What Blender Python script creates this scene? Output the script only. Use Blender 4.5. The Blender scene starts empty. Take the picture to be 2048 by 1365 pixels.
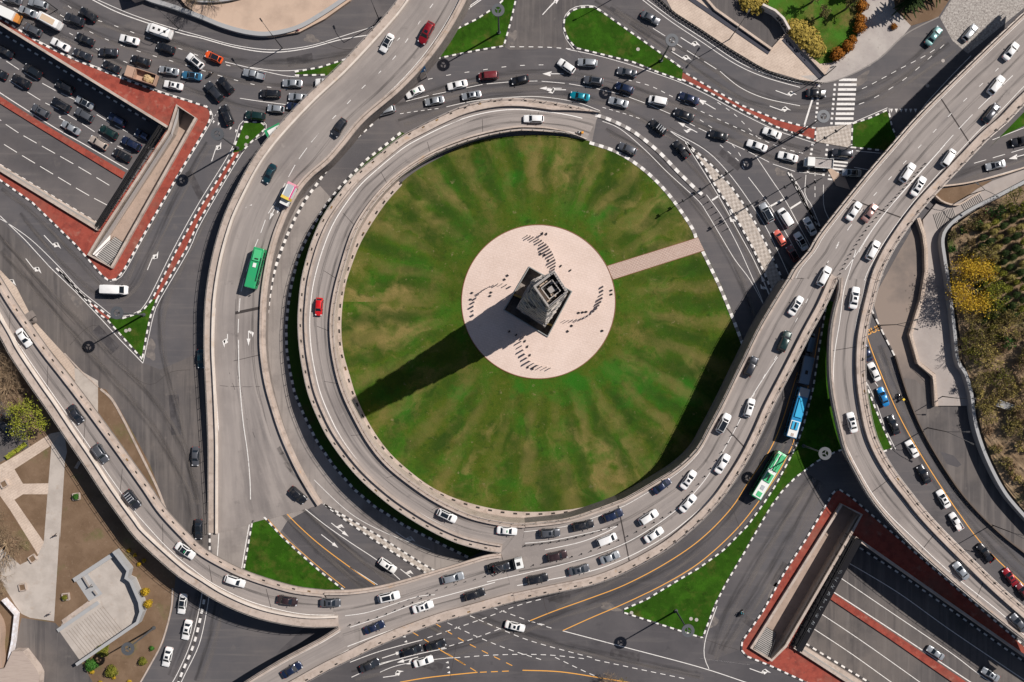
import bpy, bmesh, math, random
from mathutils import Vector, Matrix
from mathutils.geometry import tessellate_polygon
R = math.radians
random.seed(7)
sc = bpy.context.scene
col = sc.collection

# ------------------------------------------------------------------ camera, sky, sun
CAM_H = 225.0          # metres above the street
GSD = 0.118            # metres per photo pixel on the street
cam_data = bpy.data.cameras.new('camera')
cam_data.sensor_width = 36.0
cam_data.lens = 36.0 * CAM_H / (2048 * GSD)
cam_data.clip_start = 1.0
cam_data.clip_end = 4000.0
cam = bpy.data.objects.new('camera', cam_data)
cam.location = (0, 0, CAM_H)
col.objects.link(cam)
sc.camera = cam

SUN_EL, SUN_AZ = 45.5, 30.0          # elevation; direction towards the sun, degrees from +x
world = bpy.data.worlds.new('World')
sc.world = world
world.use_nodes = True
wn = world.node_tree
bg = wn.nodes['Background']
sky = wn.nodes.new('ShaderNodeTexSky')
sky.sky_type = 'NISHITA'
sky.sun_disc = False
sky.sun_elevation = R(SUN_EL)
sky.sun_rotation = R(90 - SUN_AZ)
wn.links.new(sky.outputs['Color'], bg.inputs['Color'])
bg.inputs['Strength'].default_value = 0.05
sun_data = bpy.data.lights.new('sun', 'SUN')
sun_data.energy = 4.8
sun_data.angle = R(0.5)
sun_data.color = (1.0, 0.94, 0.87)
sun = bpy.data.objects.new('sun', sun_data)
sd = Vector((math.cos(R(SUN_EL)) * math.cos(R(SUN_AZ)), math.cos(R(SUN_EL)) * math.sin(R(SUN_AZ)), math.sin(R(SUN_EL))))
sun.rotation_euler = sd.to_track_quat('Z', 'Y').to_euler()
sun.location = sd * 300
col.objects.link(sun)
sc.view_settings.view_transform = 'Standard'
sc.view_settings.look = 'None'
sc.view_settings.exposure = 0.12
sc.view_settings.gamma = 1.0

# ------------------------------------------------------------------ materials
MATS = {}
def lin(c):
    return tuple(((v / 12.92) if v <= 0.04045 else ((v + 0.055) / 1.055) ** 2.4) for v in [x / 255 for x in c])
def mat(name, layers, rough=0.85, metallic=0.0, bump=0.0, bscale=30.0, coat=0.0, spec=0.3, polar=None, uv=False):
    """layers: base colour, then (colour, noise scale, low, high, strength[, stretch]) mixed over it."""
    if name in MATS: return MATS[name]
    m = bpy.data.materials.new(name); m.use_nodes = True
    nt = m.node_tree; b = nt.nodes['Principled BSDF']
    b.inputs['Roughness'].default_value = rough
    b.inputs['Metallic'].default_value = metallic
    b.inputs['Specular IOR Level'].default_value = spec
    b.inputs['Coat Weight'].default_value = coat
    base = layers[0]
    if len(layers) == 1 and not bump:
        b.inputs['Base Color'].default_value = (*base, 1); m.diffuse_color = (*base, 1)
        MATS[name] = m; return m
    geo = nt.nodes.new('ShaderNodeNewGeometry')
    pos = geo.outputs['Position']
    if uv:
        u = nt.nodes.new('ShaderNodeUVMap'); uvo = u.outputs['UV']
    if polar:
        sub = nt.nodes.new('ShaderNodeVectorMath'); sub.operation = 'SUBTRACT'
        nt.links.new(pos, sub.inputs[0]); sub.inputs[1].default_value = polar
        sx = nt.nodes.new('ShaderNodeSeparateXYZ'); nt.links.new(sub.outputs[0], sx.inputs[0])
        at = nt.nodes.new('ShaderNodeMath'); at.operation = 'ARCTAN2'
        nt.links.new(sx.outputs['Y'], at.inputs[0]); nt.links.new(sx.outputs['X'], at.inputs[1])
        ln = nt.nodes.new('ShaderNodeVectorMath'); ln.operation = 'LENGTH'; nt.links.new(sub.outputs[0], ln.inputs[0])
        ml = nt.nodes.new('ShaderNodeMath'); ml.operation = 'MULTIPLY'; ml.inputs[1].default_value = 0.007
        nt.links.new(ln.outputs['Value'], ml.inputs[0])
        wz = nt.nodes.new('ShaderNodeTexNoise'); wz.inputs['Scale'].default_value = 0.12; wz.inputs['Detail'].default_value = 4; nt.links.new(pos, wz.inputs['Vector'])
        wa = nt.nodes.new('ShaderNodeMath'); wa.operation = 'MULTIPLY_ADD'; wa.inputs[1].default_value = 0.35; nt.links.new(wz.outputs['Fac'], wa.inputs[0]); nt.links.new(at.outputs[0], wa.inputs[2])
        cb = nt.nodes.new('ShaderNodeCombineXYZ'); nt.links.new(wa.outputs[0], cb.inputs['X']); nt.links.new(ml.outputs[0], cb.inputs['Y'])
        pol = cb.outputs[0]
    cur = None
    for i, L in enumerate(layers[1:]):
        c, scale, lo, hi, amt = L[:5]
        mode = L[5] if len(L) > 5 else None
        n = nt.nodes.new('ShaderNodeTexNoise'); n.inputs['Scale'].default_value = scale
        n.inputs['Detail'].default_value = 6; n.inputs['Roughness'].default_value = 0.6
        src = pos
        if mode == 'polar': src = pol
        elif mode == 'uv': src = uvo
        off = nt.nodes.new('ShaderNodeMapping'); off.inputs['Location'].default_value = (i * 37.1, i * 11.3, i * 5.7)
        if mode == 'uv': off.inputs['Scale'].default_value = (1, 0.006, 1)
        elif isinstance(mode, tuple): off.inputs['Rotation'].default_value = (0, 0, mode[0]); off.inputs['Scale'].default_value = (mode[1], mode[2], 1)
        nt.links.new(src, off.inputs['Vector']); nt.links.new(off.outputs[0], n.inputs['Vector'])
        mr = nt.nodes.new('ShaderNodeMapRange'); mr.inputs['From Min'].default_value = lo; mr.inputs['From Max'].default_value = hi
        mr.inputs['To Max'].default_value = amt; nt.links.new(n.outputs['Fac'], mr.inputs['Value'])
        mro = mr.outputs[0]
        if mode == 'polar':      # streaks broken up by patches, fading near the plaza
            n2 = nt.nodes.new('ShaderNodeTexNoise'); n2.inputs['Scale'].default_value = 0.09 + .03 * i; n2.inputs['Detail'].default_value = 5; nt.links.new(pos, n2.inputs['Vector'])
            m2 = nt.nodes.new('ShaderNodeMapRange'); m2.inputs['From Min'].default_value = .36; m2.inputs['From Max'].default_value = .54; nt.links.new(n2.outputs['Fac'], m2.inputs['Value'])
            m3 = nt.nodes.new('ShaderNodeMapRange'); m3.inputs['From Min'].default_value = 20; m3.inputs['From Max'].default_value = 31; nt.links.new(ln.outputs['Value'], m3.inputs['Value'])
            p1 = nt.nodes.new('ShaderNodeMath'); p1.operation = 'MULTIPLY'; nt.links.new(m2.outputs[0], p1.inputs[0]); nt.links.new(m3.outputs[0], p1.inputs[1])
            p2 = nt.nodes.new('ShaderNodeMath'); p2.operation = 'MULTIPLY'; nt.links.new(p1.outputs[0], p2.inputs[0]); nt.links.new(mro, p2.inputs[1]); mro = p2.outputs[0]
        mx = nt.nodes.new('ShaderNodeMix'); mx.data_type = 'RGBA'
        nt.links.new(mro, mx.inputs[0])
        if cur is None: mx.inputs[6].default_value = (*base, 1)
        else: nt.links.new(cur, mx.inputs[6])
        mx.inputs[7].default_value = (*c, 1)
        cur = mx.outputs[2]
    if polar and cur:     # mowing bands that fan out from the middle
        w2 = nt.nodes.new('ShaderNodeMath'); w2.operation = 'MULTIPLY_ADD'; w2.inputs[1].default_value = 0.13; nt.links.new(wz.outputs['Fac'], w2.inputs[0]); nt.links.new(at.outputs[0], w2.inputs[2])
        f = nt.nodes.new('ShaderNodeMath'); f.operation = 'MULTIPLY'; f.inputs[1].default_value = 29.0; nt.links.new(w2.outputs[0], f.inputs[0])
        sn = nt.nodes.new('ShaderNodeMath'); sn.operation = 'SINE'; nt.links.new(f.outputs[0], sn.inputs[0])
        n3 = nt.nodes.new('ShaderNodeTexNoise'); n3.inputs['Scale'].default_value = .07; n3.inputs['Detail'].default_value = 6; n3.inputs['Roughness'].default_value = .7; nt.links.new(pos, n3.inputs['Vector'])
        k1 = nt.nodes.new('ShaderNodeMapRange'); k1.inputs['From Min'].default_value = .38; k1.inputs['From Max'].default_value = .58; nt.links.new(n3.outputs['Fac'], k1.inputs['Value'])
        k2 = nt.nodes.new('ShaderNodeMapRange'); k2.inputs['From Min'].default_value = 20; k2.inputs['From Max'].default_value = 30; nt.links.new(ln.outputs['Value'], k2.inputs['Value'])
        k3 = nt.nodes.new('ShaderNodeMath'); k3.operation = 'MULTIPLY'; nt.links.new(k1.outputs[0], k3.inputs[0]); nt.links.new(k2.outputs[0], k3.inputs[1])
        for lo_, hi_, cc, am in ((.1, .9, (.022, .05, .006), .72), (-.1, -.9, (.17, .135, .045), .5)):
            r_ = nt.nodes.new('ShaderNodeMapRange'); r_.inputs['From Min'].default_value = lo_; r_.inputs['From Max'].default_value = hi_; r_.inputs['To Max'].default_value = am; nt.links.new(sn.outputs[0], r_.inputs['Value'])
            q_ = nt.nodes.new('ShaderNodeMath'); q_.operation = 'MULTIPLY'; nt.links.new(r_.outputs[0], q_.inputs[0]); nt.links.new(k3.outputs[0], q_.inputs[1])
            mx = nt.nodes.new('ShaderNodeMix'); mx.data_type = 'RGBA'; nt.links.new(q_.outputs[0], mx.inputs[0]); nt.links.new(cur, mx.inputs[6]); mx.inputs[7].default_value = (*cc, 1); cur = mx.outputs[2]
    if cur: nt.links.new(cur, b.inputs['Base Color'])
    else: b.inputs['Base Color'].default_value = (*base, 1)
    if bump:
        n = nt.nodes.new('ShaderNodeTexNoise'); n.inputs['Scale'].default_value = bscale; n.inputs['Detail'].default_value = 4
        nt.links.new(pos, n.inputs['Vector'])
        bp = nt.nodes.new('ShaderNodeBump'); bp.inputs['Strength'].default_value = bump; bp.inputs['Distance'].default_value = 0.1
        nt.links.new(n.outputs['Fac'], bp.inputs['Height']); nt.links.new(bp.outputs[0], b.inputs['Normal'])
    MATS[name] = m
    return m

def mixc(a, b, t): return tuple(x * (1 - t) + y * t for x, y in zip(a, b))
ASPH = (0.092, 0.087, 0.093)
M_asph = mat('asphalt', [ASPH, ((0.125, 0.112, 0.112), 0.05, 0.42, 0.62, 1.0), ((0.065, 0.06, 0.064), 0.03, 0.5, 0.7, 0.8), ((0.15, 0.135, 0.13), 0.35, 0.52, 0.68, 0.5, (0.55, 0.12, 2.2)), ((0.16, 0.14, 0.13), 0.3, 0.62, 0.78, 0.5), ((0.04, 0.037, 0.04), 0.12, 0.6, 0.75, 0.35), ((0.17, 0.15, 0.14), 9.0, 0.55, 0.75, 0.18)], 0.9, bump=0.15, bscale=25)
M_asph_dusty = mat('dusty_asphalt', [(0.098, 0.088, 0.087), ((0.145, 0.125, 0.115), 0.045, 0.45, 0.65, 1.0), ((0.062, 0.057, 0.058), 0.08, 0.5, 0.7, 0.9), ((0.17, 0.15, 0.14), 0.4, 0.5, 0.68, 0.6, (0.85, 2.0, 0.1)), ((0.055, 0.05, 0.052), 0.5, 0.55, 0.7, 0.6, (0.6, 1.6, 0.08)), ((0.2, 0.175, 0.155), 0.5, 0.62, 0.75, 0.4), ((0.2, 0.18, 0.17), 9.0, 0.55, 0.75, 0.2)], 0.9, bump=0.15, bscale=25)
M_asph_new = mat('fresh_asphalt', [(0.072, 0.067, 0.072), ((0.098, 0.09, 0.094), 0.08, 0.4, 0.65, 1.0), ((0.13, 0.118, 0.115), 0.4, 0.56, 0.72, 0.5, (-0.5, 0.15, 2.0)), ((0.13, 0.118, 0.115), 0.4, 0.64, 0.78, 0.45), ((0.045, 0.042, 0.046), 0.3, 0.6, 0.7, 0.5), ((0.16, 0.145, 0.14), 9.0, 0.58, 0.75, 0.15)], 0.88, bump=0.15, bscale=25)
DK = [((0.33, 0.29, 0.268), 7.0, 0.45, 0.65, 0.9, 'uv'), ((0.155, 0.138, 0.133), 5.0, 0.54, 0.72, 0.85, 'uv'), ((0.17, 0.148, 0.14), 0.06, 0.5, 0.7, 0.6), ((0.33, 0.29, 0.265), 0.5, 0.62, 0.75, 0.5), ((0.13, 0.115, 0.11), 0.35, 0.64, 0.74, 0.5), ((0.35, 0.31, 0.285), 9.0, 0.55, 0.75, 0.2)]
M_deck = mat('deck_asphalt', [(0.27, 0.238, 0.222)] + DK, 0.85, bump=0.1, bscale=25, uv=True)
M_worn = mat('worn_asphalt', [(0.238, 0.21, 0.196), ((0.30, 0.265, 0.245), 0.12, 0.4, 0.62, 1.0), ((0.14, 0.122, 0.117), 0.1, 0.52, 0.7, 0.8), ((0.17, 0.15, 0.14), 0.5, 0.52, 0.68, 0.6, (0.2, 2.0, 0.1)), ((0.33, 0.29, 0.265), 0.6, 0.62, 0.75, 0.4), ((0.33, 0.29, 0.265), 9.0, 0.55, 0.75, 0.2)], 0.85, bump=0.1, bscale=25)
M_conc = mat('concrete', [(0.40, 0.33, 0.285), ((0.47, 0.39, 0.34), 0.3, 0.4, 0.6, 1.0), ((0.27, 0.21, 0.17), 0.9, 0.52, 0.72, 0.8), ((0.45, 0.27, 0.13), 0.35, 0.62, 0.74, 0.45), ((0.2, 0.16, 0.14), 0.25, 0.58, 0.68, 0.5)], 0.85, bump=0.1, bscale=8)
M_cream = mat('cream_concrete', [(0.60, 0.52, 0.455), ((0.68, 0.60, 0.53), 0.4, 0.4, 0.6, 1.0), ((0.55, 0.37, 0.2), 0.3, 0.62, 0.75, 0.5), ((0.35, 0.28, 0.23), 1.5, 0.6, 0.78, 0.5)], 0.85)
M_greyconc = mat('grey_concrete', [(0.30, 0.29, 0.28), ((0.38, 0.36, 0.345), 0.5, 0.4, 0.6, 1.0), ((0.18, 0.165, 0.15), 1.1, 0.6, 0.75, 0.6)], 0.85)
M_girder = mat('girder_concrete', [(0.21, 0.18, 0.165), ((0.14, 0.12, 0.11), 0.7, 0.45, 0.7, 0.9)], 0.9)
M_white = mat('white_paint', [(0.74, 0.71, 0.68), ((0.30, 0.28, 0.27), 2.2, 0.52, 0.7, 0.6)], 0.7)
M_kwhite = mat('kerb_white', [(0.74, 0.71, 0.68), ((0.42, 0.38, 0.35), 1.3, 0.5, 0.7, 0.75)], 0.75)
M_kblack = mat('kerb_black', [(0.045, 0.042, 0.045), ((0.16, 0.14, 0.13), 1.3, 0.48, 0.7, 0.8)], 0.8)
M_kgrey = mat('kerb_grey', [(0.22, 0.20, 0.19), ((0.3, 0.27, 0.25), 2.0, 0.5, 0.7, 0.6)], 0.8)
M_yellow = mat('yellow_paint', [(0.75, 0.36, 0.07), ((0.4, 0.22, 0.08), 3.0, 0.6, 0.75, 0.5)], 0.7)
M_red = mat('red_paving', [(0.30, 0.062, 0.042), ((0.21, 0.042, 0.03), 0.6, 0.45, 0.62, 0.9), ((0.40, 0.12, 0.08), 2.5, 0.58, 0.72, 0.5), ((0.2, 0.09, 0.065), 0.12, 0.5, 0.68, 0.7), ((0.36, 0.2, 0.15), 0.5, 0.58, 0.7, 0.5), ((0.12, 0.05, 0.04), 1.2, 0.6, 0.7, 0.6)], 0.9, bump=0.2, bscale=12)
def grass_mat(name, base, lush, dry, scale=0.11, polar=None, dryamt=0.9):
    L = [base, (lush, scale, 0.46, 0.62, 0.95), (dry, scale * 1.3, 0.54, 0.68, dryamt), (mixc(base, (0, 0, 0), 0.5), scale * 2.3, 0.55, 0.72, 0.75), (mixc(lush, (0, 0, 0), 0.35), 1.4, 0.5, 0.7, 0.6), (mixc(dry, (0.3, 0.22, 0.1), 0.4), 2.6, 0.62, 0.75, 0.55 * dryamt)]
    if polar:
        L += [((0.21, 0.16, 0.055), 5.0, 0.47, 0.62, 0.9, 'polar'), ((0.025, 0.052, 0.006), 7.0, 0.47, 0.64, 0.9, 'polar'), ((0.03, 0.062, 0.006), 0.06, 0.5, 0.66, 0.6), ((0.20, 0.155, 0.07), 1.1, 0.64, 0.74, 0.75), ((0.02, 0.12, 0.008), 0.07, 0.57, 0.66, 0.75), ((0.24, 0.19, 0.10), 0.5, 0.66, 0.74, 0.7), ((0.02, 0.045, 0.006), 0.45, 0.6, 0.7, 0.7), ((0.012, 0.04, 0.004), 3.5, 0.55, 0.7, 0.5)]
    return mat(name, L, 0.95, bump=0.7, bscale=4.0, spec=0.1, polar=polar)

# ------------------------------------------------------------------ geometry helpers
def W(px, py, z=0.0):
    k = (CAM_H - z) / CAM_H * GSD
    return Vector(((px - 1024) * k, (682.5 - py) * k, z))

class MB:
    def __init__(s): s.v = []; s.f = []; s.m = []; s.uv = {}
    def face(s, pts, m=0, uv=None):
        i = len(s.v); s.v += [tuple(p) for p in pts]; s.f.append(list(range(i, i + len(pts)))); s.m.append(m)
        if uv: s.uv[len(s.f) - 1] = uv
    def box(s, c, sx, sy, sz, rz=0.0, m=0, tilt=None):
        """c = centre of the base."""
        M = Matrix.Translation(Vector(c)) @ Matrix.Rotation(rz, 4, 'Z')
        if tilt is not None: M = M @ tilt
        P = [M @ Vector((x * sx / 2, y * sy / 2, z * sz)) for x, y, z in ((-1, -1, 0), (1, -1, 0), (1, 1, 0), (-1, 1, 0), (-1, -1, 1), (1, -1, 1), (1, 1, 1), (-1, 1, 1))]
        i = len(s.v); s.v += [tuple(p) for p in P]
        for q in ((3, 2, 1, 0), (4, 5, 6, 7), (0, 1, 5, 4), (1, 2, 6, 5), (2, 3, 7, 6), (3, 0, 4, 7)):
            s.f.append([i + a for a in q]); s.m.append(m)
    def tube(s, a, b, r1, r2=None, n=6, m=0):
        a = Vector(a); b = Vector(b); r2 = r1 if r2 is None else r2
        d = (b - a)
        if d.length < 1e-6: return
        d.normalize(); u = d.orthogonal().normalized(); w = d.cross(u)
        i = len(s.v)
        for p, r in ((a, r1), (b, r2)):
            for k in range(n):
                t = 2 * math.pi * k / n; s.v.append(tuple(p + u * (r * math.cos(t)) + w * (r * math.sin(t))))
        for k in range(n):
            s.f.append([i + k, i + (k + 1) % n, i + n + (k + 1) % n, i + n + k]); s.m.append(m)
        s.f.append([i + k for k in range(n)][::-1]); s.m.append(m)
        s.f.append([i + n + k for k in range(n)]); s.m.append(m)
    def path(s, pts, r, n=6, m=0):
        for a, b in zip(pts, pts[1:]): s.tube(a, b, r, r, n, m)
    def sphere(s, c, r, seg=10, rings=6, m=0, sz=1.0, jit=0.0):
        i = len(s.v); c = Vector(c)
        for a in range(1, rings):
            for b in range(seg):
                t = math.pi * a / rings; p = 2 * math.pi * b / seg; rr = r * (1 + random.uniform(-jit, jit))
                s.v.append(tuple(c + Vector((rr * math.sin(t) * math.cos(p), rr * math.sin(t) * math.sin(p), rr * sz * math.cos(t)))))
        top = len(s.v); s.v.append(tuple(c + Vector((0, 0, r * sz)))); s.v.append(tuple(c - Vector((0, 0, r * sz))))
        for b in range(seg):
            b2 = (b + 1) % seg
            s.f.append([top, i + b, i + b2]); s.m.append(m)
            for a in range(rings - 2):
                s.f.append([i + a * seg + b, i + (a + 1) * seg + b, i + (a + 1) * seg + b2, i + a * seg + b2]); s.m.append(m)
            s.f.append([i + (rings - 2) * seg + b, top + 1, i + (rings - 2) * seg + b2]); s.m.append(m)
    def build(s, name, mats, parent=None, smooth=False, merge=False, matrix=None):
        me = bpy.data.meshes.new(name)
        me.from_pydata(s.v, [], s.f)
        if not isinstance(mats, (list, tuple)): mats = [mats]
        for m in mats: me.materials.append(m)
        me.polygons.foreach_set('material_index', s.m)
        if s.uv:
            ul = me.uv_layers.new(name='UVMap')
            for fi, uvs in s.uv.items():
                for li, uvv in zip(me.polygons[fi].loop_indices, uvs): ul.data[li].uv = uvv
        if merge:
            bm = bmesh.new(); bm.from_mesh(me); bmesh.ops.remove_doubles(bm, verts=bm.verts, dist=1e-4)
            bmesh.ops.recalc_face_normals(bm, faces=bm.faces); bm.to_mesh(me); bm.free()
        if smooth: me.polygons.foreach_set('use_smooth', [True] * len(me.polygons))
        me.update()
        o = bpy.data.objects.new(name, me); col.objects.link(o)
        if parent is not None: o.parent = parent
        return o

def tag(o, label=None, cat=None, group=None, kind=None):
    if label: o['label'] = label
    if cat: o['category'] = cat
    if group: o['group'] = group
    if kind: o['kind'] = kind
    return o
def empty(name, loc=(0, 0, 0), rz=0.0, label=None, cat=None, group=None, kind=None):
    o = bpy.data.objects.new(name, None); col.objects.link(o); o.location = loc; o.rotation_euler = (0, 0, rz)
    o.empty_display_size = 0.1
    return tag(o, label, cat, group, kind)
KIDS = {}
def copy_tree(o, parent=None):
    c = o.copy(); col.objects.link(c); c.parent = parent
    for ch in KIDS.get(o.name) or KIDS.setdefault(o.name, list(o.children)): copy_tree(ch, c)
    return c

def dens(pts, step=6.0, closed=False):
    """Catmull-Rom resample of pixel (px, py[, z]) points at about `step` pixels."""
    P = [tuple(p) + ((0.0,) if len(p) == 2 else ()) for p in pts]
    n = len(P); out = []
    seg = n if closed else n - 1
    for i in range(seg):
        p0 = P[(i - 1) % n] if (closed or i > 0) else P[i]; p1 = P[i]; p2 = P[(i + 1) % n]; p3 = P[(i + 2) % n] if (closed or i + 2 < n) else p2
        d = math.dist(p1[:2], p2[:2]); k = max(1, int(d / step))
        for j in range(k):
            t = j / k
            out.append(tuple(0.5 * (2 * b + (c - a) * t + (2 * a - 5 * b + 4 * c - d_) * t * t + (3 * b - a - 3 * c + d_) * t ** 3) for a, b, c, d_ in zip(p0, p1, p2, p3)))
    if not closed: out.append(P[-1])
    return out
def resample(P, n):
    L = [0.0]
    for a, b in zip(P, P[1:]): L.append(L[-1] + math.dist(a[:2], b[:2]))
    out = []; j = 0
    for i in range(n):
        t = L[-1] * i / (n - 1)
        while j < len(P) - 2 and L[j + 1] < t: j += 1
        s = (t - L[j]) / max(1e-9, L[j + 1] - L[j])
        out.append(tuple(a + (b - a) * s for a, b in zip(P[j], P[j + 1])))
    return out
def wline(P, step):
    """World points resampled every `step` metres."""
    L = sum((b - a).length for a, b in zip(P, P[1:]))
    n = max(2, int(round(L / step)) + 1)
    return [Vector(p) for p in resample3(P, n)]
def resample3(P, n):
    L = [0.0]
    for a, b in zip(P, P[1:]): L.append(L[-1] + (b - a).length)
    out = []; j = 0
    for i in range(n):
        t = L[-1] * i / (n - 1)
        while j < len(P) - 2 and L[j + 1] < t: j += 1
        s = (t - L[j]) / max(1e-9, L[j + 1] - L[j])
        out.append(P[j].lerp(P[j + 1], s))
    return out
def normals2(P, closed=False):
    N = []
    n = len(P)
    for i in range(n):
        a = P[(i - 1) % n] if (closed or i > 0) else P[i]; b = P[(i + 1) % n] if (closed or i < n - 1) else P[i]
        d = Vector((b.x - a.x, b.y - a.y, 0)); d = d.normalized() if d.length > 1e-9 else Vector((1, 0, 0))
        N.append(Vector((-d.y, d.x, 0)))      # left of the direction of travel
    return N
def offset(P, d, closed=False):
    if isinstance(d, (list, tuple)): return [p + n * k for p, n, k in zip(P, normals2(P, closed), d)]
    return [p + n * d for p, n in zip(P, normals2(P, closed))]
def sheet(name, outer, holes, mt, skirt=0.0, parent=None, kind='structure', mb=None, m=0):
    """Flat polygon of world points with holes; skirt extends its edges down."""
    loops = [outer] + (holes or [])
    tris = tessellate_polygon([[Vector((p.x, p.y, 0)) for p in l] for l in loops])
    flat = [p for l in loops for p in l]
    b = mb or MB()
    for t in tris:
        pts = [flat[i] for i in t]
        if (pts[1] - pts[0]).cross(pts[2] - pts[0]).z < 0: pts.reverse()
        b.face(pts, m)
    if skirt:
        for l in loops:
            for p, q in zip(l, l[1:] + l[:1]):
                b.face([p, q, q - Vector((0, 0, skirt)), p - Vector((0, 0, skirt))], m)
    if mb is not None: return None
    o = b.build(name, mt, parent)
    if kind and parent is None: o['kind'] = kind
    return o
def ccw(P):
    a = sum(p.x * q.y - q.x * p.y for p, q in zip(P, P[1:] + P[:1]))
    return P if a > 0 else P[::-1]
def PL(pts, z=0.0, smooth=False, step=6):
    return PX(pts, z, smooth, False, step)
def PX(pts, z=0.0, smooth=False, closed=True, step=6):
    pts = dens(pts, step, closed) if smooth else pts
    return [W(p[0], p[1], z) for p in pts]

def strip(mb, P, widths, heights, closed=False, mfun=None, dash=None):
    """Rectangular section bar along world line P: from offset widths[0] to widths[1] (left positive), heights z0,z1 above P."""
    A = offset(P, widths[0], closed); B = offset(P, widths[1], closed)
    n = len(P); z0 = Vector((0, 0, heights[0])); z1 = Vector((0, 0, heights[1]))
    for i in range(n if closed else n - 1):
        j = (i + 1) % n
        m = mfun(i) if mfun else 0
        a, b, c, d = A[i], A[j], B[j], B[i]
        mb.face([d + z1, c + z1, b + z1, a + z1], m)
        mb.face([a + z1, b + z1, b + z0, a + z0], m)
        mb.face([d + z0, c + z0, c + z1, d + z1], m)
    if not closed:
        for i in (0, n - 1): mb.face([A[i] + z0, A[i] + z1, B[i] + z1, B[i] + z0], mfun(min(i, n - 2)) if mfun else 0)

def kerb_strip(mb, P, w=0.35, h=0.17, side=1, closed=False, seg=0.95):
    Q = wline(P + ([P[0]] if closed else []), seg)
    strip(mb, Q, (0, w * side), (-0.15, h), False, lambda i: i % 2)

def ribbon_mark(mb, P, w=0.15, dash=None, z=0.0):
    """Painted line; P world points; dash=(on, off) in metres."""
    if dash is None:
        Q = wline(P, 1.5); A = offset(Q, w / 2); B = offset(Q, -w / 2)
        for i in range(len(Q) - 1): mb.face([A[i], B[i], B[i + 1], A[i + 1]])
        return
    step = 0.5; Q = wline(P, step); L = 0
    real = sum((b - a).length for a, b in zip(P, P[1:])) / max(1, len(Q) - 1)
    A = offset(Q, w / 2); B = offset(Q, -w / 2)
    on, off = dash
    tot = real * (len(Q) - 1); t = 0.0
    def at(C, s):
        i = min(len(C) - 2, int(s / real)); return C[i].lerp(C[i + 1], s / real - i)
    while t + on <= tot:
        mb.face([at(A, t), at(B, t), at(B, t + on), at(A, t + on)]); t += on + off
# ------------------------------------------------------------------ underpass depth
def zux(which, x):
    g = x / GSD + 1024
    return -4.9 - g / 330 * 1.3 if which == 'NW' else -6.2 + (g - 1600) / 448 * 1.6
def zu(which, px, py):
    z = -5.0
    for _ in range(4): z = zux(which, (px - 1024) * (CAM_H - z) / CAM_H * GSD)
    return z
# holes in the street: road cuttings and the two stair pits
H_NW = [W(-130, -31), W(336, 257), W(200, 459), W(-130, 258)]
P_NW = [W(358, 215), W(392, 237), W(224, 535), W(183, 510), W(213, 462), W(343, 265)]
H_SE = [W(1707, 1075), W(2190, 1413), W(2190, 1680), W(1587, 1291)]
P_SE = [W(1683, 1009), W(1718, 1029), W(1699, 1062), W(1567, 1289), W(1541, 1316), W(1503, 1296)]
P_MON = [W(1059, 536), W(1009, 620), W(1095, 672), W(1142, 584)]
HOLES = [H_NW, P_NW, H_SE, P_SE, P_MON]
# ------------------------------------------------------------------ ground and street
def square(r): return [Vector((-r, -r, 0)), Vector((r, -r, 0)), Vector((r, r, 0)), Vector((-r, r, 0))]
def lift(P, z): return [Vector((p.x, p.y, z)) for p in P]
M_land = mat('land', [(0.13, 0.10, 0.07), ((0.08, 0.09, 0.03), 0.01, 0.4, 0.6, 1.0), ((0.2, 0.16, 0.12), 0.05, 0.55, 0.7, 0.6)], 0.95)
sheet('ground', lift(square(2500), -0.02), [lift(h, -0.02) for h in HOLES], M_land)
sheet('road', lift([W(-420, -350), W(2500, -350), W(2500, 1900), W(-420, 1900)][::-1], 0), [lift(h, 0) for h in HOLES], M_asph)

def patch(name, pts, mt, z=0.005, smooth=False, holes=None, parent=None, kind='structure', skirt=0.0):
    return sheet(name, PX(pts, z, smooth), holes, mt, skirt, parent, kind)
# differently aged asphalt
patch('road_surface', [(-130, 330), (0, 440), (110, 545), (210, 640), (286, 726), (320, 740), (412, 700), (418, 900), (418, 1100), (395, 1095), (345, 1045), (300, 975), (255, 905), (200, 830), (150, 750), (90, 690), (20, 590), (-130, 400)], M_asph_dusty, 0.006)
patch('road_surface', [(225, 565), (262, 535), (420, 240), (455, 300), (466, 307), (400, 413), (300, 595), (270, 628), (235, 635), (200, 612), (165, 575), (120, 540), (60, 480), (0, 405), (0, 362), (66, 407), (154, 493), (205, 552)], M_asph, 0.004)
patch('road_surface', [(416, 1050), (520, 990), (600, 960), (642, 1002), (612, 1022), (575, 1042), (560, 1066), (515, 1012), (500, 1060), (484, 1150), (425, 1110)], M_worn, 0.009)
patch('road_surface', [(640, 372), (662, 396), (640, 428), (612, 480), (594, 518), (581, 573), (575, 612), (571, 654), (572, 700), (578, 740), (588, 787), (606, 830), (632, 883), (667, 934), (707, 980), (750, 1017), (767, 1027), (807, 1053), (860, 1080), (935, 1117), (880, 1145), (852, 1130), (807, 1102), (753, 1067), (702, 1038), (640, 1006), (600, 950), (560, 890), (535, 800), (525, 700), (530, 600), (560, 480), (600, 400)], M_worn, 0.008)
patch('road_surface', [(1165, 212), (1195, 230), (1184, 285), (1140, 275)], M_worn, 0.012)
patch('road_surface', [(1010, 95), (1040, -10), (1165, -10), (1165, 10), (1135, 30), (1125, 55), (1135, 80), (1150, 98), (1020, 100)], M_asph_dusty, 0.004)
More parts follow.
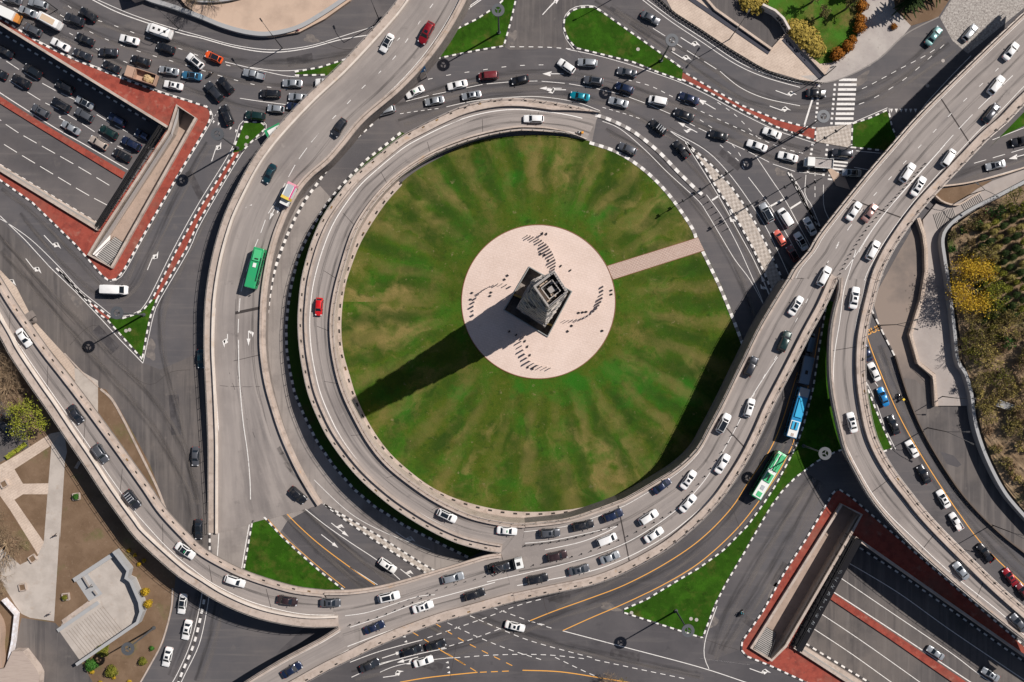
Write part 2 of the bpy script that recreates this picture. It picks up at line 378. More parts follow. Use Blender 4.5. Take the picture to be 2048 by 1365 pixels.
patch('road_surface', [(590, 960), (612, 1010), (780, 1175), (1000, 1175), (1090, 1175), (1250, 1150), (1380, 1060), (1470, 970), (1530, 880), (1560, 900), (1530, 1000), (1440, 1100), (1250, 1215), (1250, 1228), (1405, 1280), (1412, 1365), (700, 1420), (480, 1420), (560, 1300), (690, 1180), (640, 1140), (565, 1062)], M_asph_new, 0.005)
patch('road_surface', [(1100, 95), (1215, 110), (1310, 143), (1420, 195), (1552, 254), (1635, 285), (1700, 300), (1690, 440), (1640, 520), (1575, 590), (1545, 560), (1480, 430), (1400, 330), (1320, 265), (1200, 225), (1050, 195), (900, 208), (800, 250), (770, 215), (830, 150), (930, 115)], M_asph, 0.006)
patch('road_surface', [(1400, 1330), (1480, 1300), (1540, 1330), (1620, 1365), (1700, 1420), (1400, 1420)], M_asph_new, 0.0065)
patch('road_surface', [(1735, 620), (1790, 720), (1812, 800), (1900, 960), (2060, 1140), (2060, 1260), (1940, 1120), (1800, 960), (1740, 840), (1728, 740)], M_asph, 0.007)
M_cobble = mat('cobble', [(0.30, 0.27, 0.25), ((0.42, 0.39, 0.36), 2.2, 0.48, 0.56, 1.0), ((0.17, 0.15, 0.14), 3.4, 0.55, 0.62, 1.0)], 0.9, bump=0.4, bscale=6)
patch('cobbled_road', [(1880, 36), (1915, -20), (2080, -20), (2080, -10), (1936, 108), (1905, 82)], M_cobble, 0.009)
M_tan = mat('tan_paving', [(0.50, 0.40, 0.33), ((0.58, 0.47, 0.39), 0.25, 0.42, 0.6, 1.0), ((0.40, 0.31, 0.25), 0.9, 0.55, 0.7, 0.6)], 0.9, bump=0.15, bscale=8)
M_dirt = mat('dirt', [(0.145, 0.092, 0.056), ((0.19, 0.125, 0.08), 0.2, 0.4, 0.62, 1.0), ((0.10, 0.11, 0.035), 0.16, 0.57, 0.72, 0.7), ((0.29, 0.21, 0.15), 1.6, 0.6, 0.75, 0.5), ((0.09, 0.055, 0.035), 0.9, 0.58, 0.75, 0.5)], 0.95, bump=0.4, bscale=5)
M_sand = mat('sand', [(0.50, 0.37, 0.285), ((0.42, 0.31, 0.24), 0.2, 0.45, 0.65, 1.0), ((0.56, 0.46, 0.37), 1.2, 0.6, 0.75, 0.5)], 0.95, bump=0.2, bscale=6)
# ------------------------------------------------------------------ traffic islands
M_grass = grass_mat('grass', (0.022, 0.066, 0.004), (0.034, 0.105, 0.006), (0.10, 0.095, 0.022), 0.22, dryamt=0.55)
def island(pts, fill, name='traffic_island', kerb=True, smooth=False, holes=None, h=0.13, closed=True, kerbpts=None, fillname='surface', inner=0.35, kw=0.38):
    P = ccw(PX(pts, 0, smooth))
    root = empty(name, kind='structure')
    I = lift(P, h)
    sheet(fillname, I, [lift(x, h) for x in (holes or [])], fill, 0.0, root, None)
    b = MB()
    for p, q in zip(P, P[1:] + P[:1]): b.face([p, q, q + Vector((0, 0, h)), p + Vector((0, 0, h))])
    b.build('edge', M_kgrey, root)
    if kerb:
        ks = [P] if kerbpts is None else [PL(k, 0, smooth) for k in kerbpts]
        kb = MB()
        for k in ks:
            if kerbpts is None: kerb_strip(kb, k, kw, h + 0.04, 1, True)
            else: kerb_strip(kb, k, kw, h + 0.04, 1)
        kb.build('kerb', [M_kwhite, M_kblack], root)
    return root

# central lawn: the big disc
LC = W(1077, 604)
lawn_pts = [(1050, 271), (950, 284), (875, 318), (815, 355), (762, 410), (720, 475), (697, 530), (684, 575), (676, 640), (679, 700), (692, 750), (708, 800), (735, 855), (770, 905), (812, 945), (860, 980), (920, 1008), (1000, 1027), (1100, 1030), (1200, 1012), (1290, 975), (1370, 915), (1430, 850), (1465, 780), (1487, 705), (1489, 688), (1470, 638), (1442, 570), (1408, 500), (1395, 473), (1385, 452), (1340, 388), (1290, 338), (1235, 302), (1180, 283), (1120, 273)]
M_lawn = grass_mat('lawn_grass', (0.064, 0.090, 0.009), (0.036, 0.112, 0.008), (0.15, 0.12, 0.035), 0.10, polar=tuple(LC), dryamt=0.8)
cl = empty('central_lawn', kind='structure')
sheet('turf', ccw(PX(lawn_pts, 0.12, True)), [lift(P_MON, 0.12)], M_lawn, 0.12, cl, None)
kb = MB()
kp = PL([(1489, 690), (1470, 640), (1442, 572), (1408, 502)], 0, True)
kerb_strip(kb, kp, 0.75, 0.2, 1, seg=1.15)
kp = PL([(1395, 476), (1385, 452), (1340, 388), (1290, 338), (1235, 302), (1180, 283)], 0, True)
kerb_strip(kb, kp, 0.75, 0.2, 1, seg=1.15)
kb.build('kerb', [M_kwhite, M_kgrey], cl)
M_plaza = mat('pink_paving', [(0.60, 0.47, 0.405), ((0.66, 0.525, 0.46), 0.12, 0.4, 0.62, 1.0), ((0.5, 0.385, 0.32), 0.5, 0.58, 0.72, 0.4), ((0.70, 0.57, 0.51), 2.5, 0.5, 0.6, 0.5)], 0.9, bump=0.05, bscale=6)
M_brickpath = mat('brick_path', [(0.52, 0.39, 0.33), ((0.44, 0.31, 0.26), 1.8, 0.45, 0.6, 0.9, (0.3, 1, 5)), ((0.6, 0.48, 0.42), 2.5, 0.55, 0.7, 0.7)], 0.9)
M_rust = mat('rust_edge', [(0.20, 0.09, 0.05)], 0.8)
rr = 153 * GSD
disc = [LC + Vector((rr * math.cos(2 * math.pi * i / 160), rr * math.sin(2 * math.pi * i / 160), 0)) for i in range(160)]
pit_px = [(1059, 536), (1009, 620), (1095, 672), (1142, 584)]
pit = [W(*p) for p in pit_px]
plaza = empty('plaza', kind='structure')
pz = 0.18
def add_joints(m, scale, dark, rot=0.0):
    nt = m.node_tree; b = nt.nodes['Principled BSDF']; l = b.inputs['Base Color'].links[0].from_socket
    g = nt.nodes.new('ShaderNodeNewGeometry'); mp = nt.nodes.new('ShaderNodeMapping'); mp.inputs['Rotation'].default_value = (0, 0, rot); nt.links.new(g.outputs['Position'], mp.inputs[0])
    bk = nt.nodes.new('ShaderNodeTexBrick'); bk.inputs['Scale'].default_value = scale; bk.inputs['Color1'].default_value = (1, 1, 1, 1); bk.inputs['Color2'].default_value = (.97, .965, .96, 1); bk.inputs['Mortar'].default_value = (dark, dark, dark, 1); bk.inputs['Mortar Size'].default_value = .03
    nt.links.new(mp.outputs[0], bk.inputs['Vector']); mx = nt.nodes.new('ShaderNodeMix'); mx.data_type = 'RGBA'; mx.blend_type = 'MULTIPLY'; mx.inputs[0].default_value = 1.0
    nt.links.new(l, mx.inputs[6]); nt.links.new(bk.outputs['Color'], mx.inputs[7]); nt.links.new(mx.outputs[2], b.inputs['Base Color'])
add_joints(M_plaza, 0.45, 0.9, 0.3); add_joints(M_brickpath, 0.7, 0.6, -0.3); add_joints(M_tan, 0.45, 0.85, -0.55)
sheet('paving', lift(disc, pz), [lift(pit, pz)], M_plaza, 0.0, plaza, None)
b = MB(); strip(b, disc, (0.0, -0.18), (-0.1, pz + 0.05), True); b.build('steel_edge', M_rust, plaza)
pp = [W(1396, 476), W(1408, 501), W(1226, 559), W(1214, 533)]
sheet('path', lift(ccw(pp), 0.16), None, M_brickpath, 0.1)['kind'] = 'structure'
pb = MB(); 
for a, c in ((W(1396, 476, .16), W(1214, 533, .16)), (W(1226, 559, .16), W(1408, 501, .16))): strip(pb, [a, c], (0, -0.14), (-0.05, 0.05))
o = pb.build('path_edging', M_rust); o['kind'] = 'structure'

# street islands
island([(858, 124), (900, 114), (955, 103), (1009, 94), (1023, 45), (1036, -12), (1016, -12), (995, 10), (954, 37), (899, 64), (850, 85), (840, 128)], M_grass, kerbpts=[[(858, 123), (900, 114), (955, 103), (1009, 94), (1023, 45), (1036, -12)], [(1016, -12), (995, 10), (954, 37), (899, 64)]])
tear = [(1129, 55), (1130, 40), (1143, 24), (1162, 17), (1186, 16), (1202, 25), (1270, 73), (1330, 115), (1366, 141), (1363, 160), (1310, 141), (1266, 123), (1205, 108), (1152, 95), (1136, 76)]
island(tear, M_grass, smooth=False, kerbpts=[[(1363, 160), (1310, 141), (1266, 123), (1205, 108), (1152, 95), (1136, 76), (1129, 55), (1130, 40), (1143, 24), (1162, 17), (1186, 16), (1202, 25), (1270, 73), (1330, 115), (1366, 141)][::-1][::-1]])
island([(1366, 142), (1420, 174), (1486, 211), (1552, 237), (1600, 250), (1633, 256), (1631, 283), (1598, 272), (1550, 255), (1486, 224), (1420, 188), (1363, 161)], M_red, kerbpts=[[(1363, 161), (1420, 188), (1486, 224), (1550, 255), (1598, 272), (1631, 283), (1633, 256), (1600, 250), (1552, 237), (1486, 211), (1420, 174), (1366, 142)]])
def checker(name, c1, c2, scale, rot):
    m = bpy.data.materials.new(name); m.use_nodes = True; nt = m.node_tree; b = nt.nodes['Principled BSDF']
    g = nt.nodes.new('ShaderNodeNewGeometry'); mp = nt.nodes.new('ShaderNodeMapping'); mp.inputs['Rotation'].default_value = (0, 0, rot)
    mp.inputs['Location'].default_value = (0, 0, 0.3)
    ck = nt.nodes.new('ShaderNodeTexChecker'); ck.inputs['Scale'].default_value = scale; ck.inputs['Color1'].default_value = (*c1, 1); ck.inputs['Color2'].default_value = (*c2, 1)
    n = nt.nodes.new('ShaderNodeTexNoise'); n.inputs['Scale'].default_value = 1.5
    mx = nt.nodes.new('ShaderNodeMix'); mx.data_type = 'RGBA'; mx.blend_type = 'MULTIPLY'; mx.inputs[0].default_value = 0.6
    cr = nt.nodes.new('ShaderNodeMapRange'); cr.inputs['From Min'].default_value = 0.3; cr.inputs['From Max'].default_value = 0.7; cr.inputs['To Min'].default_value = 0.6; cr.inputs['To Max'].default_value = 1.2
    nt.links.new(g.outputs['Position'], mp.inputs[0]); nt.links.new(mp.outputs[0], ck.inputs['Vector']); nt.links.new(ck.outputs['Color'], mx.inputs[6])
    nt.links.new(g.outputs['Position'], n.inputs['Vector']); nt.links.new(n.outputs['Fac'], cr.inputs['Value']); nt.links.new(cr.outputs[0], mx.inputs[7])
    nt.links.new(mx.outputs[2], b.inputs['Base Color']); b.inputs['Roughness'].default_value = 0.85
    return m
M_check = checker('checker_tile', (0.50, 0.44, 0.39), (0.38, 0.325, 0.28), 1.6, 0.6)
island([(1633, 256), (1706, 249), (1704, 297), (1631, 284)], M_check, kerb=False)
island([(1706, 249), (1740, 238), (1775, 222), (1782, 255), (1797, 288), (1765, 303), (1704, 297)], M_grass, kerbpts=[[(1704, 297), (1706, 249), (1740, 238), (1775, 222), (1782, 255), (1797, 288)][::-1][::-1], [(1765, 303), (1704, 297)][::-1]])
island([(1650, 330), (1690, 355), (1700, 380), (1672, 372)], M_sand, kerb=False)
# checkered splitter strip right of the ring
ctop = [(1372, 284), (1400, 308), (1430, 335), (1462, 370), (1490, 410), (1512, 445), (1535, 490), (1556, 535), (1575, 580)]
cbot = [(1372, 286), (1392, 314), (1410, 340), (1432, 378), (1460, 420), (1482, 458), (1505, 500), (1528, 550), (1548, 600)]
island(ctop + [(1580, 620)] + cbot[::-1], M_check, kerbpts=[ctop[::-1], cbot], kw=0.42)
# two kerb rows between ring foot and outer lanes
kb = MB()
kp = PL([(1190, 234), (1215, 242), (1262, 265), (1312, 304), (1352, 345), (1392, 384), (1402, 392)], 0, True)
kerb_strip(kb, kp, 0.8, 0.2, 1, seg=1.25)
tag(kb.build('kerb', [M_kwhite, M_kgrey]), kind='structure')
# small west island and its red tail
island([(489, 246), (524, 247), (531, 256), (500, 285), (483, 303), (466, 306), (478, 275)], M_grass, kerbpts=[[(483, 303), (500, 285), (531, 256), (524, 247), (489, 246), (478, 275), (466, 306)][::-1]])
island([(466, 306), (483, 303), (440, 376), (400, 443), (374, 500), (316, 599), (303, 599), (352, 500), (400, 413), (430, 366)], M_red, kerbpts=[[(303, 599), (352, 500), (400, 413), (430, 366), (466, 306)][::-1], [(483, 303), (440, 376), (400, 443), (374, 500), (316, 599)][::-1]])
island([(303, 599), (316, 599), (303, 632), (294, 676), (286, 722), (237, 667), (215, 642), (222, 634), (243, 636), (264, 630), (286, 619)], M_grass, kerbpts=[[(316, 599), (303, 632), (294, 676), (286, 722), (237, 667), (215, 642)][::-1], [(222, 634), (243, 636), (264, 630), (286, 619), (303, 599)][::-1]])
island([(112, 538), (121, 541), (160, 585), (204, 620), (222, 634), (215, 642), (198, 630), (150, 577)], M_red, kerbpts=[[(215, 642), (198, 630), (150, 577), (112, 538)][::-1], [(121, 541), (160, 585), (204, 620), (222, 634)][::-1]])
# south-west grass wedge
island([(513, 1015), (536, 1040), (565, 1072), (600, 1105), (642, 1142), (690, 1180), (640, 1196), (592, 1188), (537, 1172), (484, 1152), (495, 1090), (503, 1045)], M_grass, kerbpts=[[(513, 1015), (536, 1040), (565, 1072), (600, 1105), (642, 1142), (690, 1180)][::-1], [(484, 1152), (495, 1090), (503, 1045), (513, 1015)][::-1]])
# checkered wedge between the ring foot lane and the inner lane
up = [(650, 1008), (702, 1038), (753, 1067), (807, 1102), (852, 1130), (885, 1148)]
lo = [(647, 1010), (700, 1049), (753, 1085), (807, 1120), (850, 1147), (872, 1165)]
island(up + lo[::-1], M_check, kerbpts=[up[::-1], lo])
# east grass under and beside the flyover branch
island([(1652, 600), (1644, 650), (1633, 720), (1624, 779), (1604, 855), (1591, 891), (1573, 926), (1547, 974), (1525, 1007), (1494, 1050), (1446, 1099), (1398, 1134), (1344, 1166), (1291, 1198), (1248, 1217), (1248, 1227), (1300, 1244), (1406, 1278), (1411, 1262), (1432, 1209), (1453, 1168), (1491, 1104), (1520, 1053), (1542, 1016), (1564, 985), (1591, 957), (1635, 924), (1670, 906), (1700, 896), (1690, 850), (1680, 780), (1680, 700), (1685, 610)], M_grass,
       kerbpts=[[(1652, 600), (1644, 650), (1633, 720), (1624, 779), (1604, 855), (1591, 891), (1573, 926), (1547, 974), (1525, 1007), (1494, 1050), (1446, 1099), (1398, 1134), (1344, 1166), (1291, 1198), (1248, 1217)], [(1248, 1227), (1300, 1244), (1406, 1278), (1432, 1209), (1453, 1168), (1491, 1104), (1520, 1053), (1542, 1016), (1564, 985), (1591, 957), (1635, 924), (1670, 906), (1700, 896)]])
island([(1728, 740), (1736, 775), (1750, 812), (1772, 865), (1787, 898), (1766, 905), (1745, 880), (1720, 800)], M_grass, kerbpts=[[(1728, 740), (1736, 775), (1750, 812), (1772, 865), (1787, 898), (1766, 905)][::-1]])
# grass between the ring and the lane around it
kl = [(800, 264), (774, 285), (734, 316), (703, 347), (675, 377), (651, 408), (629, 443), (609, 481), (593, 518), (580, 573), (574, 612), (570, 654), (571, 700), (577, 740), (587, 787), (605, 830), (631, 883), (666, 934), (706, 980), (750, 1017), (767, 1027), (807, 1053), (860, 1080), (935, 1117)]
inn = [(990, 1090), (900, 1060), (820, 1010), (760, 965), (700, 895), (660, 830), (635, 760), (625, 690), (628, 620), (645, 540), (680, 460), (730, 390), (800, 320), (850, 280)]
island(kl + inn, mat('grass_dark', [(0.03, 0.07, 0.006), ((0.06, 0.05, 0.02), 0.3, 0.5, 0.7, 0.7)], 0.95), kerbpts=[kl], kw=0.6)
# left kerb of that lane
kb = MB()
kp = PL([(747, 250), (712, 281), (686, 307), (659, 338), (637, 369), (615, 399), (598, 428), (582, 461), (569, 492), (554, 535), (545, 573), (538, 623), (534, 665), (532, 709)], 0, True)
kerb_strip(kb, kp, -0.6, 0.2, 1, seg=0.95)
kp = PL([(418, 1062), (418, 1108)], 0); kerb_strip(kb, kp, 0.4, 0.2)
tag(kb.build('kerb', [M_kwhite, M_kblack]), kind='structure')
# double row kerb at the lower edge of the park lane
kb = MB()
kp = PL([(410, 1180), (400, 1230), (385, 1290), (362, 1345), (350, 1380)], 0, True); kerb_strip(kb, kp, 0.55, 0.15, seg=1.1)
tag(kb.build('kerb', [M_kwhite, M_kblack]), kind='structure')
# kerb at the top: gore next to the west viaduct
island([(590, 146), (640, 137), (700, 118), (700, 150), (600, 153)], M_grass, kerbpts=[[(590, 146), (640, 137), (700, 118)], [(590, 153), (650, 152)]])

# ------------------------------------------------------------------ underpass islands (red paving, cuttings, walls)
nw_out = [(-190, -75), (-60, 5), (13, 46), (75, 86), (143, 119), (211, 146), (259, 165), (321, 187), (385, 207), (414, 216), (421, 226), (418, 242), (400, 274), (352, 355), (286, 470), (246, 541), (232, 557), (218, 560), (205, 549), (154, 490), (66, 404), (0, 358), (-60, 318), (-190, 225)]
island(nw_out, M_red, holes=[H_NW, P_NW], kerbpts=[nw_out[::-1][::-1][1:-1]], kw=0.4)
se_out = [(1678, 981), (1700, 995), (1780, 1064), (1860, 1134), (1941, 1203), (2048, 1294), (2120, 1355), (2290, 1489), (2290, 1810), (1700, 1408), (1619, 1366), (1539, 1329), (1494, 1311), (1484, 1299), (1486, 1283), (1528, 1222), (1571, 1144), (1614, 1078), (1657, 1005), (1668, 985)]
island(se_out, M_red, holes=[H_SE, P_SE], kerbpts=[se_out[:7][::-1][::-1], se_out[8:] + [se_out[0]]], kw=0.4)

def cutting(name, H, which, label, along):
    root = empty(name, label=label, cat='underpass')
    za = [zux(which, p.x) for p in H]
    fl = [Vector((p.x, p.y, z)) for p, z in zip(H, za)]
    # floor extends under the portal
    b = MB()
    if which == 'NW':
        d = (fl[1] - fl[0]).normalized() * 14; b.face([fl[0], fl[3], fl[2], fl[1]]); b.face([fl[1], fl[2], fl[2] + d, fl[1] + d])
        port = (1, 2)
    else:
        d = (fl[0] - fl[1]).normalized() * 14; b.face([fl[0], fl[3], fl[2], fl[1]]); b.face([fl[0] + d, fl[3] + d, fl[3], fl[0]])
        port = (3, 0)
    b.build('roadway', M_asph if which == 'NW' else M_asph_dusty, root)
    w = MB()
    n = 4
    for i in range(n):
        j = (i + 1) % n
        top = [Vector((H[i].x, H[i].y, 0.13)), Vector((H[j].x, H[j].y, 0.13))]
        if (i, j) == port: 
            w.face([top[0] - Vector((0, 0, 1.2)), top[1] - Vector((0, 0, 1.2)), top[1], top[0]])
        elif {i, j} != ({0, 3} if which == 'NW' else {1, 2}):
            w.face([top[0], top[1], fl[j] - Vector((0, 0, 0.3)), fl[i] - Vector((0, 0, 0.3))])
    w.build('retaining_wall', M_greyconc, root)
    return root, fl
nwr, nwf = cutting('underpass', H_NW, 'NW', 'sunken road with jammed cars between walls and red paving', 0)
ser, sef = cutting('underpass', H_SE, 'SE', 'sunken road with two cars, half in shadow, beside the flyover branch', 0)
# parapets round the cuttings
for root, segs in ((nwr, [(H_NW[0], H_NW[1]), (H_NW[2], H_NW[3])]), (ser, [(H_SE[0], H_SE[1]), (H_SE[2], H_SE[3])])):
    for a, c in segs:
        b = MB(); strip(b, [lift([a], 0)[0], lift([c], 0)[0]], (-0.1, 0.5), (-0.6, 0.95)); b.build('parapet', M_conc, root)
# ledge + kerbs on the floors
def zpt(which, px, py):
    return W(px, py, zu(which, px, py))
def floor_kerb(which, pts, w, root, seg=1.0, nm='kerb'):
    b = MB(); kerb_strip(b, [zpt(which, *p) for p in pts], w, 0.2, 1, seg=seg); b.build(nm, [M_kwhite, M_kblack], root)
floor_kerb('NW', [(-100, -2), (0, 63), (300, 243)], -0.4, nwr)
floor_kerb('NW', [(-100, 265), (0, 328), (198, 446)], -0.4, nwr)
floor_kerb('SE', [(1706, 1085), (1800, 1146), (2048, 1322), (2120, 1370)], -0.4, ser)
floor_kerb('SE', [(1596, 1280), (1702, 1345), (1760, 1380)], 0.4, ser)
def ledge(which, pts1, pts2, root, nm, mt, h=0.2):
    A = [zpt(which, *p) + Vector((0, 0, h)) for p in pts1]; B = [zpt(which, *p) + Vector((0, 0, h)) for p in pts2]
    b = MB()
    for i in range(len(A) - 1):
        b.face([A[i], B[i], B[i + 1], A[i + 1]]); b.face([A[i], A[i + 1], A[i + 1] - Vector((0, 0, h)), A[i] - Vector((0, 0, h))]); b.face([B[i + 1], B[i], B[i] - Vector((0, 0, h)), B[i + 1] - Vector((0, 0, h))])
    b.build(nm, mt, root)
ledge('NW', [(-100, 266), (0, 329), (198, 447)], [(-100, 285), (0, 345), (195, 462)], nwr, 'walkway', M_conc, 1.0)
ledge('NW', [(-100, 138), (0, 193), (77, 242), (252, 346)], [(-100, 152), (0, 207), (77, 255), (246, 358)], nwr, 'median', M_red, 0.35)
ledge('SE', [(1656, 1180), (1780, 1262), (1922, 1357), (2120, 1490)], [(1648, 1190), (1775, 1275), (1905, 1365), (2100, 1500)], ser, 'median', M_red, 0.35)
ledge('SE', [(1594, 1283), (1700, 1348), (1800, 1412)], [(1580, 1290), (1690, 1360), (1790, 1425)], ser, 'walkway', M_conc, 1.0)

# stair pits
def stair_pit(P, depth, label, north, steps_at, white):
    root = empty('pedestrian_subway', label=label, cat='subway entrance')
    P = ccw(P); F = [p - Vector((0, 0, depth)) for p in P]
    sheet('floor', lift(F, -depth), None, mat('pit_floor', [(0.33, 0.25, 0.205), ((0.38, 0.29, 0.24), .3, .4, .6, 1), ((.24, .19, .16), .9, .55, .7, .7)], .9), 0, root, None)
    b = MB()
    for i in range(len(P)):
        j = (i + 1) % len(P); b.face([P[i] + Vector((0, 0, .13)), F[i], F[j], P[j] + Vector((0, 0, .13))])
    b.build('pit_wall', mat('pit_wall', [(0.36, 0.31, 0.275), ((.25, .21, .19), .8, .5, .7, .8)], 0.85), root)
    b = MB(); strip(b, P, (-0.0, -0.6), (-0.3, 1.0), True); b.build('parapet', M_conc, root)
    a, c, wd, n = steps_at       # from top of stairs to foot, width
    d = (c - a) / n; s = Vector((-(c - a).y, (c - a).x, 0)).normalized() * wd / 2
    b = MB()
    for i in range(n):
        z = -0.15 - (depth - 0.2) * (i / n)
        p = a + d * i; q = a + d * (i + 1)
        pts = [Vector((v.x, v.y, z)) for v in (p + s, p - s, q - s, q + s)]
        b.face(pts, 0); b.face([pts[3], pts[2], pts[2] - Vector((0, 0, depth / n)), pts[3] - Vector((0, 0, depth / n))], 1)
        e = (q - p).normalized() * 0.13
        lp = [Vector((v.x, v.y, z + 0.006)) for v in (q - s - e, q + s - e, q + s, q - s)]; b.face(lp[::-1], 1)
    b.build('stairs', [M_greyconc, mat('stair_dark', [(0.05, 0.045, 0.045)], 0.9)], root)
    b = MB(); 
    for i in range(2):
        o_ = s * (0.98 if i else -0.98); b.path([Vector((a.x, a.y, 0.9)) + o_, Vector((c.x, c.y, -depth + 1.0)) + o_], 0.05)
    b.build('handrail', mat('dark_steel', [(0.03, 0.03, 0.035)], 0.45, 0.6), root)
    return root
pn = stair_pit(P_NW, 3.4, 'open stairwell with long pinkish floor beside the sunken road full of cars', 0, (W(203, 522), W(232, 480), 3.8, 14), True)
ps = stair_pit(P_SE, 3.4, 'open stairwell half in shadow beside the sunken road with two cars', 0, (W(1522, 1306), W(1546, 1266), 3.8, 14), False)
# bright sloped cladding on the road side of the pits
def cladding(pts_top, pts_bot, zt, zb, root, mt):
    A = [W(*p, zt) for p in pts_top]; B = [W(*p, zb) for p in pts_bot]; b = MB()
    for i in range(len(A) - 1): b.face([A[i], B[i], B[i + 1], A[i + 1]])
    b.build('sloped_wall', mt, root)
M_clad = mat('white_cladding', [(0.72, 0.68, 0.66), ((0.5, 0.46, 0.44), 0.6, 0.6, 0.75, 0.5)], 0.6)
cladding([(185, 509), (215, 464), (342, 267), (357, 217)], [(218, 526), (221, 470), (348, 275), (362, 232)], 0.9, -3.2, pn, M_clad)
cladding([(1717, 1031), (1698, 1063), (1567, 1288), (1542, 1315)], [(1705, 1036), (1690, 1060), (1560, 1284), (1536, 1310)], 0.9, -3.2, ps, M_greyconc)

# pipe gantries over the two portals
M_black = mat('black_steel', [(0.022, 0.021, 0.022), ((0.06, 0.045, 0.035), 1.5, 0.6, 0.75, 0.6)], 0.55, 0.4)
def gantry(a, c, out, label):
    root = empty('pipe_gantry', label=label, cat='gantry')
    u = (c - a).normalized(); n = Vector((-u.y, u.x, 0)) * out
    L = (c - a).length
    b = MB()
    for k, (o_, z) in enumerate(((0.1, 1.2), (0.55, 1.6), (1.0, 1.3), (1.45, 0.5), (1.0, 0.1), (0.5, -0.2))):
        b.path([a + n * o_ + Vector((0, 0, z)), c + n * o_ + Vector((0, 0, z))], 0.12, 8)
    b.build('pipe_rack', M_black, root)
    N = int(L / 2.6)
    for i in range(N + 1):
        b = MB()
        p = a + u * (L * i / N)
        b.path([p - n * 1.3 + Vector((0, 0, 0.2)), p + Vector((0, 0, 1.5)), p + n * 1.5 + Vector((0, 0, 0.4))], 0.07, 5)
        b.path([p - n * 1.2 + Vector((0, 0, 0.2)), p + u * 0.9 - n * 0.2 + Vector((0, 0, 0.9))], 0.06, 5)
        b.build('bracket', M_black, root)
    return root
gantry(W(203, 458), W(330, 258), 1, 'black pipe gantry over the mouth of the sunken road full of cars')
gantry(W(1700, 1072), W(1584, 1290), 1, 'black pipe gantry over the mouth of the shaded sunken road')
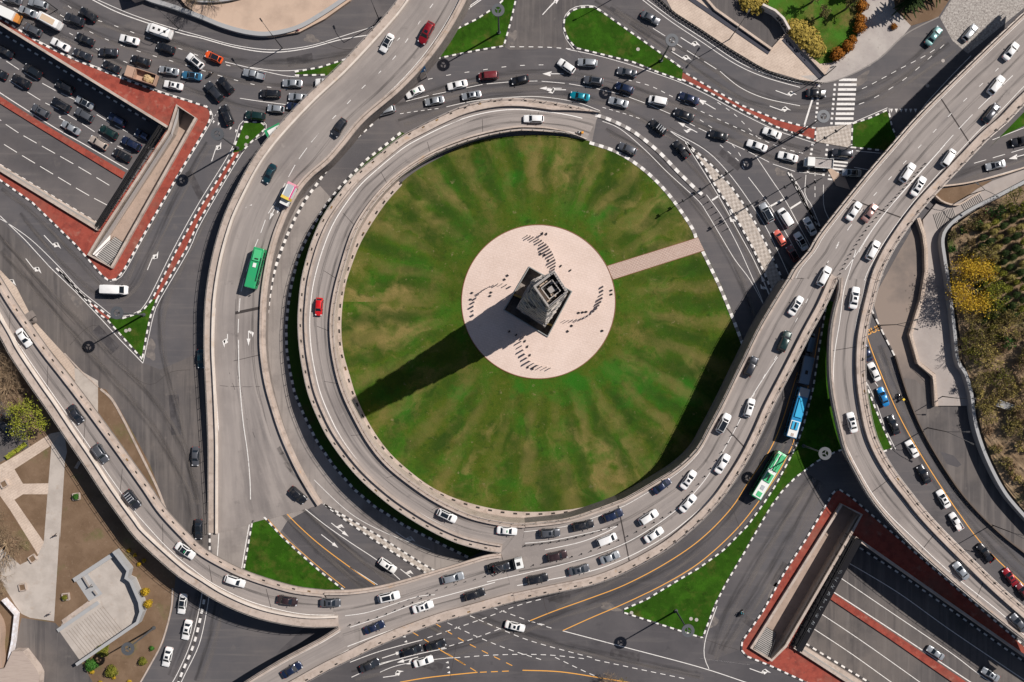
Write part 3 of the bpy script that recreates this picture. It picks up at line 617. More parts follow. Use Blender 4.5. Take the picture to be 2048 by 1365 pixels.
# ------------------------------------------------------------------ flyovers
DECKS = {}
M_rail = mat('galvanised_rail', [(0.42, 0.38, 0.35)], 0.5, 0.5)
M_drain = mat('drain_dark', [(0.035, 0.03, 0.028), ((0.3, 0.17, 0.05), 0.12, 0.6, 0.66, 0.9)], 0.9)
def deck(name, E1, E2, label, walks=(1.5, 1.5), fences=(True, True), skirts=(1.6, 1.6), n=None, parapets=(True, True), cat='flyover', surf=None, drains=(True, True), pm=(0, 0), par=(0.45, 0.85), taper=0):
    e1 = dens(E1, 5); e2 = dens(E2, 5)
    if n is None: n = max(12, int(max(sum(math.dist(a[:2], b[:2]) for a, b in zip(e, e[1:])) for e in (e1, e2)) / 7))
    e1 = resample(e1, n); e2 = resample(e2, n)
    DECKS[name] = (e1, e2)
    A = [W(*p) for p in e1]; B = [W(*p) for p in e2]
    mid = n // 2
    sgn = 1 if normals2(A)[mid].dot(B[mid] - A[mid]) > 0 else -1     # which side is inward from A
    root = empty('flyover', label=label, cat=cat)
    tp = [min(1.0, (i + .6) / taper) if taper else 1.0 for i in range(n)]
    Ai = offset(A, [sgn * walks[0] * t for t in tp]); Bi = offset(B, [-sgn * walks[1] * t for t in tp])
    for P_, Q_, O_, wk_ in ((Ai, B, A, walks[0]), (Bi, A, B, walks[1])):
        for i in range(n):
            wd = (B[i] - A[i]).length; P_[i].z = O_[i].z + (Q_[i].z - O_[i].z) * min(.5, wk_ * tp[i] / wd)
    b = MB(); run = 0
    for i in range(n - 1):
        l = (A[i + 1] - A[i]).length; v0 = run; v1 = run + l; run = v1
        q = [Ai[i], Bi[i], Bi[i + 1], Ai[i + 1]]; uv = [(0, v0), (1, v0), (1, v1), (0, v1)]
        if (q[1] - q[0]).cross(q[2] - q[0]).z < 0: q.reverse(); uv.reverse()
        b.face(q, 0, uv)
    b.build('roadway', surf or M_deck, root)
    for e, (P, s, wk) in enumerate(((A, sgn, walks[0]), (B, -sgn, walks[1]))):
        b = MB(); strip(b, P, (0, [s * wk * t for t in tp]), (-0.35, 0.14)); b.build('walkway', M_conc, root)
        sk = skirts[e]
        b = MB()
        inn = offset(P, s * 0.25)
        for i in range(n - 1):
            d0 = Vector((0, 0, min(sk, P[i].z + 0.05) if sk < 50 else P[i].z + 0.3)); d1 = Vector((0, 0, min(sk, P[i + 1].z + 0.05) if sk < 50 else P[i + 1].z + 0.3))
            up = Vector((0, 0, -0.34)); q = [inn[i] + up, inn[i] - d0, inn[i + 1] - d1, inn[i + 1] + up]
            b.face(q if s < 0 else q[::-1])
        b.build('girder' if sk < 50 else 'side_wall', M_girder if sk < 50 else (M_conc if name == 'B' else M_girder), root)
        if parapets[e]:
            b = MB(); w0 = wk - par[0] + 0.003; strip(b, P, ([s * w0 * t for t in tp], [s * (wk - 0.003) * t for t in tp]), (0.02, par[1])); b.build('parapet', (M_conc, M_cream)[pm[e]], root)
        if fences[e]:
            Q = offset(P, s * 0.15); Q = wline(Q, 2.6); b = MB()
            for p in Q: b.box(p + Vector((0, 0, 0.1)), 0.09, 0.09, 1.05)
            for hh in (0.55, 1.12): b.path([p + Vector((0, 0, hh)) for p in Q], 0.045, 4)
            b.build('railing', M_rail, root)
        if drains[e] and wk > 1.0:
            Q = wline(offset(P, s * 0.55), 3.6); g0 = None
            for i in range(1, len(Q) - 1):
                d = Q[i + 1] - Q[i]
                if g0 is None: b = MB(); b.box((0, 0, 0), 0.7, 0.32, 0.02); g0 = g = b.build('drain_cover', M_drain, root)
                else: g = g0.copy(); col.objects.link(g)
                g.location = Q[i] + Vector((0, 0, 0.142)); g.rotation_euler = (0, 0, math.atan2(d.y, d.x))
    # underside
    b = MB()
    for i in range(n - 1):
        if A[i].z > 1.7 or B[i].z > 1.7:
            a0, a1, b1, b0 = [Vector((p.x, p.y, max(0.02, p.z - 1.5))) for p in (Ai[i], Ai[i + 1], Bi[i + 1], Bi[i])]
            b.face([a0, a1, b1, b0])
    if b.f: b.build('underside', M_girder, root)
    return root
def fill_tri(root, pts):
    b = MB(); q = [W(*p) for p in pts]
    if (q[1] - q[0]).cross(q[2] - q[0]).z < 0: q.reverse()
    b.face(q, 0, [(0.3 + 0.002 * i, 0.1 * i) for i in range(3)]); b.build('roadway_gore', M_deck, root)

def piers(root, spots, r=0.9):
    for (px, py, z) in spots:
        g = W(px, py, z); b = MB(); b.tube(Vector((g.x, g.y, -0.1)), Vector((g.x, g.y, z - 1.45)), r, r, 16)
        b.box(Vector((g.x, g.y, z - 2.1)), 5.5, 1.6, 0.66, 0.6); b.build('pier', M_girder, root)

A_l = [(815, -30, 8.8), (793, 4, 8.6), (760, 44, 8.4), (683, 127, 8.0), (615, 191, 7.6), (554, 256, 7.1), (521, 297, 6.8), (497, 334, 6.4), (472, 382, 6.0), (450, 430, 5.5), (433, 483, 5.0), (421, 535, 4.5), (413, 588, 4.0), (410, 632, 3.7), (409, 698, 3.4), (412, 764, 3.1), (415, 830, 2.8), (417, 890, 2.4), (417, 960, 1.5), (417, 1030, 0.5), (417, 1066, 0.12)]
A_r = [(945, -30, 8.8), (931, 4, 8.6), (899, 62, 8.3), (857, 121, 7.9), (800, 182, 7.4), (730, 242, 6.9), (688, 292, 6.4), (658, 326, 6.0), (627, 352, 5.7), (605, 376, 5.5), (584, 410, 5.2), (568, 445, 4.9), (555, 481, 4.6), (543, 530, 4.2), (534, 590, 3.8), (531, 654, 3.5), (532, 704, 3.3), (540, 760, 2.9), (553, 810, 2.4), (573, 870, 1.7), (600, 930, 0.9), (625, 975, 0.35), (645, 1006, 0.12)]
fa = deck('A', A_l, A_r, 'flyover with the green bus, striped truck and red crossover', walks=(2.3, 1.2), pm=(1, 0), skirts=(1.6, 99), fences=(True, False), drains=(False, False))
B_o = [(1200, 226, 0.1), (1155, 214, 0.8), (1108, 205, 1.3), (1042, 197, 1.8), (987, 199, 2.2), (932, 211, 2.6), (888, 229, 3.0), (844, 251, 3.3), (800, 275, 3.6), (752, 314, 4.0), (708, 351, 4.3), (675, 391, 4.6), (648, 430, 4.8), (629, 470, 5.0), (615, 511, 5.2), (603, 560, 5.4), (598, 605, 5.5), (596, 643, 5.6), (598, 687, 5.8), (604, 731, 6.0), (616, 786, 6.2), (636, 837, 6.4), (658, 879, 6.6), (691, 925, 6.8), (724, 962, 7.0), (767, 1000, 7.2), (807, 1029, 7.4), (860, 1061, 7.6), (914, 1086, 7.8), (967, 1100, 7.9), (1002, 1106, 8.0)]
B_i = [(1172, 281, 0.1), (1130, 268, 0.8), (1064, 262, 1.6), (1020, 264, 2.0), (954, 278, 2.5), (892, 300, 2.9), (848, 322, 3.3), (800, 355, 3.7), (763, 391, 4.1), (736, 426, 4.4), (716, 459, 4.7), (703, 492, 4.9), (693, 525, 5.1), (680, 572, 5.3), (672, 614, 5.4), (669, 654, 5.6), (672, 698, 5.8), (681, 745, 6.0), (694, 786, 6.2), (713, 827, 6.4), (742, 879, 6.6), (777, 923, 6.8), (821, 960, 7.0), (876, 997, 7.3), (942, 1028, 7.6), (1008, 1043, 7.9), (1050, 1046, 8.0)]
fb = deck('B', B_o, B_i, 'ring ramp climbing round the central lawn with the small red car', walks=(2.0, 1.0), skirts=(1.6, 99), fences=(True, True), drains=(True, True), par=(0.4, 0.85), taper=14)
N1, P1, Q1 = (1002, 1106, 8.0), (1050, 1046, 8.0), (1030, 1203, 8.0)
L3, N3, R3 = (1575, 557, 9.0), (1676, 556, 9.0), (1758, 562, 9.0)
C_i = [P1, (1103, 1041, 8.1), (1143, 1034, 8.2), (1197, 1016, 8.3), (1237, 1001, 8.4), (1253, 994, 8.4), (1305, 964, 8.5), (1354, 933, 8.6), (1391, 898, 8.7), (1415, 856, 8.7), (1442, 805, 8.8), (1464, 760, 8.8), (1488, 711, 8.9), (1516, 654, 8.9), (1554, 590, 9.0), L3]
C_o = [Q1, (1100, 1188, 8.1), (1184, 1170, 8.2), (1237, 1151, 8.3), (1291, 1124, 8.4), (1344, 1092, 8.5), (1398, 1047, 8.6), (1440, 1003, 8.7), (1472, 958, 8.7), (1498, 916, 8.8), (1523, 866, 8.8), (1547, 812, 8.8), (1587, 735, 8.9), (1620, 670, 8.9), (1650, 615, 9.0), N3]
fc = deck('C', C_i, C_o, 'wide flyover curving round the lower edge of the lawn above the bus lane', walks=(0.9, 2.0), skirts=(99, 1.6), fences=(True, True), drains=(False, True))
H_l = [L3, (1587, 535, 9.0), (1617, 500, 9.0), (1633, 472, 9.0), (1677, 415, 9.0), (1732, 347, 9.1), (1776, 296, 9.1), (1831, 233, 9.2), (1897, 167, 9.3), (1974, 92, 9.4), (2048, 22, 9.5), (2110, -38, 9.5)]
H_r = [R3, (1766, 540, 9.0), (1785, 503, 9.0), (1811, 463, 9.0), (1837, 428, 9.0), (1857, 404, 9.0), (1888, 371, 9.0), (1930, 327, 9.1), (1974, 281, 9.2), (2011, 249, 9.3), (2048, 210, 9.4), (2110, 152, 9.5)]
fh = deck('H', H_l, H_r, 'long wide flyover running off past the cobbled corner and hedge park', walks=(1.0, 2.2), skirts=(1.6, 1.6), fences=(True, True), drains=(False, True))
D_l = [N3, (1674, 588, 9.0), (1668, 608, 8.9), (1661, 640, 8.8), (1657, 670, 8.7), (1655, 720, 8.6), (1657, 764, 8.4), (1663, 805, 8.2), (1676, 864, 8.0), (1687, 904, 7.8), (1709, 948, 7.7), (1731, 987, 7.6), (1750, 1014, 7.5), (1783, 1053, 7.4), (1828, 1099, 7.2), (1887, 1152, 7.0), (1941, 1198, 6.8), (1994, 1241, 6.6), (2048, 1284, 6.4), (2110, 1333, 6.2)]
D_r = [R3, (1745, 614, 9.0), (1737, 649, 8.8), (1731, 690, 8.7), (1730, 742, 8.5), (1735, 794, 8.3), (1747, 855, 8.0), (1763, 897, 7.8), (1789, 941, 7.7), (1824, 987, 7.5), (1850, 1020, 7.4), (1887, 1060, 7.2), (1941, 1114, 7.0), (1994, 1165, 6.8), (2048, 1213, 6.6), (2110, 1266, 6.4)]
fd = deck('D', D_l, D_r, 'narrow flyover branch bending away beside the queue on the yellow lined road', walks=(0.9, 2.2), skirts=(1.6, 1.6), fences=(True, True), drains=(True, True))
N2, U2, V2 = (677, 1253, 8.3), (650, 1181, 8.3), (705, 1318, 8.3)
G_u = [N1, (967, 1112, 8.0), (914, 1128, 8.1), (860, 1144, 8.1), (807, 1160, 8.2), (753, 1173, 8.2), (700, 1180, 8.3), U2]
G_l = [Q1, (941, 1228, 8.1), (887, 1243, 8.1), (820, 1267, 8.2), (760, 1291, 8.2), V2]
fg = deck('G', G_u, G_l, 'merging flyover section with the tow truck beside the end of the ring ramp', walks=(0.9, 2.2), skirts=(1.6, 1.6), fences=(False, True), drains=(True, True))
F_u = [U2, (592, 1174, 8.2), (537, 1159, 8.0), (486, 1141, 7.9), (449, 1123, 7.8), (405, 1097, 7.6), (374, 1067, 7.5), (330, 1019, 7.3), (297, 971, 7.1), (253, 909, 6.9), (209, 848, 6.7), (169, 794, 6.5), (132, 746, 6.4), (99, 704, 6.3), (66, 658, 6.2), (33, 610, 6.1), (0, 557, 6.0), (-60, 460, 6.0)]
F_l = [N2, (614, 1254, 8.2), (548, 1244, 8.0), (493, 1228, 7.9), (438, 1203, 7.8), (394, 1176, 7.6), (350, 1146, 7.4), (277, 1080, 7.1), (253, 1050, 7.0), (209, 989, 6.8), (171, 931, 6.6), (132, 874, 6.4), (92, 814, 6.3), (68, 780, 6.2), (22, 711, 6.1), (0, 670, 6.0), (-60, 570, 6.0)]
ff = deck('F', F_u, F_l, 'single lane flyover between the small park and the wide dusty road', walks=(1.3, 2.6), pm=(0, 1), skirts=(1.6, 1.6), fences=(False, True), drains=(True, False))
E_l = [N2, (636, 1279, 8.2), (570, 1314, 8.0), (504, 1354, 7.8), (420, 1410, 7.6)]
E_r = [V2, (658, 1341, 8.2), (614, 1365, 8.0), (560, 1395, 7.8), (500, 1430, 7.6)]
fe = deck('E', E_l, E_r, 'flyover leg leaving between the white cars lane and the yellow striped junction', walks=(0.9, 2.2), skirts=(1.6, 1.6), fences=(True, True), drains=(False, True))
fill_tri(fc, [P1, N1, Q1]); fill_tri(fc, [L3, N3, R3]) ; fill_tri(fg, [U2, N2, V2])
def underlay(root, pts, z):
    sheet('roadway_gore', ccw(PX(pts, z)), None, M_worn, 0.3, root, None)
underlay(fc, [(975, 1097), (1002, 1108), (1028, 1200), (1075, 1190), (1090, 1046), (1010, 1046)], 7.93)
underlay(fc, [(1575, 565), (1640, 575), (1672, 566), (1690, 572), (1750, 572), (1768, 550), (1600, 530)], 8.96)
underlay(fg, [(652, 1186), (668, 1245), (690, 1250), (703, 1312), (735, 1298), (690, 1190)], 8.27)
piers(fa, [(750, 110, 8), (640, 230, 7.2), (545, 330, 6.6), (490, 440, 5.4)])
piers(fh, [(1680, 480, 9), (1790, 350, 9), (1920, 210, 9), (2030, 100, 9.3)])
piers(fd, [(1695, 680, 8.6), (1700, 800, 8.2), (1735, 930, 7.7), (1850, 1070, 7.3), (1980, 1190, 6.7)])
piers(ff, [(40, 640, 6.1), (160, 860, 6.5), (260, 1000, 7), (380, 1130, 7.5), (520, 1200, 8), (620, 1220, 8.2)])
piers(fg, [(760, 1235, 8.2), (880, 1190, 8.1), (980, 1165, 8)])
piers(fe, [(600, 1330, 8)])
piers(fc, [(1100, 1120, 8), (1230, 1080, 8.3), (1350, 1010, 8.6), (1450, 900, 8.7), (1530, 760, 8.8), (1600, 640, 9)])

M_joint = mat('joint_dark', [(0.05, 0.042, 0.04)], 0.9)
def joint(root, name, t, w=0.35):
    e1, e2 = DECKS[name]; i = int(t * (len(e1) - 1)); a, c = W(*e1[i]), W(*e2[i]); a2, c2 = W(*e1[i + 1]), W(*e2[i + 1]); d = (a2 - a).normalized() * w
    u = (c - a).normalized(); a = a + u * 1.0; c = c - u * 1.0; z = Vector((0, 0, 0.008)); b = MB(); q = [a + z, c + z, c + d + z, a + d + z]
    if (q[1] - q[0]).cross(q[2] - q[0]).z < 0: q.reverse()
    b.face(q); b.build('expansion_joint', M_joint, root)
joint(fa, 'A', 0.655, 0.7); joint(fa, 'A', 0.735, .12)
for k in range(1, 12): joint(fb, 'B', k / 12.5, 0.1)
for k in range(1, 8): joint(ff, 'F', k / 8.2, 0.14)
for k in range(1, 6): joint(fd, 'D', k / 6.3, 0.14)
for k in (.25, .6): joint(fh, 'H', k, 0.3); joint(fc, 'C', k, 0.3)
def dz(name, px, py):
    e1, e2 = DECKS[name]; best = None
    for a, b in zip(e1, e2):
        dx, dy = b[0] - a[0], b[1] - a[1]; L2 = dx * dx + dy * dy
        t = max(0, min(1, ((px - a[0]) * dx + (py - a[1]) * dy) / L2)) if L2 else 0
        d = math.hypot(px - a[0] - dx * t, py - a[1] - dy * t)
        if best is None or d < best[0]: best = (d, a[2] + (b[2] - a[2]) * t)
    return best[1]
def zat(layer, px, py):
    if layer == 'g': return 0.012
    if layer in ('NW', 'SE'): return zu(layer, px, py) + 0.012
    return dz(layer, px, py) + 0.012
# ------------------------------------------------------------------ road markings
MW, MY = MB(), MB()
def mk(pts, layer='g', w=0.15, dash=None, mb=None, smooth=True):
    P = dens(pts, 8) if smooth and len(pts) > 2 else resample([(*p, 0) for p in pts], max(2, int(math.dist(pts[0], pts[-1]) / 8)))
    ribbon_mark(mb if mb is not None else MW, [W(p[0], p[1], zat(layer, p[0], p[1]) + (0.07 if layer == 'A' and p[1] > 700 else 0.02 if layer not in ('g', 'NW', 'SE') else 0.002)) for p in P], w, dash)
def along(name, f0, f1=None, t0=0.0, t1=1.0, w=0.15, dash=None, mb=None):
    """A painted line at fraction f across a deck, from t0 to t1 of its length."""
    e1, e2 = DECKS[name]; n = len(e1); f1 = f0 if f1 is None else f1
    P = []
    for i in range(int(t0 * (n - 1)), int(t1 * (n - 1)) + 1):
        f = f0 + (f1 - f0) * (i / (n - 1)); a, b = W(*e1[i]), W(*e2[i]); P.append(a.lerp(b, f) + Vector((0, 0, 0.032)))
    ribbon_mark(mb if mb is not None else MW, P, w, dash)
def dots(p0, p1, layer='g', n=6, s=0.45):
    pass
ARROWS = {
 'S': [[(-2.6, -.09), (.9, -.09), (.9, .09), (-2.6, .09)], [(.9, -.42), (2.5, 0), (.9, .42)]],
 'L': [[(-2.6, -.09), (.9, -.09), (.9, .09), (-2.6, .09)], [(0.2, .09), (1.2, -.12), (1.6, .55), (0.9, 1.0)], [(0.3, .45), (2.5, .75), (.9, 1.2)]],
 'SL': [[(-2.6, -.09), (.9, -.09), (.9, .09), (-2.6, .09)], [(.9, -.42), (2.6, 0), (.9, .42)], [(-1.2, .09), (-.6, .09), (-.1, .6), (-.6, .6)], [(-1.0, .5), (0.6, .95), (-.5, 1.25)]],
 'F': [[(-2.6, -.09), (.6, -.09), (.6, .09), (-2.6, .09)], [(0.2, -.6), (.5, .6), (2.4, 0)]],
}
def arrow(px, py, ang, kind='L', layer='g', mir=1, s=1.0):
    c = W(px, py, zat(layer, px, py) + (0.004 if layer in ('g', 'NW', 'SE') else 0.03)); a = R(ang)
    for poly in ARROWS[kind]:
        pts = [(x * s, y * mir * s) for x, y in poly]
        if mir < 0: pts.reverse()
        q = [c + Vector((x * math.cos(a) - y * math.sin(a), x * math.sin(a) + y * math.cos(a), 0)) for x, y in pts]
        if (q[1] - q[0]).cross(q[2] - q[0]).z < 0: q.reverse()
        MW.face(q)
def tris(x0, y0, x1, y1, n, size=0.55):
    a, b = W(x0, y0, 0.014), W(x1, y1, 0.014); u = (b - a).normalized(); v = Vector((-u.y, u.x, 0))
    for i in range(n):
        p = a.lerp(b, i / max(1, n - 1)); q = [p - u * size / 2, p + u * size / 2, p - v * size * 1.3]
        if (q[1] - q[0]).cross(q[2] - q[0]).z < 0: q.reverse()
        MW.face(q)
def blocks(x0, y0, x1, y1, n, a=0.5, bb=0.55):
    p, q = W(x0, y0, 0.014), W(x1, y1, 0.014); u = (q - p).normalized(); v = Vector((-u.y, u.x, 0))
    for i in range(n):
        c = p.lerp(q, i / (n - 1)); f = [c - u * a / 2 - v * bb / 2, c + u * a / 2 - v * bb / 2, c + u * a / 2 + v * bb / 2, c - u * a / 2 + v * bb / 2]; MW.face(f)
D1 = (1.0, 3.0); D2 = (0.9, 0.75); D3 = (3.2, 1.6)
# deck edge lines and lane lines
along('A', 0.215, 0.13, w=0.2); along('A', 0.885, 0.93, 0.0, 0.9, w=0.15)
mk([(800, 76), (786, 88)], 'A')
mk([(866, 8), (835, 50), (790, 114), (758, 146), (727, 174), (702, 200), (676, 227), (652, 251), (640, 263)], 'A', 0.16, (1.2, 3.6))
mk([(640, 263), (600, 315), (575, 358), (553, 402), (535, 430), (520, 470), (505, 505), (492, 545), (481, 590), (477, 640), (476, 680)], 'A', 0.16, D3)
mk([(477, 680), (478, 740), (482, 800), (487, 850), (495, 905), (500, 960), (501, 1000)], 'A', 0.2)
mk([(501, 1000), (500, 1040), (493, 1080), (483, 1140)], 'g', 0.2)
mk([(438, 1050), (437, 1080), (434, 1120)], 'g', 0.2)
along('B', 0.345, 0.30, 0.02, 0.93, w=0.2); along('B', 0.90, 0.9, 0.02, 1.0, w=0.1)
mk([(1205, 243), (1240, 258), (1290, 300), (1335, 345), (1395, 400), (1410, 420), (1440, 470), (1470, 520), (1500, 560), (1530, 615)], 'g', 0.14)
mk([(1413, 390), (1445, 435), (1475, 490), (1500, 545), (1524, 600), (1530, 620)], 'g', 0.14)
along('C', 0.115, 0.08, w=0.12); along('C', 0.80, 0.865, w=0.18)
mk([(870, 1190), (950, 1170), (1050, 1147), (1130, 1128), (1200, 1107), (1260, 1082), (1320, 1045), (1370, 1005), (1410, 960), (1445, 905), (1475, 850), (1500, 800), (1530, 752), (1555, 715)], 'C', 0.16)
mk([(1090, 1100), (1160, 1085), (1210, 1066), (1234, 1053)], 'C', 0.16); mk([(1050, 1087), (1100, 1082), (1160, 1070), (1234, 1053)], 'C', 0.14)
mk([(1505, 795), (1530, 750), (1557, 706), (1605, 618), (1650, 535), (1690, 466), (1740, 410), (1790, 345), (1850, 275)], 'C', 0.14, (1.1, 3.8))
mk([(1650, 535), (1675, 492), (1725, 418), (1780, 357), (1836, 297), (1862, 270), (1895, 235), (1925, 205), (1975, 158), (2040, 95)], 'H', 0.14, (1.1, 3.8))
mk([(1880, 300), (1930, 245), (1980, 195), (2048, 130)], 'H', 0.14, (4.5, 1.8))
mk([(1718, 505), (1745, 460), (1790, 402), (1840, 345), (1890, 290)], 'H', 0.14)
mk([(1690, 540), (1712, 510), (1740, 466), (1775, 420), (1830, 358), (1890, 290)], 'H', 0.14)
mk([(1712, 500), (1700, 540), (1688, 580), (1680, 640), (1668, 720), (1670, 800), (1688, 880), (1725, 955), (1765, 1015), (1830, 1080), (1900, 1145), (2000, 1225), (2048, 1270)], 'D', 0.17)
along('H', 0.09, 0.08, w=0.1); along('H', 0.84, 0.80, w=0.14); along('D', 0.67, 0.67, w=0.08)
along('G', 0.86, 0.82, w=0.18)
mk([(690, 1232), (740, 1224), (830, 1195), (870, 1190)], 'G', 0.14); mk([(700, 1255), (760, 1235), (830, 1208), (880, 1195), (990, 1165)], 'G', 0.16)
along('F', 0.69, 0.60, w=0.16); along('E', 0.15, 0.12, w=0.12); along('E', 0.72, 0.72, w=0.15)
# NW jam
mk([(185, 0), (235, 25), (300, 48), (365, 68), (400, 76), (470, 95), (540, 105), (610, 98), (680, 80), (740, 70)], 'g', 0.2)
mk([(195, 0), (260, 28), (330, 52), (400, 72), (470, 91), (545, 100), (620, 92), (700, 68), (760, 50)], 'g', 0.14)
mk([(450, 124), (520, 141), (570, 152), (598, 154)], 'g', 0.14); mk([(500, 135), (560, 142), (620, 138), (690, 124)], 'g', 0.14)
mk([(0, 3), (40, 22), (130, 62), (200, 102), (260, 128), (300, 142)], 'g', 0.14, (1.0, 2.6))
mk([(110, -10), (160, 28), (230, 52), (300, 78), (360, 98), (420, 120), (470, 135)], 'g', 0.14, (1.0, 3.0))
mk([(120, 30), (180, 64), (240, 90), (310, 113), (370, 130), (450, 155), (520, 172), (560, 177), (600, 182)], 'g', 0.14, (1.0, 3.0))
mk([(-5, 37), (75, 81), (143, 114), (211, 141), (259, 160), (321, 183), (385, 203)], 'g', 0.15)
mk([(480, 197), (520, 203), (560, 208), (590, 212)], 'g', 0.14); mk([(425, 240), (445, 208)], 'g', 0.12, (0.5, .5))
tris(428, 242, 438, 246, 2); tris(462, 255, 473, 260, 2)
arrow(430, 302, 72, 'L', mir=-1); arrow(303, 520, 68, 'L', mir=-1); arrow(65, 535, 308, 'L'); arrow(103, 487, 313, 'L'); arrow(14, 560, 310, 'L')
mk([(0, 432), (50, 480), (100, 535), (150, 583), (200, 636), (240, 680), (286, 727)], 'g', 0.16, None, None, False)
mk([(0, 438), (0, 437), (60, 478), (120, 536), (160, 580), (205, 616), (222, 630), (245, 633), (268, 627), (292, 607), (345, 502), (395, 411), (462, 301), (484, 243), (530, 243), (535, 257), (525, 272)], 'g', 0.14)
mk([(286, 727), (297, 676), (307, 632), (320, 600), (378, 500), (404, 443), (487, 303), (520, 275)], 'g', 0.14)
mk([(0, 355), (66, 402), (154, 488), (203, 552), (218, 563), (234, 560), (249, 545), (290, 470), (356, 355), (404, 275), (424, 240), (424, 224), (412, 211)], 'g', 0.12)
# NW cutting
for pts, dd in (([(-60, 80), (5, 118), (50, 147), (110, 181), (150, 200), (205, 237), (262, 268), (310, 290)], (3.6, 1.4)), ([(-60, 133), (10, 157), (60, 188), (90, 206), (130, 226), (180, 258), (230, 290), (262, 305)], (3.6, 1.4)),
                ([(-60, 205), (0, 240), (30, 262), (150, 330), (235, 381)], (3.6, 1.4)), ([(-60, 240), (0, 284), (100, 345), (170, 387), (217, 412)], (3.6, 1.4))):
    mk(pts, 'NW', 0.16, dd)
mk([(-80, 132), (0, 186), (105, 253), (170, 290), (256, 340)], 'NW', 0.2)
arrow(122, 238, 155, 'F', 'NW')
# SE cutting
for pts in ([(1690, 1122), (1795, 1185), (1900, 1260), (2048, 1360)], [(1672, 1150), (1760, 1210), (1900, 1305), (1960, 1350), (2060, 1415)], [(1630, 1220), (1720, 1280), (1840, 1365), (1900, 1410)], [(1612, 1248), (1700, 1306), (1790, 1370), (1850, 1410)]):
    mk(pts, 'SE', 0.17)
mk([(1657, 1178), (1780, 1258), (1925, 1354), (2040, 1430)], 'SE', 0.24)
mk([(1705, 1093), (1712, 1098)], 'SE', 0.12); mk([(1690, 1114), (1702, 1122)], 'SE', 0.12)
# top roads
mk([(812, 203), (850, 193), (900, 183), (960, 170), (1010, 165), (1060, 162), (1130, 167), (1200, 179), (1260, 195), (1340, 228), (1420, 268), (1500, 305), (1560, 335), (1600, 345), (1650, 350)], 'g', 0.13, (5.5, 1.0))
mk([(856, 159), (900, 150), (940, 144), (1010, 134), (1050, 131), (1095, 130)], 'g', 0.14, (1.1, 3.3))
mk([(1255, 160), (1300, 172), (1345, 194), (1400, 222), (1450, 245), (1500, 268), (1560, 295), (1620, 310)], 'g', 0.14, (1.0, 1.1))
mk([(1435, 205), (1470, 230), (1500, 260), (1530, 290)], 'g', 0.14, (1.0, 1.4)); mk([(1400, 240), (1450, 275), (1480, 310), (1495, 345)], 'g', 0.14, (1.0, 1.4))
mk([(1020, 94), (1060, 94), (1100, 95), (1150, 99)], 'g', 0.18, (1.1, 1.1), None, False)
mk([(1135, 99), (1200, 113), (1260, 130), (1310, 147), (1363, 166), (1420, 193), (1486, 229), (1550, 260), (1600, 277), (1630, 287)], 'g', 0.13)
mk([(1366, 137), (1340, 118), (1270, 70), (1202, 21), (1186, 12), (1160, 12), (1140, 20), (1127, 38), (1126, 56), (1132, 78), (1148, 99)], 'g', 0.14)
mk([(800, 228), (840, 222), (880, 217)], 'g', 0.13, D2); mk([(893, 214), (950, 202), (1020, 195), (1080, 194), (1150, 204), (1200, 222)], 'g', 0.13)
mk([(1205, 215), (1250, 228), (1290, 241)], 'g', 0.13, D2)
arrow(1101, 177, 180, 'SL', mir=1); arrow(1110, 180, 180, 'F'); arrow(1105, 148, 180, 'F'); arrow(1375, 255, 152, 'SL'); arrow(1412, 208, 150, 'F')
mk([(1085, 30), (1110, 2)], 'g', 0.2); arrow(1108, 6, 45, 'F'); arrow(945, 12, 215, 'L', mir=-1); arrow(940, 12, 215, 'F')
for p in ([(1285, 0), (1340, 42), (1400, 82), (1470, 128), (1530, 155), (1600, 175)], [(1294, 0), (1350, 41), (1410, 80), (1480, 126), (1540, 151), (1605, 168)]): mk(p, 'g', 0.15)
mk([(1306, 57), (1333, 74), (1367, 97), (1400, 118), (1435, 140)], 'g', 0.14, (3.4, 1.4)); mk([(1440, 143), (1480, 175), (1530, 197), (1600, 212)], 'g', 0.14)
arrow(1380, 87, 328, 'L'); arrow(1362, 115, 328, 'L'); arrow(1572, 189, 340, 'L'); arrow(1560, 220, 340, 'L')
mk([(1609, 250), (1626, 195)], 'g', 0.4)
for i in range(10):
    y = 160 + i * 9.7; x0 = 1678 - i * 0.9; a, c = W(x0, y, 0.014), W(x0 + 36, y, 0.014); v = Vector((0, 0.29, 0)); MW.face([a - v, c - v, c + v, a + v])
for i in range(8):
    y = 308 + i * 7.2; x0 = 1664 - i * 1.2; a, c = W(x0, y, 0.014), W(x0 + 34, y + 3.5, 0.014); v = Vector((0, 0.2, 0)); MW.face([a - v, c - v, c + v, a + v])
blocks(1670, 170, 1663, 247, 9); blocks(1638, 172, 1632, 243, 9); blocks(1625, 290, 1616, 345, 7); blocks(1655, 290, 1647, 350, 7)
mk([(1705, 246), (1775, 216)], 'g', 0.14); mk([(1778, 217), (1785, 255), (1800, 287)], 'g', 0.14)
tris(1783, 218, 1831, 218, 6, 0.7)
mk([(1724, 178), (1745, 168), (1800, 138), (1850, 112), (1880, 92)], 'g', 0.13, (1.3, 1.3)); mk([(1718, 209), (1751, 195), (1810, 158), (1865, 111), (1892, 86)], 'g', 0.14, (1.3, 2.6))
mk([(1833, 236), (1850, 210), (1900, 155), (1942, 112)], 'g', 0.16)
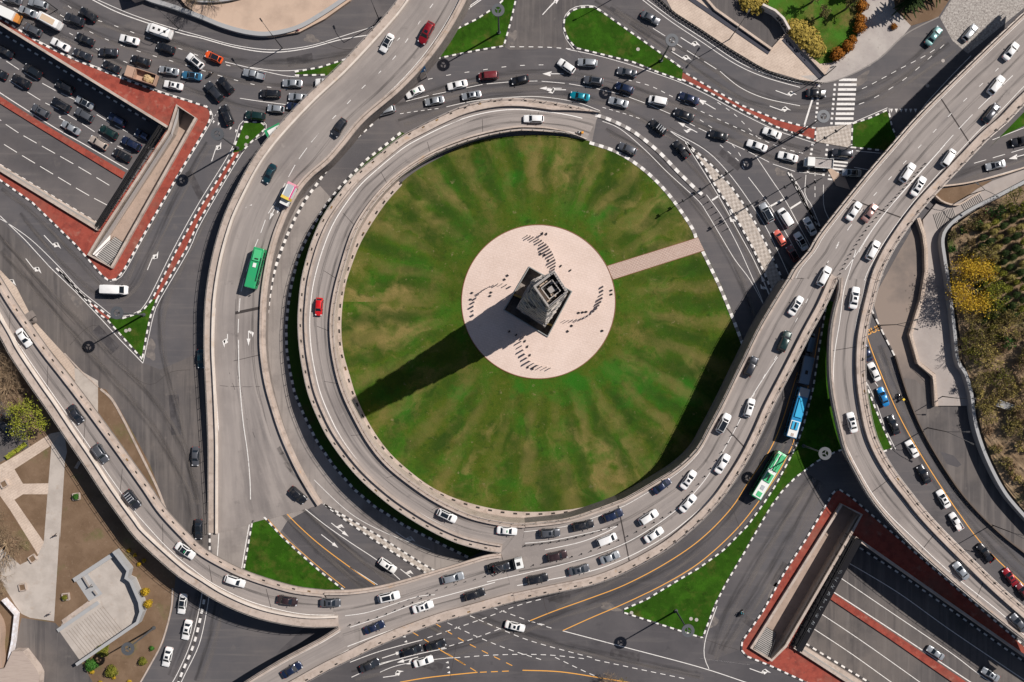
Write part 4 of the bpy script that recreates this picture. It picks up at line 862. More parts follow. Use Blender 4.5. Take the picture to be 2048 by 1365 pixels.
# junction right of the checker strip
mk([(1372, 284), (1350, 270), (1341, 263)], 'g', 0.14); mk([(1342, 263), (1410, 300), (1460, 350), (1510, 420), (1540, 470), (1575, 545), (1590, 580)], 'g', 0.14)
mk([(1372, 288), (1432, 384), (1480, 470), (1510, 525), (1545, 602)], 'g', 0.14)
mk([(1440, 290), (1480, 325), (1490, 345)], 'g', 0.14, (1.0, 1.4)); mk([(1497, 355), (1520, 385), (1545, 420), (1585, 490), (1600, 520)], 'g', 0.14)
mk([(1510, 310), (1540, 355), (1570, 400), (1600, 455), (1625, 500)], 'g', 0.14); mk([(1537, 415), (1566, 399)], 'g', 0.4); mk([(1580, 418), (1602, 404)], 'g', 0.4)
mk([(1424, 401), (1450, 384)], 'g', 0.4); arrow(1468, 435, 120, 'SL', mir=1); arrow(1530, 570, 112, 'SL', mir=1)
mk([(1578, 342), (1596, 370), (1610, 395), (1622, 430), (1640, 455)], 'g', 0.14); mk([(1612, 350), (1610, 390), (1620, 405), (1640, 452)], 'g', 0.14); mk([(1647, 370), (1648, 415), (1662, 445)], 'g', 0.14)
mk([(1630, 345), (1630, 395)], 'g', 0.14, D2); mk([(1712, 302), (1762, 307)], 'g', 0.14); mk([(1708, 335), (1736, 340)], 'g', 0.14)
kb = MB(); kp = PX([(1576, 342), (1590, 370), (1604, 400), (1625, 436), (1640, 458)], 0, True); kerb_strip(kb, kp, 0.4, 0.2)
tag(kb.build('kerb', [M_kwhite, M_kblack]), kind='structure')
# right road
mk([(1948, 327), (2048, 298), (2060, 294)], 'g', 0.14, (3.0, 1.6)); arrow(2037, 313, 195, 'F')
mk([(1985, 280), (2048, 256)], 'g', 0.14); mk([(1890, 375), (1960, 360), (2048, 335)], 'g', 0.14)
# east queue road
mk([(1733, 670), (1745, 705), (1765, 755), (1795, 825), (1830, 890), (1870, 955), (1920, 1030), (1970, 1095), (2048, 1170)], 'g', 0.2, None, MY)
mk([(1735, 768), (1750, 800), (1770, 855), (1792, 900)], 'g', 0.13); mk([(1750, 765), (1756, 773)], 'g', 0.14)
# bus lane
mk([(1640, 655), (1632, 700), (1622, 750), (1597, 850), (1585, 890)], 'g', 0.18, None, MY)
mk([(1584, 893), (1560, 940), (1520, 1000), (1470, 1062), (1400, 1125), (1330, 1168), (1250, 1207), (1180, 1237), (1125, 1262)], 'g', 0.2, None, MY)
mk([(1595, 745), (1578, 800), (1562, 850), (1540, 900), (1500, 960), (1460, 1020), (1400, 1080), (1330, 1128), (1250, 1170), (1180, 1197), (1110, 1222), (1060, 1242)], 'g', 0.2, None, MY)
mk([(1125, 1262), (1250, 1295), (1400, 1335), (1500, 1368)], 'g', 0.18); mk([(1434, 1213), (1414, 1268), (1408, 1300), (1410, 1320), (1418, 1338)], 'g', 0.16)
mk([(549, 1000), (590, 1045), (640, 1090), (700, 1135), (750, 1170)], 'g', 0.2, None, MY); mk([(600, 1010), (650, 1050), (700, 1085), (760, 1125), (800, 1160)], 'g', 0.16)
mk([(700, 1135), (755, 1170)], 'g', 0.14); arrow(680, 1060, 322, 'SL', mir=1); arrow(660, 1083, 322, 'S'); arrow(818, 1152, 322, 'SL', mir=1); arrow(810, 1077, 325, 'L')
mk([(513, 1012), (560, 1066), (600, 1102), (642, 1138), (690, 1176)], 'g', 0.14, None, MY)
mk([(628, 960), (680, 1010), (720, 1040), (780, 1070), (860, 1100)], 'g', 0.12)
# bottom junction
for p in ([(700, 1325), (760, 1303), (845, 1280)], [(703, 1355), (760, 1330), (830, 1310), (893, 1297)]): mk(p, 'g', 0.16)
mk([(760, 1345), (800, 1330), (880, 1318), (910, 1316)], 'g', 0.14)
mk([(790, 1320), (730, 1335)], 'g', 0.14)
for p in ([(855, 1276), (960, 1240), (1040, 1210), (1100, 1195)], [(880, 1298), (940, 1280), (1000, 1258)], [(895, 1246), (950, 1272), (1020, 1300), (1100, 1325)], [(940, 1232), (1000, 1258), (1070, 1285), (1200, 1320)], [(985, 1215), (1060, 1243), (1120, 1262)],
          [(910, 1316), (1000, 1310), (1090, 1310), (1170, 1318)], [(1110, 1315), (1180, 1348), (1215, 1360)], [(1190, 1320), (1260, 1335), (1380, 1360)], [(1060, 1243), (1100, 1253)]): mk(p, 'g', 0.16, (1.25, 1.0))
for p in ([(870, 1247), (930, 1284), (1035, 1337)], [(825, 1265), (850, 1280), (955, 1345)]): mk(p, 'g', 0.18, (1.6, 1.6), MY)
mk([(800, 1365), (860, 1355), (955, 1345)], 'g', 0.22, None, MY); mk([(960, 1345), (1030, 1342)], 'g', 0.2, (1.6, 1.0), MY); mk([(1045, 1341), (1120, 1344), (1200, 1356), (1260, 1366)], 'g', 0.22, None, MY)
for i in range(8):
    x = 935 + i * 37; mk([(x, 1372), (x + 9, 1360), (x + 18, 1372)], 'g', 0.2, None, MY, False)
mk([(880, 1300), (955, 1345)], 'g', 0.2, (3, 1), MY)
tris(811, 1273, 814, 1283, 2); tris(897, 1325, 900, 1345, 3); arrow(785, 1310, 18, 'S'); arrow(815, 1320, 195, 'SL'); arrow(788, 1352, 8, 'L', mir=1); arrow(1520, 1345, 340, 'L', mir=1)
mk([(1400, 1317), (1500, 1330)], 'g', 0.01)
for p in ([(420, 1180), (412, 1230), (398, 1290), (372, 1345), (360, 1370)], [(405, 1182), (396, 1230), (380, 1290), (356, 1345), (342, 1370)]): mk(p, 'g', 0.16)
arrow(508, 402, 238, 'L', 'A', mir=-1); arrow(455, 675, 270, 'L', 'A', mir=-1); arrow(497, 670, 270, 'SL', 'A'); arrow(548, 420, 245, 'SL', 'A')
tag(MW.build('road_markings', M_white), kind='structure'); tag(MY.build('road_markings', M_yellow), kind='structure')

# cracks, seams and tyre marks
MC = MB()
for pts in ([(448, 858), (470, 853), (488, 849), (505, 845)], [(463, 914), (480, 940), (496, 972)], [(453, 950), (462, 962), (475, 950), (487, 940)], [(478, 965), (480, 985), (473, 1000)], [(494, 838), (512, 880), (530, 925)], [(458, 745), (466, 770), (470, 780)], [(435, 772), (480, 774), (520, 773)], [(610, 258), (628, 236), (640, 225), (652, 212)]):
    P = dens(pts, 3); ribbon_mark(MC, [W(p[0] + random.uniform(-.8, .8), p[1] + random.uniform(-.8, .8), zat('A', p[0], p[1]) + 0.002) for p in P], 0.09)
for pts in ([(0, 470), (70, 560), (150, 650)], [(120, 800), (220, 950), (300, 1010)][:0] or [(140, 690), (190, 650), (235, 700)], [(1130, 820), (1131, 821)], [(1085, 1190), (1092, 1220), (1100, 1235)], [(1475, 1300), (1440, 1290), (1412, 1280)], [(1412, 560), (1436, 600), (1450, 640)], [(900, 1360), (905, 1330), (912, 1290)], [(1340, 255), (1400, 290), (1440, 320)], [(1150, 98), (1170, 120), (1185, 130)], [(1480, 1060), (1465, 1020), (1440, 1000)], [(380, 740), (340, 745), (300, 770), (245, 740)], [(640, 80), (690, 100), (740, 90)]):
    P = dens(pts, 5); ribbon_mark(MC, [W(p[0] + random.uniform(-.6, .6), p[1] + random.uniform(-.6, .6), 0.016) for p in P], 0.08)
MC.build('road_cracks', M_joint)['kind'] = 'structure'
M_patch = mat('repair_asphalt', [(0.055, 0.05, 0.053), ((0.085, 0.078, 0.08), 0.5, .45, .6, 1)], 0.85)
M_pale = mat('dust_spill', [(0.19, 0.165, 0.15), ((0.12, 0.108, 0.105), 0.7, .4, .6, 1)], 0.95)
rr2 = random.Random(21)
def blob(px, py, rx, ry, a, mt, nm='road_patch', z=0.0105):
    n = 22; ph = rr2.uniform(0, 6); P = []
    for k in range(n):
        t = 6.283 * k / n; r = 1 + .22 * math.sin(3 * t + ph) + .12 * math.sin(5 * t + ph * 2); x, y = rx * r * math.cos(t), ry * r * math.sin(t); P.append((px + x * math.cos(a) - y * math.sin(a), py + x * math.sin(a) + y * math.cos(a)))
    patch(nm, P, mt, z)
for x, y, a, w_, h_ in ((1110, 1190, .3, 30, 14), (1560, 1150, 2.1, 26, 9), (1500, 1245, .6, 14, 8), (350, 830, 1.5, 40, 10), (210, 680, .8, 30, 12), (600, 120, -.2, 26, 9), (1190, 55, .6, 14, 8), (1460, 320, .7, 26, 7), (1280, 60, .7, 24, 8), (390, 370, 1.1, 30, 7), (860, 1330, .3, 26, 9), (1250, 1310, .2, 30, 8)):
    c_, s_ = math.cos(a), math.sin(a); patch('road_patch', [(x + u * w_ * c_ - v * h_ * s_, y + u * w_ * s_ + v * h_ * c_) for u, v in ((-1, -1), (1, -1), (1, 1), (-1, 1))], M_patch, 0.0105)
for x, y, rx, ry, a in ((622, 78, 14, 8, .3), (1025, 75, 9, 14, .2), (1610, 1110, 8, 30, .5), (1545, 1190, 8, 26, .5), (1420, 1240, 14, 20, .4), (150, 1000 - 400, 18, 7, .8), (300, 700, 12, 20, 0), (770, 60, 9, 16, .5), (1560, 345, 12, 7, .5), (1220, 1215, 20, 7, .3), (1720, 160, 22, 9, 2.5)): blob(x, y, rx, ry, a, M_pale)

# oil and tyre wear along the lanes, faint and broken
def stain_mat(name, c, amt):
    m = bpy.data.materials.new(name); m.use_nodes = True; nt = m.node_tree; b = nt.nodes['Principled BSDF']; b.inputs['Base Color'].default_value = (*c, 1); b.inputs['Roughness'].default_value = .8
    u = nt.nodes.new('ShaderNodeUVMap'); sx = nt.nodes.new('ShaderNodeSeparateXYZ'); nt.links.new(u.outputs['UV'], sx.inputs[0])
    a = nt.nodes.new('ShaderNodeMath'); a.operation = 'PINGPONG'; a.inputs[1].default_value = .5; nt.links.new(sx.outputs['X'], a.inputs[0])
    r = nt.nodes.new('ShaderNodeMapRange'); r.interpolation_type = 'SMOOTHSTEP'; r.inputs['From Max'].default_value = .45; nt.links.new(a.outputs[0], r.inputs['Value'])
    mp = nt.nodes.new('ShaderNodeMapping'); mp.inputs['Scale'].default_value = (3.0, .12, 1); nt.links.new(u.outputs['UV'], mp.inputs[0]); n = nt.nodes.new('ShaderNodeTexNoise'); n.inputs['Scale'].default_value = 1.0; n.inputs['Detail'].default_value = 5; nt.links.new(mp.outputs[0], n.inputs['Vector'])
    r2 = nt.nodes.new('ShaderNodeMapRange'); r2.inputs['From Min'].default_value = .35; r2.inputs['From Max'].default_value = .65; r2.inputs['To Max'].default_value = amt; nt.links.new(n.outputs['Fac'], r2.inputs['Value'])
    k = nt.nodes.new('ShaderNodeMath'); k.operation = 'MULTIPLY'; nt.links.new(r.outputs[0], k.inputs[0]); nt.links.new(r2.outputs[0], k.inputs[1])
    t = nt.nodes.new('ShaderNodeBsdfTransparent'); mx = nt.nodes.new('ShaderNodeMixShader'); nt.links.new(k.outputs[0], mx.inputs[0]); nt.links.new(t.outputs[0], mx.inputs[1]); nt.links.new(b.outputs[0], mx.inputs[2]); nt.links.new(mx.outputs[0], nt.nodes['Material Output'].inputs['Surface']); return m
M_oil = stain_mat('oil_stain', (.038, .035, .036), .5); M_dust = stain_mat('dust_streak', (.2, .175, .16), .55)
WEAR = [(MB(), M_oil), (MB(), M_dust)]
def wear(pts, w, k=0, layer='g', lift_=0.0):
    mb = WEAR[k][0]; P = dens(pts, 12); Pw = [W(p[0], p[1], zat(layer, p[0], p[1]) + 0.0015 + .0004 * k) for p in P]; A = offset(Pw, w / 2); B = offset(Pw, -w / 2); L = random.uniform(0, 50)
    for i in range(len(P) - 1):
        l = (Pw[i + 1] - Pw[i]).length; mb.face([A[i], B[i], B[i + 1], A[i + 1]], 0, [(0, L), (1, L), (1, L + l), (0, L + l)]); L += l
G = [[(0, 500), (100, 620), (200, 730), (300, 850), (370, 980), (380, 1080)], [(0, 470), (100, 580), (210, 700), (320, 820), (390, 960), (400, 1090)], [(390, 260), (340, 360), (280, 470), (240, 560), (210, 575), (150, 520), (60, 420), (0, 375)], [(410, 420), (380, 480), (330, 590), (320, 690), (360, 850), (390, 1000)],
     [(410, 280), (350, 400), (300, 500), (262, 575), (205, 590), (130, 530), (40, 430)], [(0, 12), (120, 72), (260, 135), (400, 185), (520, 220), (620, 228)], [(60, 0), (200, 70), (340, 118), (470, 158), (600, 170), (700, 160)], [(120, 0), (240, 55), (360, 92), (480, 122), (620, 122), (740, 92)],
     [(790, 215), (860, 190), (960, 172), (1060, 168), (1180, 172), (1300, 205), (1440, 265), (1560, 320), (1680, 350)], [(830, 190), (920, 162), (1040, 148), (1160, 152), (1280, 180), (1400, 225), (1520, 275), (1640, 310)], [(800, 240), (900, 208), (1000, 190), (1120, 185), (1220, 205), (1320, 255), (1400, 310), (1470, 380), (1530, 470), (1580, 550)],
     [(1220, 10), (1310, 70), (1400, 120), (1500, 180), (1620, 205), (1760, 165), (1880, 70)], [(1190, 0), (1290, 70), (1400, 140), (1500, 200), (1620, 225), (1750, 190), (1900, 90)], [(1215, 262), (1300, 310), (1370, 385), (1430, 470), (1480, 560), (1510, 650)], [(1360, 300), (1420, 375), (1470, 460), (1520, 560), (1545, 640)],
     [(1600, 780), (1560, 880), (1500, 980), (1400, 1085), (1280, 1165), (1100, 1235), (900, 1300), (700, 1350)], [(1570, 780), (1530, 870), (1470, 965), (1370, 1060), (1250, 1140), (1100, 1205)], [(1640, 960), (1590, 1060), (1530, 1160), (1470, 1250), (1440, 1300)], [(1620, 950), (1560, 1040), (1500, 1140), (1450, 1230), (1425, 1310)],
     [(600, 1010), (680, 1080), (760, 1140), (900, 1210), (1100, 1280), (1400, 1350)], [(560, 1020), (640, 1100), (740, 1180), (880, 1260)], [(1745, 700), (1790, 810), (1850, 930), (1930, 1040), (2048, 1165)], [(1760, 690), (1810, 810), (1870, 925), (1950, 1030), (2048, 1130)], [(395, 1180), (375, 1270), (340, 1350)], [(440, 1180), (420, 1280), (390, 1365)], [(2048, 310), (1960, 335), (1880, 365)]]
for g in G:
    wear([(x + random.uniform(-4, 4), y + random.uniform(-4, 4)) for x, y in g], random.uniform(1.6, 2.6), 0); wear([(x + random.uniform(5, 12), y + random.uniform(5, 12)) for x, y in g], random.uniform(1.2, 2.2), 1)
for g in ([(555, 890), (575, 930), (605, 965), (640, 1000)], [(545, 870), (565, 915), (590, 950)], [(563, 905), (590, 945), (620, 975)]): wear([g[0], *g[1:]], 1.6, 0, 'A')
DECKW = [('A', (.42, .56), 0), ('A', (.75, .8), 0), ('B', (.45, .5), 0), ('B', (.72, .75), 0), ('C', (.3, .3), 0), ('C', (.62, .62), 0), ('H', (.22, .22), 0), ('H', (.45, .45), 0), ('H', (.68, .68), 0), ('D', (.45, .45), 0), ('F', (.42, .42), 0), ('G', (.3, .3), 0), ('G', (.65, .65), 0)]
for nm, (f0, f1), k in DECKW:
    e1, e2 = DECKS[nm]; n_ = len(e1); Q = []
    for i in range(0, n_, 2):
        f = f0 + (f1 - f0) * i / n_; a_, c_ = e1[i], e2[i]; Q.append((a_[0] + (c_[0] - a_[0]) * f, a_[1] + (c_[1] - a_[1]) * f))
    wear(Q, .9, 0, nm, .01)
for b_, m_ in WEAR: b_.build('road_stains', m_)['kind'] = 'structure'
_T = ['', '', 'twenty', 'thirty', 'forty', 'fifty', 'sixty', 'seventy', 'eighty', 'ninety']
_O = ['', 'first', 'second', 'third', 'fourth', 'fifth', 'sixth', 'seventh', 'eighth', 'ninth', 'tenth', 'eleventh', 'twelfth', 'thirteenth', 'fourteenth', 'fifteenth', 'sixteenth', 'seventeenth', 'eighteenth', 'nineteenth']
def ORDN(i):
    n = i + 1
    if n < 20: return _O[n]
    return _T[n // 10][:-1] + 'ieth' if n % 10 == 0 else _T[n // 10] + '-' + _O[n % 10]
# ------------------------------------------------------------------ monument
M_steelc = mat('tower_cladding', [(0.36, 0.34, 0.325), ((0.50, 0.44, 0.39), 0.8, 0.5, 0.62, 0.9), ((0.17, 0.155, 0.145), 1.1, 0.52, 0.62, 0.85)], 0.55, 0.0)
M_steell = mat('tower_light_metal', [(0.36, 0.33, 0.31)], 0.45, 0.3)
M_darkpit = mat('pit_stone', [(0.24, 0.21, 0.19), ((0.28, 0.2, 0.10), 0.4, 0.55, 0.7, 0.6), ((0.07, 0.065, 0.06), 0.8, 0.5, 0.7, 0.7)], 0.7)
TH = 51.0
Bc = [(1063, 561), (1031, 617), (1090, 656), (1123, 601)]          # N, W, S, E on the ground
Tc = [(1107.7, 543), (1067, 573.6), (1097, 616), (1134.6, 585)]   # same, seen at the top
Bw = [W(x, y, 0) for x, y in Bc]; Tw = [W(x, y, TH) for x, y in Tc]
mon = empty('monument', LC, label='tall twisting steel tower standing in a square pit on the pink plaza', cat='monument')
def rel(p): return p - LC
def ring_at(u):
    z0, z1 = -3.5, TH
    P = []
    order = [(0, 0), (1, 0), (1, 1), (2, 1), (2, 2), (3, 2), (3, 3), (0, 3)]     # (top index, base index)
    for t, b_ in order:
        p = Bw[b_].lerp(Tw[t], u); P.append(Vector((p.x, p.y, z0 + (z1 - z0) * u)))
    return P
b = MB(); NL = 30
rings = []
jr_ = random.Random(3)
for i in range(NL):
    jt = jr_.uniform(-.03, .03)
    u0, u1 = i / NL, (i + 0.72) / NL
    for u, grow in ((u0, 1.0 + jt), (u1, 1.0 + jt), (u1, 0.88), ((i + 1) / NL, 0.88)):
        r = ring_at(u); c = sum(r, Vector()) / 8; rings.append([rel(c + (p - c) * grow) for p in r])
for r0, r1 in zip(rings, rings[1:]):
    for k in range(8):
        j = (k + 1) % 8; b.face([r0[k], r0[j], r1[j], r1[k]], 0)
rs_ = random.Random(4)
for k in range(260):
    u = rs_.uniform(.02, .97); r = ring_at(u); f = rs_.randrange(8); p, q = rel(r[f]), rel(r[(f + 1) % 8])
    if (q - p).length < .8: continue
    c_ = p.lerp(q, rs_.uniform(.1, .9)); c0 = sum([rel(x) for x in r], Vector()) / 8; o_ = Vector((c_.x - c0.x, c_.y - c0.y, 0)).normalized(); e_ = (q - p).normalized()
    b.box(c_ + o_ * .05, rs_.uniform(.4, 1.6), rs_.uniform(.12, .34), rs_.uniform(.3, 1.2), math.atan2(e_.y, e_.x), rs_.randrange(3))
b.build('shaft', [M_steelc, mat('clad_pale', [(.48, .43, .39)], .6), mat('clad_dark', [(.14, .13, .13)], .5)], mon)
top = ring_at(1.0)[::1]
T4 = [rel(t) for t in Tw]; tc = sum(T4, Vector()) / 4
def t4(g, dz_): return [tc + (p - tc) * g + Vector((0, 0, dz_)) for p in T4]
b = MB(); o1, i1 = t4(1.03, 0.6), t4(0.86, 0.6); o0, i0 = t4(1.03, -0.5), t4(0.86, -1.6)
for k in range(4):
    j = (k + 1) % 4
    b.face([o1[k], o1[j], i1[j], i1[k]]); b.face([o0[k], o0[j], o1[j], o1[k]]); b.face([i0[j], i0[k], i1[k], i1[j]])
b.build('top_frame', M_steell, mon)
b = MB(); b.face(t4(0.87, -1.5)); b.build('top_platform', mat('dark_deck', [(0.03, 0.028, 0.028)], 0.8), mon)
b = MB()
d1 = (T4[1] - T4[0]).normalized(); ang = math.atan2(d1.y, d1.x)
b.box(tc + Vector((0.1, 0, -1.5)), 1.1, 1.1, 1.3, ang); b.build('hatch', M_steell, mon)
for s_, ln in ((1.25, 2.6), (-1.25, 2.6)):
    b = MB(); n_ = Vector((-d1.y, d1.x, 0)); b.box(tc + n_ * s_ + Vector((0, 0, -1.5)), ln, 0.18, 1.7, ang); b.box(tc + d1 * s_ + Vector((0, 0, -1.5)), 0.18, ln, 1.6, ang)
    b.build('top_beam', M_steell if s_ < 0 else M_steelc, mon)
b = MB(); n_ = Vector((-d1.y, d1.x, 0)); b.box(tc + d1 * 1.6 + Vector((0, 0, -1.5)), 0.5, 3.0, 0.9, ang); b.box(tc - n_ * 1.7 + Vector((0, 0, -1.5)), 2.4, 0.25, 0.5, ang); b.build('top_duct', mat('rust_duct', [(0.42, 0.33, 0.26)], 0.7), mon)
rt_ = random.Random(9)
for k in range(9):
    b = MB(); x, y = rt_.uniform(-1.7, 1.7), rt_.uniform(-1.7, 1.7)
    b.box(tc + d1 * x + n_ * y + Vector((0, 0, -1.5)), rt_.uniform(.3, .8), rt_.uniform(.2, .6), rt_.uniform(.4, 1.5), ang); b.build('roof_unit', (M_steell, MATS['rust_duct'], M_steelc)[k % 3], mon)
for k in range(4):
    p, q = T4[k], T4[(k + 1) % 4]; b = MB()
    for j in range(9): b.tube(p.lerp(q, (j + .5) / 9) + Vector((0, 0, .5)), p.lerp(q, (j + .5) / 9) + Vector((0, 0, 1.5)), .07, .05, 5)
    b.path([p + Vector((0, 0, 1.5)), q + Vector((0, 0, 1.5))], .07, 5); b.build('top_railing', M_steelc, mon)
# pit round the tower
pitw = ccw([rel(W(*p)) for p in pit_px])
b = MB()
for k in range(4):
    j = (k + 1) % 4; b.face([pitw[k] + Vector((0, 0, pz)), pitw[j] + Vector((0, 0, pz)), pitw[j] - Vector((0, 0, 4)), pitw[k] - Vector((0, 0, 4))][::-1])
b.face([p - Vector((0, 0, 4)) for p in pitw]); b.build('pit', M_darkpit, mon)
b = MB(); strip(b, pitw, (0.0, -0.32), (0.0, pz + 0.35), True); b.build('pit_rim', mat('rim_glass', [(0.30, 0.31, 0.30)], 0.2, 0.2), mon)
for (x, y, l, a_) in ((1038, 593, 3.4, 1.2), (1098, 648, 3.5, 1.1)):
    b = MB(); b.box(rel(W(x, y, 0)) - Vector((0, 0, 3.9)), 0.5, l, 2.2, a_); b.build('entrance_panel', mat('brass', [(0.42, 0.30, 0.10)], 0.5, 0.3), mon)

# name steles in four curling rows
def zc(p): return (900 + p[0] / 3.9, 430 + p[1] / 3.9)
rows = [([(600, 165), (650, 180), (700, 200), (745, 235), (775, 275), (800, 315), (815, 355), (820, 395), (812, 435), (795, 465)], 19, 'upper', 3.4, 200),
        ([(185, 780), (185, 700), (205, 650), (240, 605), (290, 570), (340, 550), (390, 540), (430, 545), (470, 560)], 14, 'pit side', 2.6, 90),
        ([(560, 920), (553, 965), (557, 1010), (570, 1055), (590, 1100), (620, 1140), (665, 1165), (720, 1185), (780, 1195)], 13, 'lower', 3.2, 0),
        ([(1192, 560), (1190, 620), (1175, 680), (1140, 735), (1095, 775), (1045, 800), (995, 815), (945, 820), (900, 820)], 16, 'path side', 2.8, 0)]
M_stele = mat('stele_stone', [(0.42, 0.38, 0.36), ((0.25, 0.22, 0.21), 1.5, 0.55, 0.7, 0.7)], 0.6)
stele0 = None
names = ['row above the tower pit', 'row crossing the tower shadow edge', 'row below the tower pit', 'row near the brick path']
rl = [('standing stone slab in the row curling over the upper part of the plaza', 0), ('standing stone slab in the row crossing the edge of the tower shadow, ring road side', 1), ('standing stone slab in the row curling below the tower pit', 2), ('standing stone slab in the row that starts by the brick path', 3)]
for ri, (pts, n, nm, hh, _) in enumerate(rows):
    pl = resample(dens([zc(p) for p in pts], 3), n)
    for i, p in enumerate(pl):
        q = pl[min(i + 1, n - 1)]; q0 = pl[max(0, i - 1)]
        a_ = math.atan2(-(q[1] - q0[1]), q[0] - q0[0]) + 0.5 + random.uniform(-.25, .25)
        if stele0 is None:
            b = MB(); b.face([(-.75, -.06, 0), (.75, -.06, 0), (.75, .06, 0), (-.75, .06, 0)]); 
            zt = 1.0
            P = [(-.75, -.06), (.75, -.06), (.75, .06), (-.75, .06)]; Tz = [0.8, 1.0, 1.0, 0.8]
            for k in range(4):
                j = (k + 1) % 4; b.face([(*P[k], 0), (*P[j], 0), (*P[j], Tz[j]), (*P[k], Tz[k])])
            b.face([(*P[k], Tz[k]) for k in range(4)])
            stele0 = b.build('stele', M_stele); o = stele0
        else: o = stele0.copy(); col.objects.link(o)
        o.location = W(p[0], p[1], 0) + Vector((0, 0, pz)); o.rotation_euler = (0, 0, a_); f = 0.55 + 0.45 * math.sin(math.pi * (i + 1) / (n + 1)); o.scale = (0.28 * random.uniform(.5, 1.2), 1, hh * f * random.uniform(.5, .9))
        tag(o, ORDN(i) + ' stone slab from the ' + ['outer end', 'shadow end', 'tower end', 'upper end'][ri] + ' of the ' + names[ri], 'memorial stone', 'stone slabs in the ' + names[ri])
M_dk = mat('lamp_black', [(0.03, 0.03, 0.033)], 0.5, 0.3)
fl0 = None
spots = sorted([(1085, 467), (1093, 468), (1081, 508), (1089, 510), (1097, 521), (1122, 532), (1141, 541), (1015, 551), (1009, 559), (982, 585), (980, 592), (944, 586), (941, 599), (1223, 581), (1223, 589), (1158, 626), (1166, 625), (1173, 624), (1144, 652), (1136, 663), (1018, 664), (1032, 671), (1050, 683), (1055, 694), (1060, 711), (1056, 735), (1066, 738), (1205, 662)], key=lambda p: (math.atan2(p[1] - 604, p[0] - 1077) + .3) % 6.283)
for i, (x, y) in enumerate(spots):
    if fl0 is None:
        b = MB(); b.box((0, 0, 0), 0.4, 0.3, 0.12); b.box((0, 0, 0.1), 0.42, 0.32, 0.34, 0.0, 0, Matrix.Rotation(0.5, 4, 'Y')); b.tube((-.2, 0, 0.1), (-.2, 0, 0.5), 0.05)
        fl0 = b.build('floodlight', M_dk); o = fl0
    else: o = fl0.copy(); col.objects.link(o)
    o.location = W(x, y, 0) + Vector((0, 0, pz)); d = o.location - LC; o.rotation_euler = (0, 0, math.atan2(-d.y, -d.x))
    tag(o, ORDN(i) + ' ground floodlight on the pink plaza, clockwise from the brick path', 'floodlight', 'floodlights on the pink plaza')

# ------------------------------------------------------------------ street lamps
M_ring = mat('mast_grey', [(0.115, 0.12, 0.13)], 0.5, 0.4)
def ring_mast():
    root = empty('ring_lamp_mast')
    b = MB(); b.tube((0, 0, 0), (0, 0, 15.2), 0.24, 0.13, 10); b.tube((0, 0, 0), (0, 0, .5), 0.45, 0.4, 10); b.build('mast', M_ring, root)
    b = MB(); N = 32
    for k in range(N):
        a0, a1 = 2 * math.pi * k / N, 2 * math.pi * (k + 1) / N
        c0, s0, c1, s1 = math.cos(a0), math.sin(a0), math.cos(a1), math.sin(a1)
        ro, ri, z0, z1 = 1.42, 0.72, 15.2, 15.5
        b.face([(ri * c0, ri * s0, z1), (ro * c0, ro * s0, z1), (ro * c1, ro * s1, z1), (ri * c1, ri * s1, z1)])
        b.face([(ri * c0, ri * s0, z0), (ri * c1, ri * s1, z0), (ro * c1, ro * s1, z0), (ro * c0, ro * s0, z0)])
        b.face([(ro * c0, ro * s0, z0), (ro * c1, ro * s1, z0), (ro * c1, ro * s1, z1), (ro * c0, ro * s0, z1)])
        b.face([(ri * c1, ri * s1, z0), (ri * c0, ri * s0, z0), (ri * c0, ri * s0, z1), (ri * c1, ri * s1, z1)])
    b.build('lamp_ring', M_ring, root)
    for k in range(3):
        a = 2 * math.pi * k / 3 + 0.5; b = MB(); b.box((0.4 * math.cos(a), 0.4 * math.sin(a), 15.25), 0.85, 0.2, 0.18, a); b.build('spoke', M_ring, root)
    return root
rm0 = ring_mast()
RM = [((998, 66), 'on the grass wedge above the maroon van'), ((475, 297), 'at the join of small grass tip and red strip'), ((1322, 122), 'on the narrow end of the teardrop grass island'), ((1604, 264), 'on the red strip beside the zebra crossing'), ((1607, 892), 'on the shaded grass between green trolleybus and flyover branch'), ((1352, 1222), 'on the lowest grass wedge by the yellow lines'), ((288, 630), 'on the grass wedge below the white van'), ((308, 1256), 'among the bushes of the small park')]
for i, ((x, y), lb) in enumerate(RM):
    o = rm0 if i == 0 else copy_tree(rm0)
    o.location = W(x, y, 0.1); o.rotation_euler = (0, 0, 0.7 * i); tag(o, 'tall ring headed lamp mast ' + lb, 'lamp mast', 'ring headed lamp masts')
def arm_lamp(h, arms, name='street_lamp'):
    root = empty(name)
    b = MB(); b.tube((0, 0, 0), (0, 0, h), 0.13, 0.08, 8); b.build('pole', M_dk, root)
    for (a, L, kind) in arms:
        b = MB(); c, s = math.cos(a), math.sin(a)
        pts = [Vector((c * L * t, s * L * t, h + 0.9 * math.sin(t * 1.8))) for t in [k / 6 for k in range(7)]]
        b.path(pts, 0.06, 6); b.build('arm', M_dk, root)
        b = MB(); b.box(pts[-1] + Vector((c * 0.35, s * 0.35, -0.08)), 0.9, 0.32, 0.16, a); b.build('lamp_head', M_dk, root)
    return root
